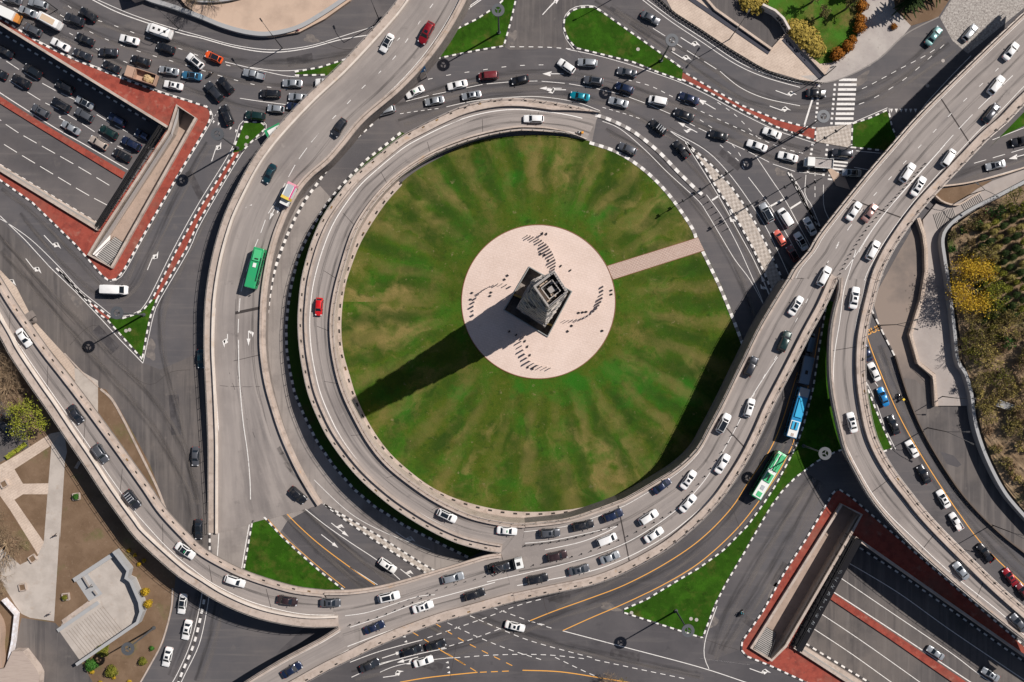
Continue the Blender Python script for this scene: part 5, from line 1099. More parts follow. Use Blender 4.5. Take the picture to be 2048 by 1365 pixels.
SL = [((565, 97), [(2.2, 3.2, 0)], 10.5, 'by the kerb of the dusty lane near the grey curved wall'), ((760, 44), [(1.95, 4.0, 0)], 10, 'beside the top end of the flyover with the green bus'), ((1459, 79), [(1.0, 3.2, 0), (4.1, 1.0, 0)], 10, 'beside the hedge of the tan promenade'),
      ((1762, 651), [(0.25, 3.9, 0), (-0.25, 3.9, 0)], 9, 'at the striped kerb next to the yellow road writing'), ((1855, 856), [(0.02, 4.0, 0), (-0.45, 5.5, 0)], 10, 'at the wall between queue and empty service road, upper one'), ((1983, 1050), [(-0.2, 4.6, 0), (-0.5, 5.5, 0)], 10, 'at the wall between queue and empty service road, lower one'),
      ((1936, 391), [(2.6, 2.2, 0), (-0.6, 2.8, 0)], 8, 'over the steps near the scrub patch'), ((1883, 793), [(0.0, 3.0, 0)], 8, 'at the kink of the black railing'), ((358, 58), [(2.4, 2.2, 0)], 8, 'beside the long white van'), ((1240, -10), [(3.6, 2.4, 0)], 9, 'above the teardrop grass island'),
      ((1652, 150), [(3.5, 1.0, 0)], 7, 'at the corner of the zebra crossing'), ((1690, 300), [(3.6, 1.0, 0)], 6, 'at the corner of the checkered paving'), ((115, 20), [(2.5, 2.0, 0)], 8, 'in the jam near the beige roofed van')]
for (x, y), arms, h, lb in SL:
    o = arm_lamp(h, arms); o.location = W(x, y, 0.0); tag(o, 'slim black street lamp ' + lb, 'street lamp')
# signal gantry arms
def signal(x, y, ang, L, lb, h=6.2):
    root = empty('traffic_signal', W(x, y, 0.0), R(ang), 'black mast arm traffic signal ' + lb, 'traffic signal')
    b = MB(); b.tube((0, 0, 0), (0, 0, h), 0.12, 0.1, 8); b.build('pole', M_dk, root)
    b = MB(); b.tube((0, 0, h - 0.1), (L, 0, h + 0.3), 0.09, 0.06, 6); b.build('mast_arm', M_dk, root)
    for f in (0.45, 0.95):
        b = MB(); b.box((L * f, 0.1, h - 0.7), 0.35, 0.35, 1.1); b.tube((L * f, -0.1, h - .2), (L * f, -0.5, h - .2), 0.16, 0.16, 8); b.tube((L * f, -0.1, h - .55), (L * f, -0.5, h - .55), 0.16, 0.16, 8); b.build('signal_head', M_dk, root)
signal(1402, 382, 212, 6.5, 'at the end of the striped kerb row by the ring'); signal(1455, 348, 212, 4, 'on the checkered strip, upper one'); signal(1504, 408, 212, 6.2, 'on the checkered strip, lower one')
signal(1587, 364, 212, 4.5, 'on the striped kerb near the flatbed truck'); signal(1675, 262, 212, 6, 'on the checkered paving'); signal(1600, 262, 212, 8, 'at the tip of the red strip')
signal(1628, 1265 - 900, 212, 4, 'between flatbed truck and white queue cars')
# green topped lane posts beside the gantry
bo0 = None
def posts(pts, n, lb, grp, layer='g', h=0.9, mt=None):
    global bo0
    for i, p in enumerate(resample(dens(pts, 5), n)):
        if bo0 is None:
            b = MB(); b.tube((0, 0, 0), (0, 0, 1.0), 0.08, 0.06, 6); b.tube((0, 0, 0), (0, 0, 0.06), 0.2, 0.18, 8); bo0 = b.build('lane_post', M_dk); o = bo0
        else: o = bo0.copy(); col.objects.link(o)
        o.location = W(p[0], p[1], zat(layer, p[0], p[1])); o.scale = (1, 1, h); tag(o, ORDN(i) + ' ' + lb, 'lane post', grp)
posts([(1408, 394), (1420, 410), (1431, 424), (1441, 437), (1455, 458)], 7, 'slim dark post in the short row, counting away from the ring signal', 'lane posts by the ring signal', h=1.6)
posts([(1850, 328), (1800, 385), (1740, 450), (1700, 510), (1680, 548)], 26, 'slim black post in the gore, counting towards the flyover fork', 'posts in the gore of the flyover fork', 'H', 0.8)
posts([(1500, 800), (1470, 860), (1440, 910), (1400, 965), (1350, 1018), (1290, 1055), (1220, 1088), (1150, 1112), (1060, 1132), (975, 1152), (890, 1175), (800, 1205)], 44, 'slim black post in the long row, counting down the curved flyover', 'posts dividing the curved flyover', 'C', 0.75)
posts([(1235, 1050), (1180, 1068), (1120, 1082), (1050, 1092)], 12, 'slim black post at the merge below the lawn, counting from the lawn wall', 'posts at the ring merge', 'C', 0.75)
posts([(700, 1250), (760, 1233), (810, 1212), (860, 1190)], 10, 'slim black post at the lower merge, counting from the merge nose', 'posts at the lower merge', 'G', 0.75)
# ------------------------------------------------------------------ vehicles
M_glass = mat('car_glass', [(0.012, 0.016, 0.022)], 0.08, 0.0, spec=0.6)
M_tyre = mat('tyre', [(0.02, 0.02, 0.02)], 0.9)
M_rim = mat('rim', [(0.4, 0.4, 0.42)], 0.35, 0.8)
M_tail = mat('tail_lamp', [(0.42, 0.02, 0.015)], 0.2, coat=0.5)
M_head = mat('head_lamp', [(0.75, 0.76, 0.78)], 0.12, 0.2)
M_trim = mat('black_trim', [(0.02, 0.02, 0.021)], 0.6)
PAINT = {'white': ((0.78, 0.77, 0.76), 0.0), 'silver': ((0.46, 0.48, 0.50), 0.55), 'grey': ((0.13, 0.135, 0.15), 0.5), 'black': ((0.011, 0.012, 0.016), 0.1), 'dark': ((0.035, 0.038, 0.048), 0.4), 'navy': ((0.012, 0.022, 0.06), 0.3),
         'red': ((0.60, 0.01, 0.012), 0.1), 'crimson': ((0.27, 0.008, 0.015), 0.3), 'maroon': ((0.16, 0.02, 0.025), 0.1), 'orange': ((0.80, 0.10, 0.015), 0.1), 'teal': ((0.0, 0.22, 0.30), 0.3), 'blue': ((0.01, 0.20, 0.50), 0.2), 'steelblue': ((0.04, 0.17, 0.30), 0.3), 'petrol': ((0.01, 0.045, 0.06), 0.3),
         'beige': ((0.50, 0.42, 0.36), 0.3), 'salmon': ((0.68, 0.14, 0.10), 0.1), 'rose': ((0.34, 0.2, 0.18), 0.4), 'brown': ((0.05, 0.028, 0.03), 0.4), 'seagreen': ((0.13, 0.25, 0.25), 0.4), 'green': ((0.03, 0.36, 0.14), 0.1), 'busblue': ((0.02, 0.25, 0.52), 0.1), 'slate': ((0.10, 0.17, 0.25), 0.2), 'darkgreen': ((0.008, 0.03, 0.028), 0.2)}
PM = {k: mat('paint_' + k, [v[0], (mixc(v[0], (0.25, 0.21, 0.17), .35), .9, .5, .75, .55)], 0.28, v[1], coat=0.7, spec=0.5) for k, v in PAINT.items()}
CN = {'dark': 'charcoal', 'navy': 'dark blue', 'crimson': 'dark red', 'teal': 'turquoise', 'steelblue': 'mid blue', 'petrol': 'dark petrol blue', 'rose': 'dusty pink', 'seagreen': 'grey green', 'busblue': 'blue', 'slate': 'slate blue', 'darkgreen': 'dark green', 'blue': 'bright blue', 'salmon': 'faded red', 'brown': 'dark brown'}
def loft(stations, mb, m=0):
    rings = []
    for x, w, zt, zb in stations:
        s = [(1.0 * w, zb + 0.10), (1.0 * w, zb + 0.28), (1.0 * w, (zb + zt) / 2), (0.97 * w, zt - 0.12), (0.86 * w, zt - 0.02), (0.5 * w, zt + 0.02), (0, zt + 0.03)]
        full = [(0, zb)] + [(0.85 * w, zb)] + s
        right = [(x, y, z) for y, z in full]; left = [(x, -y, z) for y, z in full[1:-1]][::-1]
        rings.append(right + left)
    i0 = len(mb.v)
    n = len(rings[0])
    for r in rings: mb.v += r
    for a in range(len(rings) - 1):
        for k in range(n):
            j = (k + 1) % n
            mb.f.append([i0 + a * n + k, i0 + a * n + j, i0 + (a + 1) * n + j, i0 + (a + 1) * n + k]); mb.m.append(m)
    mb.f.append([i0 + k for k in range(n)]); mb.m.append(m); mb.f.append([i0 + (len(rings) - 1) * n + k for k in range(n)][::-1]); mb.m.append(m)
SPEC = {  # length, width, belt z, roof z, cabin: front base, front top, rear top, rear base, hood z
 'sedan': dict(L=4.65, w=0.90, belt=0.93, roof=1.43, fb=1.18, ft=0.42, rt=-0.95, rb=-1.62, hood=0.82, tail=0.95),
 'hatch': dict(L=4.1, w=0.87, belt=0.95, roof=1.50, fb=1.12, ft=0.45, rt=-1.35, rb=-1.82, hood=0.86, tail=0.95),
 'suv': dict(L=4.65, w=0.93, belt=1.08, roof=1.72, fb=1.15, ft=0.55, rt=-1.75, rb=-2.12, hood=1.0, tail=1.05),
 'wagon': dict(L=4.75, w=0.90, belt=0.96, roof=1.50, fb=1.18, ft=0.45, rt=-1.75, rb=-2.2, hood=0.84, tail=0.96),
 'pickup': dict(L=5.3, w=0.95, belt=1.1, roof=1.78, fb=1.3, ft=0.75, rt=-0.55, rb=-0.75, hood=1.03, tail=1.08),
 'van': dict(L=5.6, w=1.0, belt=1.3, roof=2.3, fb=2.15, ft=1.5, rt=-2.6, rb=-2.74, hood=1.15, tail=1.25),
 'minivan': dict(L=4.9, w=0.95, belt=1.15, roof=1.9, fb=1.75, ft=1.05, rt=-2.05, rb=-2.38, hood=1.0, tail=1.15),
}
TYPE = {'sedan': 'sedan', 'hatch': 'hatchback', 'suv': 'SUV', 'wagon': 'estate car', 'pickup': 'pickup truck', 'van': 'van', 'minivan': 'minivan'}
def make_car(kind, roofv=''):
    s = SPEC[kind]; L2 = s['L'] / 2; w = s['w']; root = empty('parked_car' if 0 else {'van': 'van', 'minivan': 'minivan', 'pickup': 'pickup_truck'}.get(kind, 'car'))
    b = MB(); hd, tl, bt = s['hood'], s['tail'], s['belt']
    st = [(L2, 0.66 * w, hd * .78, .36), (L2 - .09, .84 * w, hd * .86, .28), (L2 - .35, .96 * w, hd * .93, .22), (L2 - .8, w, hd * .99, .2), (s['fb'] + .1, w, hd + .05, .2), (s['fb'] - .35, w, bt, .2), (0, w * 1.005, bt, .2), (s['rb'] + .5, w, bt + .01, .2)]
    if s['rb'] > -L2 + .35: st += [(s['rb'], w, tl + .02, .2), (-L2 + .3, .97 * w, tl, .24)]
    st += [(-L2 + .09, .88 * w, tl * .95, .3), (-L2, .7 * w, tl * .85, .4)]
    if kind == 'pickup': st = [q for q in st if q[0] > -0.7] + [(-0.8, w, 0.72, .2), (-2.0, w, 0.72, .24), (-2.6, .98 * w, 0.72, .3), (-2.65, .9 * w, .7, .36)]
    loft(st, b)
    # cabin frustum
    wb, wt = w * .93, w * (.74 if kind not in ('van', 'minivan') else .86)
    zr = s['roof']; base = bt - 0.08
    lo = [(s['fb'], wb * .86), (s['fb'] - .25, wb), (s['rb'] + .2, wb), (s['rb'], wb * .88)]
    hi = [(s['ft'], wt * .84), (s['ft'] - .14, wt), (s['rt'] + .12, wt), (s['rt'], wt * .86)]
    def ringp(pr, z): return [(x, y, z) for x, y in pr] + [(x, -y, z) for x, y in pr[::-1]]
    r0 = ringp(lo, base); r1 = ringp(hi, zr - .05); cx = (s['ft'] + s['rt']) / 2
    r2 = [((x - cx) * .93 + cx, y * .9, zr) for x, y, z in r1]
    n = 8
    for a, c in ((r0, r1), (r1, r2)):
        for k in range(n):
            j = (k + 1) % n; b.face([a[k], c[k], c[j], a[j]])
    b.face(r2)
    if kind == 'pickup':
        for (cx_, cy_, sx, sy) in ((-1.72, w - .06, 1.9, .1), (-1.72, -w + .06, 1.9, .1), (-2.62, 0, .1, 2 * w - .1), (-.8, 0, .08, 2 * w - .1)): b.box((cx_, cy_, .7), sx, sy, .38)
    body = b.build('body', PM['white'], root, merge=True)
    body.data.polygons.foreach_set('use_smooth', [True] * len(body.data.polygons))
    try: body.data.set_sharp_from_angle(angle=R(38))
    except Exception: pass
    # glass panes
    def pane(name, q, off=0.012, inset=(0.06, 0.06)):
        q = [Vector(p) for p in q]; c = sum(q, Vector()) / 4
        nrm = (q[1] - q[0]).cross(q[3] - q[0]).normalized()
        if nrm.dot(c - Vector((cx, 0, base))) < 0: nrm = -nrm
        e = [p + (c - p) * inset[0] + nrm * off for p in q]
        bb = MB(); bb.face(e); return bb.build(name, M_glass, root)
    pane('windscreen', [r0[0], r0[7], r1[7], r1[0]], inset=(0.07, 0))
    if kind not in ('van',): pane('rear_window', [r0[3], r0[4], r1[4], r1[3]], inset=(0.09, 0))
    z_in = (0.10, 0)
    if kind == 'van':
        f = lambda a, c, t: tuple(x + (y - x) * t for x, y in zip(a, c))
        pane('side_window', [r0[1], f(r0[1], r0[2], .25), f(r1[1], r1[2], .22), r1[1]], inset=(.15, 0)); pane('side_window', [r0[6], f(r0[6], r0[5], .25), f(r1[6], r1[5], .22), r1[6]], inset=(.15, 0))
    else:
        pane('side_window', [r0[1], r0[2], r1[2], r1[1]], inset=z_in); pane('side_window', [r0[6], r0[5], r1[5], r1[6]], inset=z_in)
    zz = zr + .012
    def roofq(x0, x1, wy, name='sunroof', mt=M_glass, z=zz):
        bb = MB(); bb.box(((x0 + x1) / 2, 0, z - .03), abs(x1 - x0), 2 * wy, .035); bb.build(name, mt, root)
    ft, rt = s['ft'], s['rt']
    if 's' in roofv: roofq(ft - .25, ft - .85, wt * .55)
    if 'b' in roofv: roofq(ft - .08, rt + .1, wt * .86, 'dark_roof')
    if 'p' in roofv: roofq(ft - .15, rt + .4, wt * .7, 'glass_roof')
    if 'r' in roofv:
        for sg in (1, -1):
            bb = MB(); bb.path([(ft - .15, sg * wt * .88, zr + .05), (rt + .15, sg * wt * .88, zr + .05)], .035, 6); bb.build('roof_rail', M_rim, root)
    if 'k' in roofv:
        bb = MB()
        for k in range(4): bb.box((ft - .4 - k * (ft - rt - .6) / 3, 0, zr + .08), .09, 2 * wt * .95, .06)
        bb.build('roof_rack', M_head, root)
    if 'w' in roofv:
        for k in range(3): roofq(ft - .5 - k * 1.2, ft - 1.0 - k * 1.2, wt * .3, 'roof_vent', M_trim)
    if 't' in roofv:
        bb = MB(); bb.box(((ft + rt) / 2 + .35, 0, zr), .18, .5, .14); bb.build('roof_sign', PM['green'], root)
    for sx in (L2 * .64, -L2 * .62):
        for sg in (1, -1):
            bb = MB(); bb.tube((sx, sg * (w - .2), .33), (sx, sg * (w + .015), .33), .33, .33, 16); wh = bb.build('wheel', M_tyre, root)
            bb = MB(); bb.tube((sx, sg * (w), .33), (sx, sg * (w + .022), .33), .2, .2, 10); bb.build('rim', M_rim, wh)
    for sg in (1, -1):
        bb = MB(); bb.box((L2 - .22, sg * w * .68, hd * .74), .26, .34, .14, sg * -.35); bb.build('headlight', M_head, root)
        bb = MB(); bb.box((-L2 + .16, sg * w * .72, tl * .74), .22, .32, .15, sg * .3); bb.build('tail_light', M_tail, root)
        bb = MB(); bb.box((s['fb'] - .42, sg * (w + .09), bt - .05), .16, .22, .14, sg * .2); bb.build('mirror', M_trim, root)
    bb = MB(); bb.box((L2 - .02, 0, .42), .05, w * 1.0, .2); bb.build('grille', M_trim, root)
    return root
PROTO = {}
VEH = []
def car(px, py, ang, spec, layer, group, sc_=1.0, extra=None):
    p = spec.split(); kind, paint = p[0], p[1]; rv = p[2] if len(p) > 2 else ''
    key = kind + '/' + rv
    if key not in PROTO:
        PROTO[key] = make_car(kind, rv); o = PROTO[key]; PROTO[key + '#'] = 0
    else: o = None
    VEH.append([px, py, ang, kind, paint, rv, layer, group, sc_, key, extra])
def place_all():
    for v in VEH: 
        px, py, ang, kind, paint, rv, layer, group, s_, key, extra = v
        if PROTO[key + '#'] == 0: o = PROTO[key]; PROTO[key + '#'] = 1; first = True
        else: o = copy_tree(PROTO[key]); first = False
        z = zat(layer, px, py); o.location = W(px, py, z + 0.7); o.location.z = z; o.rotation_euler = (0, 0, R(ang))
        # follow the slope of the ramp
        dx, dy = math.cos(R(ang)) * 16, -math.sin(R(ang)) * 16
        if layer not in ('g',):
            o.rotation_mode = 'XYZ'; pit_ = math.atan2(zat(layer, px + dx, py + dy) - zat(layer, px - dx, py - dy), 32 * GSD); o.rotation_euler = (0, -pit_, R(ang))
        o.scale = (s_ * random.uniform(.96, 1.04), s_ * random.uniform(.97, 1.02), s_ * random.uniform(.97, 1.05))
        for ch in o.children:
            if ch.name.startswith('body'):
                ch.material_slots[0].link = 'OBJECT'; ch.material_slots[0].material = PM[paint]
        v.append(o)
ORD = ['first', 'second', 'third', 'fourth', 'fifth', 'sixth', 'seventh', 'eighth', 'ninth', 'tenth', 'eleventh', 'twelfth', 'thirteenth', 'fourteenth', 'fifteenth', 'sixteenth']
RV = {'s': ' with sunroof', 'b': ' with black roof', 'p': ' with glass roof', 'r': ' with roof rails', 'k': ' with pale roof rack', 'w': ' with roof vents', 't': ' with green taxi sign', 'rp': ' with glass roof and rails', 'tb': ' with taxi sign and black roof'}
def label_all():
    by = {}
    for v in VEH: by.setdefault((v[7], v[3], v[4], v[5]), []).append(v)
    for (g, k, pnt, rv), L in by.items():
        place, grp, ax = GROUPS[g]
        L.sort(key=lambda v: math.hypot(v[0] - ax[0], v[1] - ax[1]))
        for i, v in enumerate(L):
            base = f"{CN.get(pnt, pnt)} {TYPE[k]}{RV.get(rv, '')} {place}"
            if len(L) > 1: base = f"{ORD[i]} {base}{ax[2]}"
            if v[10]: base = v[10]
            tag(v[11], base, {'van': 'van', 'minivan': 'minivan', 'pickup': 'pickup truck'}.get(k, 'car'), grp)
GROUPS = {
 'nwj': ('in the jam beside the red rim', 'cars jammed beside the red paved rim', (600, 200, ' counting from the flyover')),
 'nwu': ('in the sunken road', 'cars queued in the sunken road by the pipe gantry', (300, 290, ' counting from the gantry')),
 'top': ('in the jam above the ring', 'cars jammed between the ring and the teardrop island', (770, 222, ' counting from the green bus flyover')),
 'west': ('on the green bus flyover', 'vehicles on the green bus flyover', (850, 0, ' counting from the frame edge')),
 'ring': ('on the ring ramp round the lawn', 'cars on the ring ramp', (1255, 298, ' counting up the ramp')),
 'queue': ('queued at the checkered strip', 'cars queued by the checkered strip', (1533, 426, ' counting from the stop line')),
 'zebra': ('at the zebra crossing', 'vehicles at the zebra crossing', (1632, 187, ' counting from the hedge corner')),
 'cob': ('by the cobbled corner', 'cars by the cobbled corner', (1860, 73, ' counting from the palms')),
 'main': ('on the wide curved flyover', 'cars on the wide curved flyover', (2048, 80, ' counting from the cobbled end')),
 'fork': ('on the flyover branch after the fork', 'cars on the flyover branch', (1709, 596, ' counting from the fork')),
 'merge': ('on the merged flyover below the ring', 'cars on the merged flyover section', (1014, 1150, ' counting from the tow truck')),
 'sw': ('on the park flyover', 'cars on the flyover beside the small park', (0, 600, ' counting from the bare tree')),
 'dusty': ('on the dusty road', 'cars on the dusty road', (402, 718, ' counting from the grass wedge')),
 'plane': ('on the lane at the park edge', 'white cars on the lane at the park edge', (365, 1208, ' counting from the flyover')),
 'inner': ('on the lanes inside the wedge', 'cars on the lanes beside the lower grass wedge', (596, 990, ' counting downhill')),
 'low': ('at the striped junction', 'cars at the yellow striped junction', (1030, 1253, ' counting from the crossing lines')),
 'east': ('in the queue along the yellow line', 'cars queued along the yellow line', (1732, 704, ' counting from the road writing')),
 'seu': ('in the shaded sunken road', 'cars in the half shaded sunken road', (1871, 1306, ' counting from its gantry')),
 'eroad': ('on the road under the flyover by the steps', 'cars on the road by the steps', (1991, 331, ' counting from the flyover')),
 'bus': ('ahead of the blue bus under the flyover', 'vehicles ahead of the blue bus', (1590, 860, ' counting from the blue bus')),
}
# street jam north-west
for a in [(26, 0, 165, 'sedan grey'), (77, 8, 165, 'suv silver'), (56, 24, 158, 'sedan silver'), (150, 40, 160, 'suv dark', 1.08), (177, 30, 148, 'suv black'), (66, 60, 152, 'suv grey r'), (170, 79, 155, 'sedan black'), (121, 90, 152, 'sedan white'), (165, 110, 157, 'sedan dark'),
          (217, 105, 178, 'sedan dark'), (259, 80, 165, 'sedan white'), (332, 97, 162, 'suv black'), (223, 134, 155, 'sedan black'), (282, 122, 165, 'sedan black'), (338, 142, 170, 'sedan silver s'), (347, 171, 168, 'sedan white s'), (391, 123, 140, 'suv white p'), (384, 152, 172, 'sedan steelblue b'),
          (428, 115, 155, 'hatch orange b', 1.06), (508, 149, 168, 'pickup silver', .95), (452, 171, 132, 'suv black'), (429, 184, 132, 'suv dark', 1.1), (585, 167, 178, 'sedan silver'), (541, 188, 178, 'suv black'), (597, 195, 175, 'sedan silver'), (552, 218, 173, 'hatch silver'), (511, 232, 173, 'suv darkgreen', 1.05), (454, 231, 112, 'suv black', 1.08), (650, 166, 178, 'suv white'), (592, 214, 172, 'sedan navy')]:
    car(*a[:4], 'g', 'nwj', a[4] if len(a) > 4 else 1.0)
car(320, 64, 161, 'van white w', 'g', 'nwj', 1.15, 'long white van with roof vents near the orange hatchback')
car(100, 43, 152, 'van white', 'g', 'nwj', 1.1, 'white van with beige stained roof in the jam near the frame corner')
for a in [(9, 103, 152, 'sedan black'), (-4, 145, 152, 'sedan black'), (66, 143, 150, 'suv black b'), (43, 163, 152, 'suv black'), (130, 174, 150, 'suv black'), (123, 210, 150, 'suv black r'), (169, 206, 152, 'sedan silver b'), (169, 230, 150, 'suv grey'), (82, 223, 150, 'suv grey s'), (142, 256, 150, 'sedan silver'), (235, 240, 152, 'suv navy'), (218, 265, 150, 'suv darkgreen'), (197, 286, 150, 'wagon beige'), (263, 288, 152, 'suv navy'), (288, 272, 152, 'sedan navy'), (244, 311, 152, 'sedan black')]:
    car(*a[:4], 'NW', 'nwu', 1.03)
for a in [(771, 222, 195, 'suv silver'), (830, 184, 206, 'sedan white t'), (915, 170, 192, 'sedan white'), (869, 202, 190, 'sedan silver'), (943, 191, 190, 'sedan silver s'), (1040, 160, 192, 'hatch black'), (1133, 133, 145, 'suv white'), (1175, 126, 176, 'suv silver'), (1187, 162, 172, 'suv grey p'), (1160, 193, 170, 'sedan teal'), (1254, 145, 168, 'sedan grey'), (1249, 177, 160, 'suv navy'), (1237, 205, 165, 'sedan silver'),
          (1316, 202, 168, 'minivan white', .95), (1378, 197, 160, 'sedan navy', 1.04), (1368, 230, 158, 'sedan black', 1.04), (1316, 255, 142, 'suv black k'), (1437, 271, 165, 'sedan black'), (1544, 267, 158, 'sedan white'), (1514, 292, 160, 'sedan white', 1.04), (1363, 299, 133, 'pickup black', .92), (1576, 314, 165, 'sedan white')]:
    car(*a[:4], 'g', 'top', a[4] if len(a) > 4 else 1.0)
car(977, 152, 184, 'minivan maroon', 'g', 'top', 0.95)
for a in [(774, 86, 240, 'sedan white b'), (679, 255, 237, 'suv dark'), (853, 66, 242, 'suv crimson s', 1.12), (539, 347, 242, 'sedan petrol')]: car(*a[:4], 'A', 'west', a[4] if len(a) > 4 else 1.0)
car(1067, 238, 180, 'wagon white', 'B', 'ring'); car(638, 614, 266, 'hatch red', 'B', 'ring'); car(894, 1032, 335, 'suv white rp', 'B', 'ring'); car(1014, 1062, 355, 'sedan white t', 'B', 'ring'); car(1255, 298, 157, 'suv grey', 'g', 'ring')
for a in [(1533, 426, 118, 'suv silver b', 1.05), (1571, 436, 122, 'minivan white', 1.0), (1560, 476, 120, 'hatch salmon', .95), (1585, 507, 120, 'hatch maroon b'), (1602, 483, 120, 'sedan white b'), (1620, 453, 118, 'sedan white')]: car(*a[:4], 'g', 'queue', a[4] if len(a) > 4 else 1.0)
car(1632, 187, 358, 'sedan black', 'g', 'zebra', 1.04); car(1684, 307, 175, 'suv dark', 'g', 'zebra', 1.02); car(1703, 346, 177, 'sedan silver b', 'g', 'zebra'); car(1301, 36, 332, 'sedan grey', 'g', 'zebra', 1.0, 'grey sedan with pale hood on the road above the teardrop island')
car(1867, 73, 52, 'sedan seagreen', 'g', 'cob', 1.1); car(1940, 66, 50, 'wagon silver', 'g', 'cob')
for a in [(2022, 103, 52, 'sedan white'), (1992, 171, 52, 'suv white'), (1982, 227, 52, 'wagon dark r'), (1897, 316, 56, 'minivan white', .93), (1815, 346, 56, 'suv white'), (1837, 373, 58, 'sedan white s'), (1708, 423, 56, 'sedan white'), (1740, 426, 53, 'sedan rose'), (1746, 501, 62, 'wagon white')]: car(*a[:4], 'H', 'main', a[4] if len(a) > 4 else 1.03)
for a in [(1648, 553, 62, 'suv white'), (1592, 612, 58, 'sedan white p'), (1569, 683, 68, 'suv darkgreen', 1.08), (1502, 733, 65, 'suv dark'), (1447, 847, 62, 'suv white b'), (1499, 816, 72, 'suv white s', .93), (1445, 928, 58, 'sedan white'), (1377, 960, 54, 'sedan white s'), (1324, 972, 38, 'sedan navy'), (1376, 1007, 48, 'sedan white'), (1226, 1031, 22, 'suv navy'), (1297, 1035, 33, 'suv white'), (1166, 1051, 12, 'suv black'), (1100, 1066, 3, 'suv grey s'),
          (1214, 1079, 22, 'minivan white', .95), (1308, 1070, 34, 'sedan white'), (1114, 1112, 13, 'suv brown'), (1220, 1115, 22, 'sedan silver'), (1158, 1140, 14, 'sedan grey s'), (1075, 1158, 11, 'suv black')]: car(*a[:4], 'C', 'main', a[4] if len(a) > 4 else 1.03)
car(1709, 596, 80, 'sedan white s', 'D', 'fork', 1.06); car(1704, 845, 104, 'sedan white s', 'D', 'fork', 1.0); car(1922, 1142, 129, 'sedan silver', 'D', 'fork', 1.03); car(2037, 1246, 130, 'sedan grey', 'D', 'fork', 1.03)
for a in [(906, 1156, 14, 'wagon silver'), (778, 1194, 13, 'suv white p', 1.06), (846, 1214, 18, 'sedan white s', 1.06), (949, 1189, 17, 'suv black'), (749, 1255, 22, 'sedan navy')]: car(*a[:4], 'G', 'merge', a[4] if len(a) > 4 else 1.03)
car(584, 1340, 32, 'sedan navy', 'E', 'merge', 1.06)
for a in [(470, 1163, 342, 'wagon white'), (575, 1202, 350, 'sedan brown'), (661, 1206, 0, 'sedan grey s'), (371, 1102, 325, 'sedan white tb', 1.04), (48, 676, 305, 'sedan white'), (152, 829, 305, 'sedan dark', 1.06), (202, 907, 305, 'suv grey r'), (265, 999, 308, 'suv dark k')]: car(*a[:4], 'F', 'sw', a[4] if len(a) > 4 else 1.03)
car(230, 580, 358, 'van white', 'g', 'dusty', 1.12, 'white van alone on the curve below the stairwell'); car(391, 913, 268, 'sedan grey', 'g', 'dusty'); car(397, 1059, 270, 'sedan dark b', 'g', 'dusty'); car(402, 718, 270, 'sedan petrol', 'g', 'dusty')
car(596, 990, 318, 'suv black', 'g', 'inner', 1.03); car(775, 1131, 325, 'suv white s', 'g', 'inner', .97)
for a in [(365, 1208, 262), (374, 1260, 258), (335, 1314, 257)]: car(*a, 'sedan white b' if a[1] == 1208 else 'sedan white s', 'g', 'plane', 1.03)
for a in [(1030, 1253, 345, 'sedan white s', 1.03), (872, 1290, 17, 'sedan black', 1.02), (824, 1301, 18, 'suv black', 1.0), (847, 1323, 17, 'sedan white', 1.04), (740, 1331, 25, 'sedan dark', 1.08)]: car(*a[:4], 'g', 'low', a[4])
for a in [(1748, 744, 115, 'sedan white'), (1766, 794, 112, 'sedan blue'), (1787, 850, 112, 'sedan black'), (1824, 898, 120, 'sedan white'), (1848, 949, 120, 'sedan black'), (1887, 998, 120, 'sedan white s'), (1912, 1043, 122, 'pickup white', .85), (1971, 1106, 131, 'pickup black', .95), (2020, 1154, 126, 'sedan crimson s'), (2047, 1183, 128, 'sedan maroon'), (1732, 704, 112, 'sedan navy')]: car(*a[:4], 'g', 'east', a[4] if len(a) > 4 else 1.0)
car(1871, 1306, 146, 'sedan silver', 'SE', 'seu', 1.0); car(1981, 1349, 148, 'sedan silver s', 'SE', 'seu', 1.0)
car(1991, 331, 192, 'sedan silver p', 'g', 'eroad', 1.05); car(2043, 282, 192, 'suv black', 'g', 'eroad', 1.05)
car(1613, 711, 76, 'suv dark', 'g', 'bus', .95); car(1620, 686, 78, 'van slate', 'g', 'bus', .8)
car(10, 851, 306, 'sedan black', 'g', 'dusty', 1.1, 'black car parked under the bare trees by the park flyover')
place_all(); label_all()

# ------------------------------------------------------------------ buses, trucks
def wheels(root, xs, w, r=0.48):
    for x in xs:
        for sg in (1, -1):
            bb = MB(); bb.tube((x, sg * (w - .3), r), (x, sg * (w + .01), r), r, r, 14); wh = bb.build('wheel', M_tyre, root)
            bb = MB(); bb.tube((x, sg * w, r), (x, sg * (w + .02), r), r * .5, r * .5, 10); bb.build('rim', M_rim, wh)
def rbox(name, L, w2, z0, z1, mt, root, x0=0.0, bev=0.18, y0=0.0):
    bm = bmesh.new(); bmesh.ops.create_cube(bm, size=1.0)
    for v in bm.verts: v.co = Vector((v.co.x * L + x0, v.co.y * w2 * 2 + y0, z0 + (v.co.z + .5) * (z1 - z0)))
    bmesh.ops.bevel(bm, geom=list(bm.edges), offset=bev, segments=2, affect='EDGES', profile=0.5)
    me = bpy.data.meshes.new(name); bm.to_mesh(me); bm.free(); me.materials.append(mt); o = bpy.data.objects.new(name, me); col.objects.link(o); o.parent = root
    return o
def place(o, px, py, ang, layer, zr=3.0):
    z = zat(layer, px, py); o.location = W(px, py, z + zr); o.location.z = z; o.rotation_euler = (0, 0, R(ang))
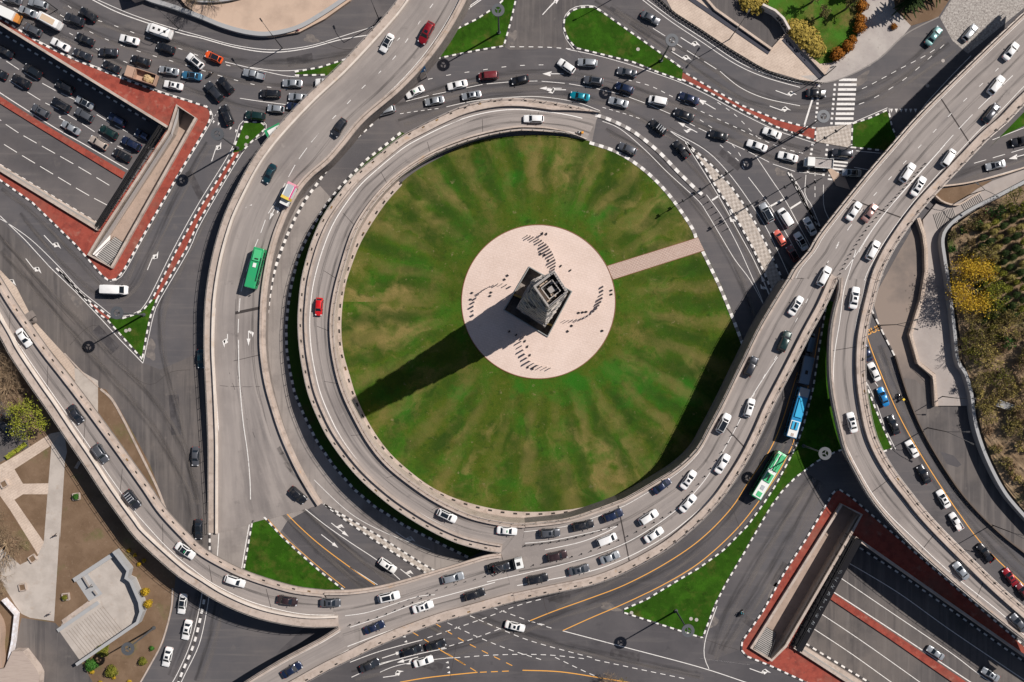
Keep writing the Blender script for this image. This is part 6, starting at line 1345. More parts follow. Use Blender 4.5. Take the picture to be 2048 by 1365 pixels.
def bus(L, px, py, ang, layer, label, c1, roofparts, cat='bus', name='bus'):
    root = empty(name, label=label, cat=cat); w = 1.25
    rbox('body', L, w, .35, 3.0, PM[c1], root)
    for sg in (1, -1):
        bb = MB(); n = int(L / 1.6)
        for k in range(n):
            x = -L / 2 + .7 + (L - 1.4) * (k + .5) / n; bb.box((x, sg * (w + .005), 1.35), (L - 1.4) / n - .12, .03, 1.0)
        bb.build('window_band', M_glass, root)
    bb = MB(); bb.box((L / 2 + .005, 0, 1.2), .03, 2.1, 1.3); bb.build('windscreen', M_glass, root)
    bb = MB(); bb.box((-L / 2 - .005, 0, 1.5), .03, 1.8, .9); bb.build('rear_window', M_glass, root)
    wheels(root, (L * .33, -L * .27), w)
    for nm, x, y, sx, sy, h, mt in roofparts:
        rbox(nm, sx, sy / 2, 2.95, 3.0 + h, mt, root, x, min(.06, h / 3), y)
    for sg in (1, -1):
        bb = MB(); bb.box((L / 2 + .02, sg * .95, .75), .06, .3, .2); bb.build('headlight', M_head, root)
        bb = MB(); bb.box((-L / 2 - .02, sg * 1.0, .9), .06, .22, .35); bb.build('tail_light', M_tail, root)
        bb = MB(); bb.box((L / 2 + .1, sg * 1.4, 1.9), .15, .25, .5); bb.build('mirror', M_trim, root)
    place(root, px, py, ang, layer); return root
M_gl = mat('bus_green_light', [(0.07, 0.45, 0.19)], 0.5); M_bl = mat('bus_blue_light', [(0.03, 0.36, 0.62)], 0.5); M_wh = mat('roof_white', [(0.72, 0.72, 0.70)], 0.5); M_gr = mat('roof_grey', [(0.38, 0.40, 0.42)], 0.5)
b1 = bus(9.4, 508, 536, 256, 'A', 'bright green bus alone on the flyover beside the ring', 'green', [('roof_pod', -2.9, 0, 2.6, 1.7, .28, M_gl), ('vent_grille', -2.1, .1, .35, .9, .34, M_trim), ('roof_hatch', -.6, -.05, 1.0, .75, .12, M_wh), ('side_duct', 0.2, 1.05, 5.5, .25, .1, PM['darkgreen'])])
b2 = bus(12.0, 1597, 826, 254, 'g', 'blue and white bus emerging from under the flyover onto the bus lane', 'busblue', [('roof_panel', -4.9, 0, 2.0, 2.2, .05, M_gr), ('roof_fairing', -1.2, .1, 4.6, 1.7, .3, M_bl), ('front_panel', 3.9, 0, 3.8, 2.2, .05, M_wh), ('roof_pod', 3.1, 0, 1.9, 1.6, .3, M_bl), ('vent_grille', 3.1, 0, 1.6, .4, .36, M_trim), ('roof_dome', 5.3, 0, .7, .7, .12, M_conc)])
b3 = bus(12.2, 1539, 952, 239, 'g', 'green and white trolleybus on the bus lane below the blue bus', 'green', [('roof_panel', 0, 0, 11.6, 2.2, .04, M_wh), ('roof_fairing', -3.6, .45, 4.2, 1.2, .3, M_gl), ('side_fairing', -3.6, -.75, 4.0, .5, .3, M_gl), ('roof_pod', .5, 0, 2.2, 1.7, .28, M_gl), ('vent_grille', .5, 0, 1.7, .45, .34, M_trim), ('roof_hatch', 3.2, 0, 1.1, .9, .12, M_gr), ('front_pod', 4.9, .1, 1.2, 1.2, .12, M_gl)], name='trolleybus', cat='trolleybus')
for sg in (.35, -.35):
    bb = MB(); bb.path([(-1.2, sg, 3.2), (-6.6, sg * 1.6, 4.9)], .05, 5); bb.build('trolley_pole', M_dk, b3)
b4 = bus(6.6, 1614, 741, 258, 'g', 'slate blue minibus in the shade ahead of the blue bus', 'slate', [('vent_grille', .5, 0, .9, .6, .15, M_trim)], name='minibus', cat='minibus')
# striped box truck
def truck(label, px, py, ang, layer, parts, wh, w=1.1, name='truck', cat='truck'):
    root = empty(name, label=label, cat=cat)
    for nm, x, L, w2, z0, z1, mt in parts: rbox(nm, L, w2, z0, z1, mt, root, x, .06 if z1 - z0 > .3 else .03)
    wheels(root, wh, w, .42); place(root, px, py, ang, layer, 2.0); return root
def cab_glass(root, x, w, z0, z1):
    bb = MB(); bb.face([(x + .02, -w, z0), (x + .02, w, z0), (x - .33, w * .9, z1), (x - .33, -w * .9, z1)]); bb.build('windscreen', M_glass, root)
    for sg in (1, -1):
        bb = MB(); bb.box((x - .85, sg * (w + .12), z0 + .05), .8, .03, .55); bb.build('side_window', M_glass, root)
M_y = mat('truck_yellow', [(0.72, 0.52, 0.10)], 0.5); M_pk = mat('truck_pink', [(0.62, 0.04, 0.22)], 0.5); M_pks = mat('truck_pale_pink', [(0.70, 0.30, 0.36)], 0.5); M_pu = mat('truck_purple', [(0.20, 0.04, 0.18)], 0.5)
t = truck('small box truck with grey roof and pink and yellow stripes on the flyover', 576, 389, 244, 'A', [('cargo_box', -.95, 3.4, 1.05, .7, 2.9, M_wh), ('roof_panel', -.8, 2.9, .7, 2.85, 2.96, M_gr), ('pink_band', -2.35, .7, 1.06, .7, 2.93, M_pks), ('yellow_band', .95, .75, 1.06, .7, 2.94, M_y), ('cab', 1.95, 1.3, 1.0, .5, 2.0, M_wh), ('bumper', 2.6, .35, .95, .45, 1.0, M_pu)], (1.8, -1.8), 1.0)
cab_glass(t, 2.6, .82, 1.2, 2.02)
bb = MB(); bb.box((-.6, 1.0, 2.9), 3.3, .28, .05); bb.build('side_stripe', M_pk, t)
M_och = mat('dump_ochre', [(0.42, 0.27, 0.20)], 0.7); M_sandl = mat('sand_load', [(0.50, 0.36, 0.2), ((0.35, 0.25, 0.13), 3, 0.5, 0.6, 1)], 0.95, bump=.8, bscale=5)
t = truck('dusty brown dump truck loaded with sand in the jam', 283, 152, 162, 'g', [('chassis', 0, 7.0, 1.0, .5, .9, M_trim), ('cab', 2.7, 1.9, 1.25, .5, 2.7, M_och)], (2.6, -1.4, -2.6), 1.15, 'dump_truck', 'dump truck')
bb = MB()
for x, y, sx, sy in ((-1.0, 1.22, 5.0, .12), (-1.0, -1.22, 5.0, .12), (-3.5, 0, .12, 2.5), (1.5, 0, .12, 2.5)): bb.box((x, y, .95), sx, sy, 1.7)
bb.box((-1, 0, .95), 5, 2.4, .1); bb.build('tipper_bed', M_och, t)
bb = MB(); bb.sphere((-1.3, 0, 1.3), 1.15, 14, 8, sz=.85, jit=.12); bb.sphere((-2.4, .1, 1.2), .9, 12, 8, sz=.7, jit=.12); bb.build('sand_load', M_sandl, t)
cab_glass(t, 3.67, 1.0, 1.6, 2.6)
t = truck('white cab truck with plank bed straddling the zebra crossing', 1641, 325, 176, 'g', [('chassis', -.2, 6.2, .8, .5, .8, M_trim), ('cab', 2.2, 1.7, 1.05, .5, 2.3, M_wh), ('hood', 3.2, .6, .95, .5, 1.2, M_wh), ('flat_bed', -1.1, 4.2, 1.15, .95, 1.1, mat('bed_grey', [(0.36, 0.33, 0.32), ((0.26, .23, .22), 6, .5, .6, 1)], .8))], (2.2, -2.0), 1.0, 'flatbed_truck')
bb = MB()
for x, y, sx, sy in ((-1.1, 1.13, 4.2, .07), (-1.1, -1.13, 4.2, .07), (-3.2, 0, .07, 2.3)): bb.box((x, y, 1.0), sx, sy, .45)
bb.build('bed_rail', M_wh, t); cab_glass(t, 3.06, .85, 1.35, 2.32)
t = truck('white truck with an orange striped load at the corner of the jam', 13, 27, 155, 'g', [('chassis', 0, 6.5, .9, .5, .9, M_trim), ('cargo_box', .6, 5.0, 1.1, .9, 2.6, M_wh), ('rear_frame', -2.6, 1.2, 1.0, .9, 2.0, mat('load_orange', [(0.55, .22, .05)], .6))], (2.2, -2.0), 1.0)
t = truck('tow truck with white cab carrying a dark wrecked car on the flyover', 1012, 1133, 13, 'C', [('chassis', -.5, 7.6, .9, .6, .9, M_trim), ('cab', 3.0, 1.7, 1.1, .6, 2.6, M_wh), ('flat_bed', -1.0, 5.6, 1.15, 1.0, 1.15, M_trim)], (2.7, -1.8, -2.9), 1.05, 'tow_truck', 'tow truck')
cab_glass(t, 3.82, .95, 1.5, 2.6); bb = MB(); bb.box((2.9, 0, 2.6), .8, .8, .12); bb.build('roof_hatch', M_trim, t)
bb = MB(); bb.path([(-.4, -1.1, 1.1), (-.8, -1.2, 2.9), (-2.2, .8, 3.1)], .09); bb.path([(1.8, -1, 1.1), (1.8, 1, 1.1), (1.8, 1, 2.4), (1.8, -1, 2.4), (1.8, -1, 1.1)], .07); bb.build('crane_arm', M_dk, t)
wr = copy_tree(PROTO['hatch/']); tag(wr, 'dark wrecked hatchback tied on the tow truck bed', 'car')
g_ = zat('C', 1005, 1135); wr.location = W(1003, 1135, g_ + 1.8); wr.location.z = g_ + 1.17; wr.rotation_euler = (0, 0, R(13)); wr.scale = (.93, .93, .93)
if 'group' in wr: del wr['group']
for ch in wr.children:
    if ch.name.startswith('body'): ch.material_slots[0].link = 'OBJECT'; ch.material_slots[0].material = PM['dark']
# crash cone-ish details left out; beige roof stain of the van
for v in VEH:
    if v[10] and 'beige' in v[10]:
        bb = MB(); bb.box((-.3, 0, 2.29), 3.0, 1.2, .04); o = bb.build('stained_roof_sheet', mat('roof_beige', [(0.55, 0.42, 0.30)], .8), v[11])
    if v[10] and 'stairwell' in v[10]: pass

# ------------------------------------------------------------------ people
M_skin = mat('skin', [(0.5, 0.3, 0.22)], .6)
def skin_obj(name, V, E, rad, mt, parent, root_i=0):
    me = bpy.data.meshes.new(name); me.from_pydata(V, E, []); me.materials.append(mt)
    o = bpy.data.objects.new(name, me); col.objects.link(o); o.parent = parent
    mo = o.modifiers.new('skin', 'SKIN')
    for i, r in enumerate(rad): me.skin_vertices[0].data[i].radius = (r, r)
    me.skin_vertices[0].data[root_i].use_root = True
    s = o.modifiers.new('sub', 'SUBSURF'); s.levels = s.render_levels = 1
    return o
def person(px, py, ang, top, legs, label, pose='walk', z=0.0, parent=None, hair=(0.03, .02, .015), layer=None, size=1.0):
    root = empty('person', label=label, cat='person')
    st = .22 if pose == 'walk' else 0.05
    if pose == 'ride':
        V = [(0, 0, .82), (.05, 0, 1.05), (.12, 0, 1.3), (.16, 0, 1.42), (.2, 0, 1.52), (.12, .2, 1.34), (.32, .3, 1.12), (.52, .27, 1.02), (.12, -.2, 1.34), (.32, -.3, 1.12), (.52, -.27, 1.02), (0, .12, .8), (.38, .2, .72), (.18, .22, .33), (0, -.12, .8), (.38, -.2, .72), (.18, -.22, .33)]
    else:
        V = [(0, 0, .93), (0, 0, 1.12), (0, 0, 1.33), (0, 0, 1.45), (.01, 0, 1.55), (0, .19, 1.38), (-st * .8, .24, 1.12), (st * .2, .25, .88), (0, -.19, 1.38), (st * .8, -.24, 1.12), (st * 1.2, -.25, .9), (0, .1, .9), (st * .6, .11, .5), (st, .11, .07), (0, -.1, .9), (-st * .5, -.11, .5), (-st * 1.2, -.11, .1)]
    E = [(0, 1), (1, 2), (2, 3), (3, 4), (2, 5), (5, 6), (6, 7), (2, 8), (8, 9), (9, 10), (0, 11), (11, 12), (12, 13), (0, 14), (14, 15), (15, 16)]
    rad = [.14, .13, .16, .065, .06, .07, .05, .035, .07, .05, .035, .1, .065, .045, .1, .065, .045]
    b = skin_obj('body', V, E, rad, top, root)
    # trousers, head, hair
    for k in (0, 3):
        a, c, d = [Vector(V[i + k]) for i in (11, 12, 13)]
        bb = MB(); bb.tube(a, c, .115, .08, 8); bb.tube(c, d, .08, .06, 8); bb.box(d + Vector((.06, 0, -.07)), .27, .1, .09); bb.build('trouser_leg', legs, root)
    h = Vector(V[4]) + Vector((0.02, 0, .11)); bb = MB(); bb.sphere(h, .1, 10, 8, sz=1.2); bb.box(h + Vector((.1, 0, -.02)), .04, .03, .05); bb.build('head', M_skin, root, smooth=True)
    bb = MB(); bb.sphere(h + Vector((-.02, 0, .035)), .112, 10, 8, sz=1.1); bb.build('helmet' if pose == 'ride' else 'hair', mat('hair_%.2f' % hair[0], [hair], .7), root, smooth=True)
    for k in (7, 10):
        hp = Vector(V[k]); bb = MB(); bb.box(hp + Vector((.02, 0, -.06)), .05, .09, .09)
        for f in range(4): bb.tube(hp + Vector((.03, -.035 + f * .023, -.05)), hp + Vector((.06, -.035 + f * .023, -.13 + .01 * abs(f - 1))), .011, .009, 5)
        bb.tube(hp + Vector((.03, -.05, -.02)), hp + Vector((.08, -.07, -.06)), .012, .01, 5); bb.build('hand', M_skin, root)
    root.location = W(px, py, z); root.rotation_euler = (0, 0, R(ang)); root.scale = (size,) * 3
    return root
C = lambda n, c, r=.8: mat('cloth_' + n, [c], r)
person(1083, 470, 200, C('dark', (.03, .03, .04)), C('jean', (.04, .06, .12)), 'person in dark clothes walking at the upper side of the pink plaza', z=.19)
person(598, 64, 250, C('pink', (.55, .12, .14)), C('black', (.02, .02, .02)), 'person in pink top walking by the curved grey wall', z=.01)
person(1909, 778, 20, C('pale', (.6, .58, .55)), C('jean', (.04, .06, .12)), 'person in pale top walking down the path by the black railing', z=.05)
person(1631, 173, 90, C('blue', (.05, .1, .3)), C('black', (.02, .02, .02)), 'person in blue standing at the kerb by the zebra crossing', z=.01)
person(184, 1172, 100, C('grey', (.2, .2, .2)), C('black', (.02, .02, .02)), 'person in grey standing on the sunken terrace of the park', z=.05)
person(113, 1070, 80, C('dark', (.03, .03, .04)), C('black', (.02, .02, .02)), 'person in dark clothes on the pale diagonal path', z=.05)
person(101, 1227, 60, C('dark', (.03, .03, .04)), C('grey', (.2, .2, .2)), 'person in dark clothes where the pale path meets the terrace corner', z=.05)
def motorbike(px, py, ang, layer, paint, riderc, label, rlabel, box=None, hz=(.02, .02, .02)):
    root = empty('motorcycle', label=label, cat='motorcycle')
    for x in (.7, -.7):
        bb = MB(); N = 20
        for k in range(N):
            a0, a1 = 2 * math.pi * k / N, 2 * math.pi * (k + 1) / N
            bb.tube((x + .27 * math.cos(a0), 0, .32 + .27 * math.sin(a0)), (x + .27 * math.cos(a1), 0, .32 + .27 * math.sin(a1)), .06, .06, 6)
        bb.tube((x, -.05, .32), (x, .05, .32), .12, .12, 8); bb.build('wheel', M_tyre, root)
    bb = MB(); bb.path([(.7, 0, .32), (.45, 0, .95), (.35, 0, 1.0)], .05); bb.sphere((.12, 0, .8), .22, 10, 7, sz=.7); bb.box((0, 0, .3), .55, .3, .4); bb.build('body', PM[paint], root)
    bb = MB(); bb.box((-.35, 0, .72), .75, .3, .12); bb.build('seat', M_trim, root)
    bb = MB(); bb.path([(.35, .35, 1.03), (.45, 0, 1.0), (.35, -.35, 1.03)], .025); bb.build('handlebar', M_dk, root)
    bb = MB(); bb.sphere((.6, 0, .85), .1, 8, 6); bb.build('headlight', M_head, root)
    z = zat(layer, px, py); root.location = W(px, py, z); root.rotation_euler = (0, 0, R(ang))
    if box:
        bb = MB(); bb.box((-.75, 0, .85), .5, .5, .5); o = bb.build('delivery_box', box, None); o.parent = root
    r = person(px, py, ang, riderc, C('black', (.02, .02, .02)), rlabel, 'ride', z, hair=hz)
motorbike(421, 151, 40, 'g', 'black', C('dark', (.03, .03, .04)), 'black motorcycle between the orange hatchback and black SUVs', 'rider in black on the motorcycle near the orange hatchback')
motorbike(1158, 267, 175, 'g', 'black', C('white', (.6, .6, .6)), 'black motorcycle at the foot of the ring ramp', 'rider in white on the motorcycle at the foot of the ring ramp', mat('box_orange', [(.7, .3, .03)], .6))
motorbike(1481, 1226, 60, 'g', 'dark', C('teal', (.05, .3, .36)), 'dark motorcycle on the wide road left of the shaded stairwell', 'rider in turquoise jacket on the lone motorcycle')
motorbike(1799, 794, 130, 'g', 'black', C('black2', (.02, .02, .025)), 'black delivery motorcycle beside the bright blue sedan', 'rider in black on the delivery motorcycle with a yellow box', mat('box_yellow', [(.75, .5, .04)], .6))
# ------------------------------------------------------------------ park surfaces
for v in [(-420, 600), ]: pass
def pat(nm, pts, mt, z, **k): return patch(nm, pts, mt, z, **k)
# south-west park
pat('park_ground', [(-420, 560), (-60, 560), (20, 690), (90, 790), (150, 870), (230, 985), (300, 1075), (352, 1150), (349, 1177), (345, 1219), (327, 1285), (281, 1365), (255, 1440), (-420, 1440)], M_dirt, 0.02)
pat('verge', [(90, 690), (128, 720), (165, 775), (215, 850), (262, 920), (305, 975), (328, 1010), (300, 990), (240, 915), (180, 830), (120, 760)], M_dirt, 0.022)
pat('verge', [(196, 775), (212, 780), (240, 820), (268, 870), (300, 930), (315, 970), (330, 1020), (300, 985), (255, 905), (205, 840), (196, 820)], M_dirt, 0.024)
M_pslab = mat('pale_slab', [(0.38, 0.335, 0.30), ((0.45, 0.40, 0.36), 0.3, 0.4, 0.6, 1), ((0.36, 0.29, 0.24), 0.8, 0.58, 0.72, 0.6), ((0.30, 0.25, 0.21), 2.5, 0.62, 0.75, 0.5)], 0.9, bump=.1)
pat('pavement', [(149, 735), (196, 762), (196, 830), (176, 800), (150, 765)], M_pslab, 0.03)
pat('pavement', [(66, 640), (128, 708), (150, 735), (150, 762), (110, 712), (60, 650), (30, 600), (0, 556), (0, 540), (33, 575)], M_tan, 0.028)
bb = MB(); strip(bb, PL([(200, 780), (222, 800), (245, 840), (270, 890), (295, 940), (312, 975), (322, 1000), (330, 1022)], 0, True), (0, .5), (0, .15)); tag(bb.build('kerb', M_conc), kind='structure')
bb = MB(); strip(bb, PL([(128, 708), (160, 742), (196, 775)], 0, True), (0, .3), (0, .12)); tag(bb.build('kerb', M_conc), kind='structure')
pat('path', [(100, 880), (128, 862), (134, 905), (130, 921), (120, 1080), (119, 1065), (108, 1243), (60, 1236), (43, 1228), (30, 1210), (0, 1160), (-40, 1100), (-40, 1060), (40, 1130), (76, 1112), (88, 1080), (95, 989), (103, 890)], M_pslab, 0.035)
pat('path', [(-60, 960), (0, 930), (35, 910), (100, 868), (128, 862), (100, 893), (29, 939), (46, 968), (97, 967), (96, 989), (46, 989), (29, 1000), (88, 1085), (76, 1110), (20, 1020), (-5, 985), (-60, 1010)], M_tan, 0.04)
pat('yard', [(43, 1236), (110, 1246), (125, 1262), (163, 1326), (200, 1390), (0, 1420), (20, 1340)], M_asph_dusty, 0.03)
pat('yard', [(-420, 780), (0, 800), (50, 850), (58, 895), (0, 925), (-420, 1100)], M_asph_dusty, 0.03)
def coping(name, pts, w, h, mt, label=None, cat=None, z=0.0, side=1, smooth=False, closed=False, kind=None):
    b = MB(); strip(b, PX(pts, z, smooth, closed, step=8), (0, w * side), (-0.05, h), closed); o = b.build(name, mt)
    return tag(o, label, cat, None, kind)
coping('kerb', [(347, 1177), (344, 1219), (326, 1285), (300, 1335), (279, 1372)], -.35, .15, M_conc, smooth=True, kind='structure')
# sunken terrace
ter = empty('terrace', label='stepped terrace with grey walls and striped steps in the small park', cat='terrace')
TP = [(238, 1098), (150, 1157), (180, 1203), (126, 1243), (118, 1262), (163, 1326), (284, 1243), (294, 1218), (291, 1198), (273, 1155), (262, 1150), (266, 1133)]
sheet('floor', PX(TP, 0.05), None, M_pslab, 0, ter, None)
M_gw = mat('terrace_grey', [(0.34, 0.34, 0.345), ((0.30, 0.29, 0.285), 0.6, 0.55, 0.7, 0.7)], .8)
for nm, pts, w, h in (('wall', [(163, 1326), (284, 1243), (293, 1219), (290, 1198), (272, 1156), (263, 1151), (267, 1135), (238, 1097)], .75, 2.4), ('wall', [(238, 1097), (148, 1156)], 1.0, .8), ('wall', [(119, 1264), (200, 1208)], .9, .5)):
    b = MB(); strip(b, PX(pts, 0.05), (0, w), (0, h)); b.build(nm, M_gw, ter)
b = MB(); b.face([W(*p, .07) for p in ((148, 1157), (172, 1144), (205, 1188), (178, 1203))]); b.build('paved_corner', M_gw, ter)
b = MB(); b.face([W(*p, .3) for p in ((123, 1241), (176, 1203), (182, 1209), (127, 1250))]); b.build('ledge', M_conc, ter)
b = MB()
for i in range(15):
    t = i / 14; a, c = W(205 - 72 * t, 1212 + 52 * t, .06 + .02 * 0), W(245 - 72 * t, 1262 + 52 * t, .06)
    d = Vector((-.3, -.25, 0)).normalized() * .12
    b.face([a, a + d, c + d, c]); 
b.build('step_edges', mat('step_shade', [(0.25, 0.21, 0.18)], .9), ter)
for pts in ([(166, 1152), (180, 1175)], [(188, 1181), (195, 1190)]):
    b = MB(); strip(b, PX(pts, .07), (0, .15), (0, .8)); b.build('rail', M_rail, ter)
# building edge and curved wall in the corner
blk = empty('low_building', label='tan ribbed roof building at the lowest corner of the park', cat='building')
b = MB(); 
P = ccw([W(*p) for p in [(36, 1296), (57, 1296), (83, 1330), (89, 1343), (86, 1400), (-60, 1420), (-60, 1340), (20, 1330)]]); 
sheet('roof', lift(P, 2.6), None, mat('roof_tan', [(0.40, 0.325, 0.28), ((0.34, 0.27, 0.235), 2.0, .5, .6, .9, (0.1, 0.2, 4))], .85), 0, blk, None)
for p, q in zip(P, P[1:] + P[:1]): b.face([p, q, q + Vector((0, 0, 2.6)), p + Vector((0, 0, 2.6))])
b.build('wall', M_conc, blk)
coping('wall', [(-3, 1222), (8, 1240), (12, 1262), (10, 1290), (14, 1330)], -1.0, 2.2, mat('wall_brown', [(0.36, 0.26, 0.2)], .85), 'curving brown ribbed wall at the frame edge of the park', 'wall', smooth=True)
coping('wall', [(14, 1195), (40, 1225), (34, 1280), (24, 1330)], -.5, 1.8, mat('painted_wall', [(0.62, .58, .58), ((.75, .75, .8), 1.2, .5, .6, .9), ((.5, .3, .32), .9, .64, .7, .7)], .7), 'pale painted wall with faded graffiti beside the dark yard', 'wall')
# planters, benches
def planter(px, py, rz, label, size=1.5, shrub=True):
    root = empty('planter', W(px, py, .03), rz, label, 'planter'); b = MB()
    for x, y, sx, sy in ((0, size / 2, size, .22), (0, -size / 2, size, .22), (size / 2, 0, .22, size), (-size / 2, 0, .22, size)): b.box((x, y, 0), sx, sy, .6)
    b.build('box', M_conc, root); b = MB(); b.box((0, 0, 0), size, size, .45); b.build('soil', M_dirt, root); return root
planter(154, 993, .1, 'square planter with a clipped green shrub beside the flyover shadow'); planter(133, 1193, .1, 'square planter with an olive shrub between path and terrace'); planter(10, 968, .5, 'stone planter box on the tan path at the frame edge'); planter(47, 1174, .2, 'empty tan planter box under the bare tree'); planter(67, 1117, .6, 'grey stone planter at the path corner under the bare tree')
def bench(px, py, a, label):
    root = empty('bench', W(px, py, .03), R(a), label, 'bench')
    b = MB(); b.box((0, 0, .4), 1.9, .55, .08); b.build('seat', M_conc, root); b = MB(); b.box((0, .3, .5), 1.9, .08, .45); b.build('backrest', M_conc, root)
    for s in (.75, -.75):
        b = MB(); b.box((s, 0, 0), .12, .5, .4); b.build('leg', M_dk, root)
bench(158, 930, 60, 'bench in the flyover shadow beside the park path')
# hedges and shrubs
def leafmat(n, c1, c2, c3): return mat('leaf_' + n, [c1, (c2, 1.1, .42, .6, 1.0), (c3, 2.2, .55, .7, .8)], .85, spec=.15)
LM = {'yellow': leafmat('yellow', (.36, .24, .02), (.55, .36, .03), (.2, .14, .01)), 'olive': leafmat('olive', (.11, .12, .015), (.2, .19, .03), (.06, .07, .01)), 'green': leafmat('green', (.035, .1, .015), (.06, .18, .03), (.02, .05, .01)), 'orange': leafmat('orange', (.22, .08, .012), (.34, .13, .02), (.1, .04, .01)), 'dark': leafmat('dark', (.018, .035, .01), (.05, .075, .02), (.01, .018, .006)), 'gold': leafmat('gold', (.26, .19, .04), (.40, .30, .065), (.13, .10, .02)), 'bgold': leafmat('bgold', (.5, .32, .03), (.68, .46, .05), (.3, .19, .02)), 'fresh': leafmat('fresh', (.17, .2, .02), (.3, .3, .04), (.08, .1, .012)), 'brown': leafmat('brown', (.14, .095, .045), (.22, .16, .06), (.07, .045, .025)), 'rust': leafmat('rust', (.2, .12, .07), (.28, .18, .1), (.11, .07, .045)), 'khaki': leafmat('khaki', (.21, .17, .05), (.3, .25, .08), (.12, .1, .035)), 'straw': leafmat('straw', (.32, .25, .07), (.44, .35, .11), (.18, .14, .05)), 'scrub': leafmat('scrub', (.12, .11, .035), (.19, .16, .06), (.06, .05, .02))}
def shrub_mesh(r, h, n, size, seed):
    rnd = random.Random(seed); b = MB()
    for i in range(n):
        while True:
            v = Vector((rnd.uniform(-1, 1), rnd.uniform(-1, 1), rnd.uniform(-.3, 1)))
            if .35 < v.length < 1: break
        v.normalize(); rad = rnd.uniform(.75, 1.05) * (1 + .12 * math.sin(3 * math.atan2(v.y, v.x) + seed))
        p = Vector((v.x * r * rad, v.y * r * rad, h * .5 + v.z * h * .5 * rad)); s = size * rnd.uniform(.6, 1.3)
        t = Vector((rnd.uniform(-1, 1), rnd.uniform(-1, 1), rnd.uniform(-1, 1))).normalized(); u = v.lerp(t, .45).normalized(); a = u.orthogonal().normalized() * s; c = u.cross(a.normalized()) * s
        b.face([p - a, p - c * .6, p + a, p + c * .6])
    b.sphere((0, 0, h * .45), r * .78, 10, 6, sz=h * .45 / r, jit=.08)
    return b
SH = {}
def shrub(px, py, r, kind, label, grp=None, h=None, z=0.0, name='shrub', cat='shrub', sy=1.0, rz=0):
    key = kind
    if key not in SH:
        b = shrub_mesh(1.0, 1.7, 420, .13, len(SH) + 3); o = b.build(name, LM[kind]); SH[key] = o
    else: o = SH[key].copy(); o.name = name; col.objects.link(o)
    h = h or r * 1.5
    o.location = W(px, py, z); o.scale = (r, r * sy, h / 1.7); o.rotation_euler = (0, 0, rz or random.uniform(0, 6)); return tag(o, label, cat, grp)
shrub(154, 993, .75, 'green', 'clipped green shrub growing in the square planter by the flyover shadow', z=.4); shrub(131, 1195, .65, 'olive', 'olive shrub in the square planter between path and terrace', z=.4)
shrub(210, 1298, 1.5, 'olive', 'olive bush half under the ring lamp shadow'); shrub(187, 1327, 1.5, 'green', 'bright green round bush at the terrace corner'); shrub(227, 1340, 1.45, 'olive', 'large round olive bush below the ring lamp'); shrub(288, 1321, 1.0, 'olive', 'squarish olive bush near the road kerb'); shrub(305, 1296, .6, 'green', 'small green sprout by the road kerb of the park')
for i, (x, y, r, l) in enumerate([(186, 1342, .6, 'small yellow bush under the bright green one'), (229, 1355, .45, 'small yellow bush below the big olive one'), (202, 1364, .5, 'yellow bush at the lowest edge, first of two'), (260, 1363, .55, 'yellow bush at the lowest edge near the kerb'), (259, 1101, .5, 'yellow bush nearest the terrace apex'), (271, 1110, .45, 'yellow bush second from the terrace apex'), (289, 1121, .5, 'yellow bush at the flyover shadow line'), (279, 1128, .5, 'yellow bush between apex bushes and terrace wall')]): shrub(x, y, r, 'yellow', l, 'small yellow bushes of the park')
shrub(296, 1180, .95, 'yellow', 'upper yellow pointed bush on the terrace wall', 'yellow pointed bushes', 3.2); shrub(302, 1204, .95, 'yellow', 'lower yellow pointed bush on the terrace wall', 'yellow pointed bushes', 3.2)
for (x, y, l) in ((44, 895, 'upper'), (24, 909, 'lower')):
    b = MB(); b.box((0, 0, 0), 2.5, 1.0, .8); m_ = shrub_mesh(1, 1, 10, .1, 1); rnd = random.Random(4)
    for i in range(260):
        p = Vector((rnd.uniform(-1.3, 1.3), rnd.uniform(-.55, .55), rnd.uniform(.2, .95))); a = Vector((rnd.uniform(-1, 1), rnd.uniform(-1, 1), rnd.uniform(-.4, .4))) * .13; c = a.orthogonal().normalized() * .1; b.face([p - a, p - c, p + a, p + c])
    o = b.build('hedge', LM['fresh']); o.location = W(x, y, .03); o.rotation_euler = (0, 0, R(38)); tag(o, l + ' clipped yellow hedge block by the parked black car', 'hedge', 'clipped yellow hedge blocks')
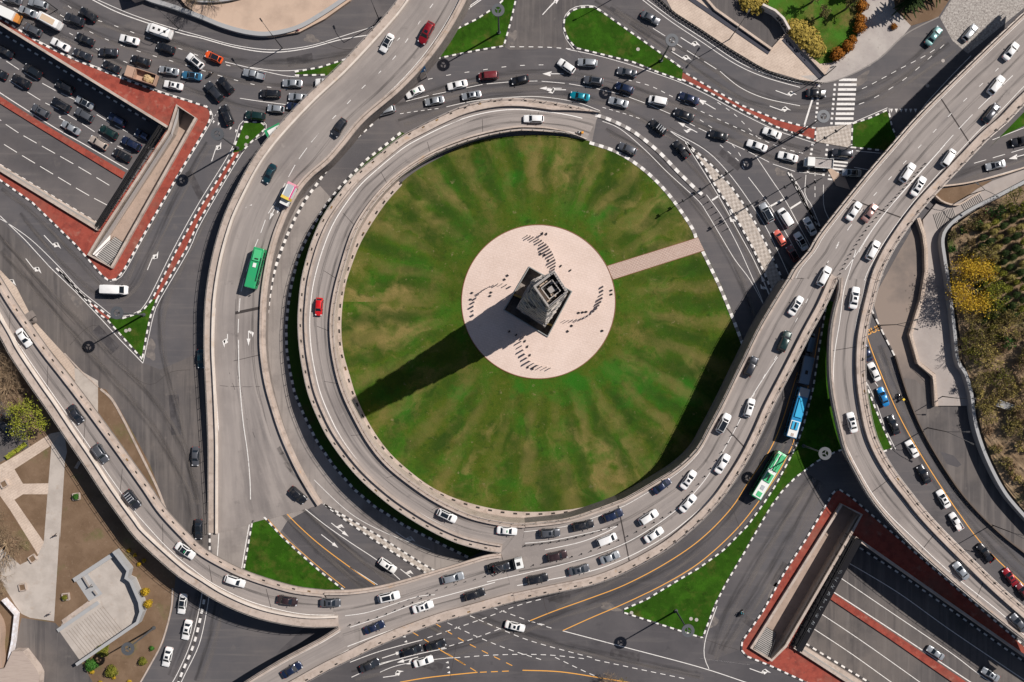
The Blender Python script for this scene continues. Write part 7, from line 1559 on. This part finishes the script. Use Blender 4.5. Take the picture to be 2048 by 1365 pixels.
# trees
M_bark = mat('bark', [(0.14, 0.10, 0.075), ((0.08, 0.06, 0.05), 2, .5, .6, .8)], .9)
def leafy(px, py, r, h, kind, label, seed, z=0.0, n=2600, leaf=.17, dense=1.0, name='tree', squash=.75, twig=M_bark):
    rnd = random.Random(seed); root = empty(name, W(px, py, z), 0, label, 'tree'); b = MB()
    trunk = h * .42; b.tube((0, 0, 0), (0, 0, trunk), .26, .17, 8); b.build('trunk', twig, root); b = MB()
    cl = []
    for i in range(15):
        a = rnd.uniform(0, 6.28); rr_ = r * math.sqrt(rnd.uniform(.03, .8)); zz = trunk + (h - trunk) * rnd.uniform(.15, .9) * (1 - .35 * rr_ / r); e = Vector((rr_ * math.cos(a), rr_ * math.sin(a), zz)); cl.append((e, r * rnd.uniform(.24, .42)))
        m1 = Vector((e.x * .4, e.y * .4, trunk + (e.z - trunk) * .5)); b.path([Vector((0, 0, trunk * .9)), m1, e], .07, 5)
        for k in range(5):
            t = Vector((rnd.uniform(-1, 1), rnd.uniform(-1, 1), rnd.uniform(-.2, .9))).normalized() * cl[-1][1]; b.tube(e * .8 + m1 * .2, e + t, .03, .012, 3)
    b.build('limbs', twig, root); b = MB()
    for i in range(n):
        e, cr_ = cl[rnd.randrange(len(cl))]; v = Vector((rnd.gauss(0, .5), rnd.gauss(0, .5), rnd.gauss(0, .4))) * cr_; p = e + v
        s = leaf * rnd.uniform(.6, 1.5); u = Vector((rnd.uniform(-1, 1), rnd.uniform(-1, 1), rnd.uniform(.0, 1))).normalized(); a = u.orthogonal().normalized(); a = (a * math.cos(i) + u.cross(a) * math.sin(i)) * s; c = u.cross(a) * .6
        b.face([p - a, p - c, p + a, p + c])
    b.build('crown', LM[kind], root); return root
def bare(px, py, r, h, label, seed, mt, z=0.0, n=40):
    rnd = random.Random(seed); root = empty('bare_tree', W(px, py, z), 0, label, 'tree'); b = MB(); b.tube((0, 0, 0), (0, 0, h * .25), .3, .22, 8); b.build('trunk', mt, root); b = MB()
    def br(p, d, L, rad, lv):
        q = p + d * L; b.tube(p, q, rad, rad * .6, 3 if lv < 3 else 5)
        if lv == 0: return
        for k in range(3 if lv > 1 else 4):
            nd = (d + Vector((rnd.uniform(-.8, .8), rnd.uniform(-.8, .8), rnd.uniform(-.25, .5)))).normalized(); br(q if k else p.lerp(q, .6), nd, L * rnd.uniform(.55, .85), rad * .58, lv - 1)
    for i in range(n // 2):
        a = 6.28 * i / (n // 2) + rnd.uniform(-.3, .3); d = Vector((math.cos(a), math.sin(a), rnd.uniform(.25, 1.1))).normalized(); br(Vector((0, 0, h * .22)), d, r * .42, .11, 4)
    b.build('branches', mt, root); return root
M_twig = mat('dry_twig', [(0.27, 0.19, 0.12), ((0.36, 0.27, 0.17), 1.5, .5, .6, .8)], .9); M_twigd = mat('dark_twig', [(0.15, 0.11, 0.07)], .9)
leafy(72, 836, 4.6, 9, 'fresh', 'yellow green tree touching the park flyover', 3, n=2600)
bare(20, 775, 5.5, 8, 'bare tan tree between the park flyover and the yellow green tree', 15, M_twig); bare(-12, 1040, 6, 7, 'bare tan tree at the frame edge by the tan path', 16, M_twig); bare(12, 745, 6.0, 8, 'bare tan tree beside the upper end of the park flyover', 5, M_twig); bare(-8, 800, 5, 8, 'bare tan tree over the parked black car', 6, M_twig); bare(20, 1085, 5.5, 7, 'big bare tan tree beside the grey stone planter', 7, M_twig); bare(-5, 1150, 5.5, 7, 'bare tan tree at the frame edge above the painted wall', 8, M_twig)
bare(1222, 1374, 4, 5, 'small tan leafless tree by the yellow line, first', 9, M_twig); leafy(1250, 1368, 2.8, 5, 'gold', 'small pale leafing tree on the lowest edge by the yellow line', 10, n=900)
bare(408, -22, 7, 9, 'bare tree above the sandy oval behind the grey curved wall', 12, M_twigd)
# ------------------------------------------------------------------ top left sandy oval
pat('sand_lot', [(330, -40), (372, 12), (400, 32), (440, 52), (500, 70), (540, 74), (600, 64), (650, 38), (700, 2), (730, -40)], M_sand, 0.9, skirt=.9)
coping('retaining_wall', [(262, -14), (300, 6), (345, 20), (400, 40), (450, 60), (500, 73), (545, 75), (600, 62), (650, 34), (706, -4), (740, -30)], 1.0, 1.35, M_gw, 'low pale grey wall curving round the sandy lot', 'wall', smooth=True)
pat('planted_bed', [(375, -20), (385, 4), (420, 9), (465, 4), (500, -12), (500, -30)], mat('bed', [(0.16, .13, .05), ((.08, .11, .03), .5, .5, .6, 1)], .95), 1.0, skirt=.2)
coping('wall', [(372, -16), (385, 5), (420, 10), (470, 5), (535, -14)], .4, 1.7, M_gw, 'short grey kerb wall above the sandy lot at the top edge', 'wall', smooth=True)
b = MB(); b.box((0, 0, 0), 10, 7, 3.6); o = b.build('flat_roof_kiosk', M_conc); o.location = W(302, -34); o.rotation_euler = (0, 0, .3); tag(o, 'flat roofed kiosk just above the grey curved wall', 'kiosk')
# ------------------------------------------------------------------ north-east promenade, sunken yard, park
pat('promenade', [(1312, -40), (1345, 22), (1400, 57), (1460, 97), (1530, 139), (1600, 160), (1640, 165), (1664, 128), (1690, 112), (1640, 98), (1575, 72), (1572, 30), (1530, -40)], M_tan, 0.05)
pat('sunken_yard', [(1390, -40), (1428, 30), (1500, 79), (1540, 100), (1572, 66), (1552, 30), (1515, 10), (1500, -40)], M_asph_dusty, 0.056)
pat('park_lawn', [(1515, -40), (1522, 12), (1560, 36), (1575, 66), (1600, 95), (1640, 128), (1664, 126), (1692, 108), (1712, 80), (1722, 40), (1732, -40)], grass_mat('park_grass', (0.06, 0.10, 0.012), (0.05, 0.15, 0.015), (0.17, 0.13, 0.045), .12), 0.07)
M_pav = mat('pale_pavement', [(0.36, 0.32, 0.30), ((0.43, 0.39, 0.36), .2, .4, .6, 1), ((.27, .24, .22), 1.5, .58, .7, .6)], .9)
pat('pavement', [(1600, 152), (1640, 168), (1680, 160), (1740, 132), (1800, 80), (1822, 52), (1790, 20), (1785, -40), (1732, -40), (1722, 40), (1712, 80), (1692, 110), (1664, 128), (1650, 150)], M_pav, 0.062)
pat('pavement', [(1785, -40), (1790, 20), (1822, 52), (1876, 36), (1905, -10), (1900, -40)], M_dirt, 0.064)
for pts in ([(1372, -8), (1538, 106)], [(1567, 78), (1643, 158)]): 
    w_ = MB(); P = PX(pts, .05); strip(w_, P, (-.5, .5), (0, .12)); tag(w_.build('planting_strip', mat('planter_dark', [(0.055, .055, .07)], .9)), 'long dark strip set in the tan promenade ' + ('beside the sunken yard' if pts[0][0] < 1500 else 'beside the yellow hedge'), 'planting strip')
coping('wall', [(1392, -20), (1428, 22), (1541, 102), (1571, 68), (1648, 152)], .55, .7, M_tan, 'low tan coping wall zigzagging round the sunken yard', 'wall')
gwall = coping('graffiti_wall', [(1520, 16), (1545, 28), (1562, 44), (1574, 66)], -.5, 3.0, mat('graffiti_base', [(0.62, 0.55, 0.5), ((.5, .42, .38), 1, .5, .6, .6)], .8), 'curved wall with purple, orange and black white graffiti', 'wall')
b = MB(); gp = PX([(1520, 16), (1545, 28), (1562, 44), (1574, 66)], 0); gp = wline(offset(gp, .03), .6); N = len(gp)
for i in range(N - 1):
    f = i / (N - 1); m_ = 0 if f < .27 else 1 if f < .52 else 2; b.face([gp[i] + Vector((0, 0, .3)), gp[i + 1] + Vector((0, 0, .3)), gp[i + 1] + Vector((0, 0, 2.7)), gp[i] + Vector((0, 0, 2.7))], m_)
b.build('painted_panel', [mat('g_purple', [(0.2, .05, .25), ((.4, .2, .5), 1.5, .5, .55, .9)], .8), mat('g_orange', [(0.6, .08, .03), ((.35, .1, .1), 1.5, .5, .55, .9)], .8), mat('g_white', [(0.6, .58, .58)], .8)], gwall)
def text(s, loc, rot, size, mt, name, parent=None, bold=0.03):
    cu = bpy.data.curves.new(name, 'FONT'); cu.body = s; cu.size = size; cu.extrude = .01; cu.offset = bold; cu.align_x = 'CENTER'; cu.align_y = 'CENTER'
    o = bpy.data.objects.new(name, cu); col.objects.link(o); cu.materials.append(mt); o.location = loc; o.rotation_euler = rot
    if parent: o.parent = parent
    return o
d = gp[-1] - gp[N * 5 // 9]; cen = gp[N * 5 // 9].lerp(gp[-1], .45)
text('GNAS', cen + Vector((-.45, -.35, 1.6)), (R(90), 0, math.atan2(d.y, d.x)), 2.1, M_black, 'graffiti_letters', gwall, .06)
fence = empty('railing_fence', label='dark wrought fence along the outer edge of the tan promenade', cat='fence')
fp = PX([(1296, -22), (1345, 26), (1400, 62), (1460, 102), (1530, 142), (1590, 162), (1645, 168)], 0, True, False); Q = wline(fp, .45); b = MB()
for i, p in enumerate(Q): b.box(p, .06, .06, 1.15 + .15 * (i % 6 == 0)); 
for hh in (.2, .7, 1.12): b.path([p + Vector((0, 0, hh)) for p in Q[::4]], .05, 4)
for i in range(0, len(Q) - 4, 2): b.tube(Q[i] + Vector((0, 0, .2)), Q[i + 3] + Vector((0, 0, 1.1)), .05, .05, 3); b.tube(Q[i] + Vector((0, 0, 1.1)), Q[i + 3] + Vector((0, 0, .2)), .05, .05, 3)
b.build('fence_panel', M_black, fence); coping('kerb', [(1296, -22), (1345, 26), (1400, 62), (1460, 102), (1530, 142), (1590, 162), (1645, 168), (1700, 152), (1760, 118), (1812, 70), (1878, 36)], .3, .14, M_kgrey, smooth=True, kind='structure')
for i, (x, y, r, l) in enumerate([(1721, 15, 1.5, 'topmost of the orange bushes along the shaded pavement'), (1718, 42, 1.4, 'second orange bush down the shaded pavement'), (1716, 58, 1.6, 'third orange bush down, touching the one above'), (1703, 82, 1.1, 'small orange bush fourth down the row'), (1693, 96, 1.5, 'orange bush fifth down the row'), (1671, 112, 1.7, 'lowest and roundest orange bush at the pavement corner'), (1786, 55, .8, 'small orange bush at the edge of the conifer bed')]): shrub(x, y, r, 'orange', l, 'round orange bushes')
for i, (x, y, r, l) in enumerate([(1494, 6, 2.3, 'golden bush at the head of the graffiti wall, outer one'), (1512, 12, 2.4, 'golden bush touching the purple graffiti'), (1590, 60, 2.5, 'golden hedge bush nearest the graffiti end'), (1607, 73, 2.8, 'golden hedge bush, second from the graffiti'), (1620, 87, 2.8, 'golden hedge bush, third from the graffiti'), (1630, 100, 2.2, 'golden hedge bush at the promenade end')]): shrub(x, y, r, 'gold', l, 'golden bushes round the sunken yard', h=2.2)
for i, (x, y, r, h, l) in enumerate([(1640, 34, 1.1, 5.5, 'narrow upright tree on the park lawn, lower one'), (1622, 6, 1.3, 7.5, 'narrow upright tree on the park lawn, upper one'), (1690, 20, 1.2, 7, 'narrow upright tree near the orange bushes')]): leafy(x, y, r * 1.3, h, 'scrub', l, 30 + i, n=700, leaf=.14)
def conifer(px, py, r, h, label, seed):
    rnd = random.Random(seed); root = empty('conifer', W(px, py), 0, label, 'tree'); b = MB(); b.tube((0, 0, 0), (0, 0, h), .3, .05, 7); b.build('trunk', M_bark, root); b = MB()
    for lv in range(9):
        zz = h * (.15 + .8 * lv / 9); rr_ = r * (1 - lv / 9.5)
        for k in range(11):
            a = 6.28 * k / 11 + lv * .7 + rnd.uniform(-.2, .2); L = rr_ * rnd.uniform(.7, 1.1); d = Vector((math.cos(a), math.sin(a), -.25))
            for j in range(14):
                p = Vector((0, 0, zz)) + d * (L * (j + 1) / 14); w_ = .55 * (1 - j / 18)
                s_ = Vector((-math.sin(a), math.cos(a), 0)) * w_
                b.face([p, p + s_ + d * .25, p + d * .45]); b.face([p, p + d * .45, p - s_ + d * .25])
    b.build('foliage', LM['dark'], root)
for i, (x, y, r, h, l) in enumerate([(1812, 6, 4.2, 13, 'dark conifer nearest the hedge park pavement'), (1868, -22, 4.2, 13, 'dark conifer beside the cobbled corner'), (1838, -60, 4.8, 15, 'dark conifer mostly above the frame'), (1780, -48, 4.2, 14, 'dark conifer shading the pavement'), (1742, -40, 4, 13, 'dark conifer shading the orange bushes')]): conifer(x, y, r, h, l, 50 + i)
# ------------------------------------------------------------------ east bank
pat('service_lot', [(1745, 600), (1770, 555), (1800, 500), (1836, 438), (1850, 490), (1852, 540), (1842, 600), (1820, 680), (1834, 724), (1866, 752), (1870, 812), (1936, 812), (1950, 870), (1998, 975), (2060, 1060), (2120, 1150), (2120, 1190), (2048, 1106), (2000, 1068), (1950, 1020), (1905, 965), (1850, 878), (1815, 800), (1786, 712), (1762, 660)], mat('lot_surface', [(0.25, 0.20, 0.17), ((0.12, 0.105, 0.10), .035, .5, .66, 1), ((.28, .22, .18), .25, .58, .7, .5)], .9), 0.02)
pat('path', [(1846, 440), (1850, 492), (1853, 540), (1845, 600), (1825, 668), (1838, 722), (1870, 748), (1876, 812), (1940, 812), (1934, 775), (1915, 735), (1905, 690), (1898, 620), (1892, 560), (1886, 500), (1884, 478), (1900, 448), (1935, 422), (1988, 394), (2048, 362), (2140, 310), (2140, 290), (2048, 340), (1985, 362), (1955, 378), (1930, 396), (1900, 411), (1872, 408)], mat('path_tan', [(0.33, .29, .27), ((.38, .335, .31), .2, .4, .6, 1), ((.32, .26, .23), 1.2, .58, .7, .5)], .9), 0.5, skirt=.5)
pat('service_road', [(1870, 812), (1936, 812), (1950, 870), (1998, 975), (2060, 1060), (2120, 1150), (2120, 1190), (2048, 1106), (2000, 1068), (1950, 1020), (1905, 965), (1850, 878), (1815, 800), (1800, 755), (1830, 760), (1862, 790)], M_asph_dusty, 0.026)
coping('wall', [(1835, 437), (1846, 470), (1850, 500), (1851, 545), (1842, 600), (1820, 670), (1835, 724), (1866, 750), (1871, 812)], -.8, 1.5, M_tan, 'tan topped wall with dark railing edging the path', 'wall')
o = empty('railing', label='thin dark railing on the lot side of the tan topped wall', cat='railing'); Q = wline(PX([(1832, 440), (1842, 475), (1845, 500), (1846, 545), (1837, 600), (1815, 668), (1829, 728), (1860, 756), (1866, 812)], 0), 1.6); b = MB()
for p in Q: b.box(p, .06, .06, 1.5)
for hh in (.5, 1, 1.5): b.path([p + Vector((0, 0, hh)) for p in Q], .035, 4)
b.build('rail_panel', M_dk, o)
coping('wall', [(2140, 316), (2048, 366), (1985, 399), (1930, 427), (1893, 455), (1880, 480), (1884, 520), (1890, 557), (1897, 610), (1903, 660), (1910, 720), (1925, 746), (1937, 788), (1942, 830), (1950, 866), (1968, 915), (1996, 970), (2026, 1010), (2100, 1090)], -.75, 2.4, M_gw, 'long grey retaining wall at the foot of the scrub bank', 'wall', smooth=True)
coping('wall', [(1866, 395), (1876, 404), (1895, 412), (1915, 412), (1935, 400), (1957, 387)], .35, 1.4, M_tan, 'short tan wall bending round the scrub patch above the steps', 'wall', smooth=True)
coping('wall', [(1882, 372), (1930, 366), (1990, 352), (2048, 334), (2140, 300)], -.35, .8, M_tan, 'tan parapet along the road by the steps', 'wall', smooth=True)
pat('scrub_patch', [(1868, 392), (1882, 378), (1930, 372), (1985, 360), (1955, 380), (1928, 398), (1900, 410), (1880, 404)], M_dirt, 0.3)
def steps(c, ang, L, wd, n, label):
    root = empty('steps', W(*c, .5), R(ang), label, 'steps')
    b = MB()
    for i in range(n): b.box((-L / 2 + L * (i + .5) / n, 0, 0), L / n * .55, wd, .05 + .02 * i)
    b.build('treads', M_pav, root); b = MB()
    for i in range(n): b.box((-L / 2 + L * (i + .05) / n, 0, 0), L / n * .42, wd, .045 + .02 * i)
    b.build('risers', M_black, root)
steps((1945, 405), 30, 5.2, 2.5, 12, 'upper flight of black edged steps by the scrub patch'); steps((1891, 437), 18, 5.0, 3.6, 13, 'lower flight of black edged steps near the flyover')
coping('wall', [(1787, 712), (1815, 800), (1850, 878), (1905, 967), (1950, 1022), (2000, 1070), (2048, 1108), (2110, 1158)], .3, .9, mat('dark_wall', [(0.11, .085, .07)], .8), 'low dark wall between the queue road and the empty lot', 'wall', smooth=True)
kb = MB(); kerb_strip(kb, PX([(1740, 618), (1758, 655), (1787, 712)], 0), .35, .25, seg=1.4); tag(kb.build('kerb', [M_kwhite, M_kblack]), kind='structure')
pat('road_patch', [(1880, 903), (1908, 912), (1923, 930), (1915, 935), (1893, 928)], M_asph_new, 0.03)
# grass sliver between flyover and road
pat('verge', [(1975, 300), (2048, 225), (2120, 160), (2120, 210), (2048, 252), (2000, 275)], M_grass, 0.05)
# scrub bank rises to the east
def bank_z(x, y): return min(9.0, max(0.0, (x - 106) * .12) )
bm = bmesh.new(); nx, ny = 60, 110
bankP = [(1985, 402), (1935, 430), (1896, 458), (1887, 482), (1896, 557), (1903, 605), (1918, 720), (1943, 786), (1948, 830), (1957, 866), (1975, 915), (2002, 970), (2032, 1010), (2200, 1180)]
def bx_at(py):
    if py <= 402: return 1985 + (402 - py) * 1.9
    for a, c in zip(bankP, bankP[1:]):
        if a[1] <= py <= c[1]: return a[0] + (c[0] - a[0]) * (py - a[1]) / (c[1] - a[1])
    return 2200
G_ = []
for j in range(ny):
    py = 280 + (1200 - 280) * j / (ny - 1); x0 = bx_at(py); row = []
    for i in range(nx):
        px = x0 + (2420 - x0) * (i / (nx - 1)) ** 1.3; p = W(px, py); h = 1.9 + min(9, (px - x0) * GSD * .22) + random.uniform(-.12, .12) * min(1, i); row.append(bm.verts.new((p.x, p.y, h)))
    G_.append(row)
for j in range(ny - 1):
    for i in range(nx - 1): bm.faces.new((G_[j][i], G_[j + 1][i], G_[j + 1][i + 1], G_[j][i + 1]))
me = bpy.data.meshes.new('bank'); bm.to_mesh(me); bm.free(); me.materials.append(mat('bank_soil', [(0.22, 0.15, 0.09), ((.30, .215, .135), .25, .42, .6, 1), ((.07, .09, .02), .14, .54, .66, .9), ((.06, .04, .025), .9, .55, .7, .8), ((.25, .2, .14), 2.2, .64, .75, .5)], .95, bump=.6, bscale=3)); o = bpy.data.objects.new('hillside', me); col.objects.link(o); o['kind'] = 'structure'
def bankh(px, py): return 1.9 + min(9, max(0, (px - bx_at(py)) * GSD * .22))
rnd = random.Random(11)
k = 0
for row in range(12):
    for c in range(9):
        x = 1968 + c * 19 + row * -4 + rnd.uniform(-4, 4); y = 455 + row * 21 - c * 11 + rnd.uniform(-3, 3)
        if x < bx_at(y) + 55 or x > 2062 or y > 700 or y < 400: continue
        z = bankh(x, y); shrub(x, y, rnd.uniform(1.0, 1.4), rnd.choice(['dark', 'dark', 'dark', 'khaki', 'olive']), ORDN(k) + ' dark bush of the planted rows, counting down from the top path', 'bushes in rows on the bank', z=z, sy=.65, rz=.55); k += 1
def scrub(px, py, r, kind, label, seed, grp=None, n=800): 
    o = leafy(px, py, r, r * 1.1, kind, label, seed, bankh(px, py) - .3, n=n, leaf=.13, name='scrub_bush', squash=.6, twig=M_twigd); o['category'] = 'bush'
    if grp: o['group'] = grp
leafy(1928, 572, 6.2, 7.5, 'bgold', 'big golden yellow tree overhanging the grey retaining wall', 71, 1.9, n=6500, leaf=.15); leafy(1975, 590, 3.2, 5.5, 'fresh', 'green yellow tree on the bank beside the golden one', 72, 3, n=1500, leaf=.14)
leafy(1958, 520, 3.0, 5, 'khaki', 'olive tree behind the golden tree towards the planted rows', 73, 3, n=1200, leaf=.13); leafy(2022, 408, 3.2, 5, 'olive', 'olive tree on the bank near the top path', 74, 3, n=1400, leaf=.13); leafy(1985, 425, 2.4, 3.5, 'green', 'bright green bush beside the upper steps', 75, 2, n=900, leaf=.13)
leafy(2012, 685, 1.6, 3, 'green', 'small bright green tree among the brown scrub', 76, 4, n=700, leaf=.13)
ys = sorted(rnd.uniform(615, 1010) for _ in range(80))
for i in range(80):
    y = ys[i]; x = bx_at(y) + rnd.uniform(14, 160)
    if x > 2075: continue
    kd = rnd.choice(['rust', 'khaki', 'khaki', 'straw', 'straw', 'olive']) if y < 850 else rnd.choice(['rust', 'straw', 'khaki'])
    r = rnd.uniform(1.3, 3.0) if y < 860 else rnd.uniform(.7, 1.6)
    scrub(x, y, r, kd, {'rust': 'reddish brown bush', 'khaki': 'khaki scrub bush', 'straw': 'straw yellow bush', 'olive': 'olive green bush'}[kd] + ' on the scrub bank, ' + ORDN(i) + ' down from the golden tree', 100 + i, 'scrub bushes below the golden tree', n=int(260 * r))
yt = sorted(rnd.uniform(430, 540) for _ in range(16))
for i in range(16):
    y = yt[i]; x = bx_at(y) + rnd.uniform(10, 60); scrub(x, y, rnd.uniform(.8, 1.7), rnd.choice(['brown', 'scrub', 'green']), ORDN(i) + ' low bush on the bank, counting down to the golden tree', 200 + i, 'low bushes above the golden tree', n=350)
for (x, y, r, s) in ((1898, 590, 2.6, 81), (1925, 700, 3.0, 82), (1945, 640, 3.2, 83)): bare(x, y, r, 3.2, 'bare brown twiggy tree behind the grey wall ' + {81: 'beside the golden tree', 82: 'near the path kink', 83: 'amid the brown scrub'}[s], s, M_twigd, z=1.9, n=16)
# felled pale planks on the bank
b = MB()
for i in range(6): b.box((0, i * .28 - .7, .05 * (i % 2)), 4.4, .2, .12, rnd.uniform(-.06, .06))
o = b.build('plank_pile', M_gw); o.location = W(2012, 812, bankh(2012, 812) + .3); o.rotation_euler = (0, 0, -.3); tag(o, 'pile of pale grey planks lying on the scrub bank', 'plank pile')
# ------------------------------------------------------------------ odds and ends
booth = empty('kiosk', W(556, 273), R(28), 'green kiosk with white roof peeking from under the flyover', 'kiosk')
b = MB(); b.box((0, 0, 0), 3.6, 3.4, 2.6); b.build('walls', mat('kiosk_green', [(0.02, .25, .10)], .6), booth); b = MB(); b.box((0, 0, 2.6), 4.0, 3.8, .12); b.build('eaves', MATS['kiosk_green'], booth); b = MB(); b.box((.15, 0, 2.72), 3.0, 2.9, .1); b.build('roof', M_wh, booth)
sign = empty('road_sign', W(836, 160), R(15), 'blue backed overhead road sign below the flyover edge', 'road sign')
b = MB(); b.tube((-2.6, 0, 0), (-2.6, 0, 6.2), .14); b.tube((2.2, 0, 0), (2.2, 0, 6.2), .14); b.build('posts', M_rail, sign); b = MB(); b.box((0, 0, 5.0), 5.0, .12, 1.6, 0, 0, Matrix.Rotation(-.5, 4, 'X')); b.build('sign_panel', mat('sign_blue', [(.03, .10, .22)], .5), sign)
bus_t = text('BUS', W(1747, 661, .016), (0, 0, R(22)), 2.0, M_yellow, 'road_lettering', None, .01); bus_t['kind'] = 'structure'
for i, (x, y) in enumerate([(1347, 94 + 5), (1276, 99), (494, 275), (492, 290), (252, 640 + 22), (259, 660), (1263, 1226), (1382, 1238), (1393, 1240), (1886, 122), (1855, 172)]):
    b = MB(); b.tube((0, 0, 0), (0, 0, .03), .42, .42, 18); o = b.build('manhole_cover', M_pav); o.location = W(x, y, .135 if i < 9 else .008)
    tag(o, 'round pale manhole cover ' + ['on the tip of the teardrop island', 'in the middle of the teardrop island', 'upper one on the small grass tip', 'lower one on the small grass tip', 'upper one on the wedge by the white van', 'lower one on the wedge by the white van', 'at the first corner of the lowest grass wedge', 'beside the mast on the lowest grass wedge', 'nearer the road on the lowest grass wedge', 'on the road by the cobbled corner', 'on the asphalt beside the flyover shadow'][i], 'manhole cover')
# portal canopy of the shaded cutting
can = empty('portal_canopy', label='dark ribbed canopy with scribbles over the mouth of the shaded sunken road', cat='canopy')
a, c = W(1700, 1068), W(1580, 1290); u = (c - a).normalized(); nn = Vector((-u.y, u.x, 0)); L = (c - a).length
if nn.x < 0: nn = -nn
b = MB(); z0, z1 = Vector((0, 0, .2)), Vector((0, 0, 1.7)); b.face([a + z0, c + z0, c + nn * 2.6 + z1, a + nn * 2.6 + z1]); b.face([a + nn * 2.6 + z1, c + nn * 2.6 + z1, c + nn * 2.7 + z0 * -4, a + nn * 2.7 + z0 * -4]); b.build('panel', mat('canopy_black', [(.016, .015, .018)], .7), can)
for i in range(14):
    p = a + u * (L * (i + .5) / 14); b = MB(); b.path([p - nn * 1.0 + Vector((0, 0, .2)), p + nn * 1.2 + Vector((0, 0, 1.1))], .09, 5); b.build('rib', M_black, can)
b = MB(); rnd = random.Random(5); up_ = (nn * 2.6 + z1 - z0).normalized()
for i in range(9):
    p0 = a + u * (L * (.3 + .065 * i)) + up_ * 1.9 + z0 + Vector((0, 0, .06)); P = [p0 + u * (.5 * math.sin(k * 1.3 + i)) + up_ * (.5 * math.cos(k * (1.7 + .2 * i))) for k in range(7)]; b.path(P, .035, 3)
b.build('graffiti', M_gr, can)

# pale footing between the ring wall and the lawn
fpts = [(800, 366), (762, 410), (720, 476), (697, 532), (684, 577), (677, 640), (680, 700), (693, 750), (709, 800), (736, 855), (771, 905), (813, 945), (861, 980), (921, 1007), (1000, 1026), (1080, 1030), (1160, 1022), (1230, 1002)]
P = PL(fpts, 0.14, True); o = MB(); strip(o, P, (-1.6, .7), (-.05, .12)); o = o.build('footing', M_conc); tag(o, 'pale concrete footing with dark drain holes along the inner side of the ring ramp', 'footing')
Q = wline(offset(P, .2), 3.0); g0 = None
for i in range(len(Q) - 1):
    d = Q[i + 1] - Q[i]
    if g0 is None: b = MB(); b.box((0, 0, 0), .9, .4, .03); g0 = g = b.build('drain_cover', M_drain, o)
    else: g = g0.copy(); col.objects.link(g)
    g.location = Q[i] + Vector((0, 0, .122)); g.rotation_euler = (0, 0, math.atan2(d.y, d.x))
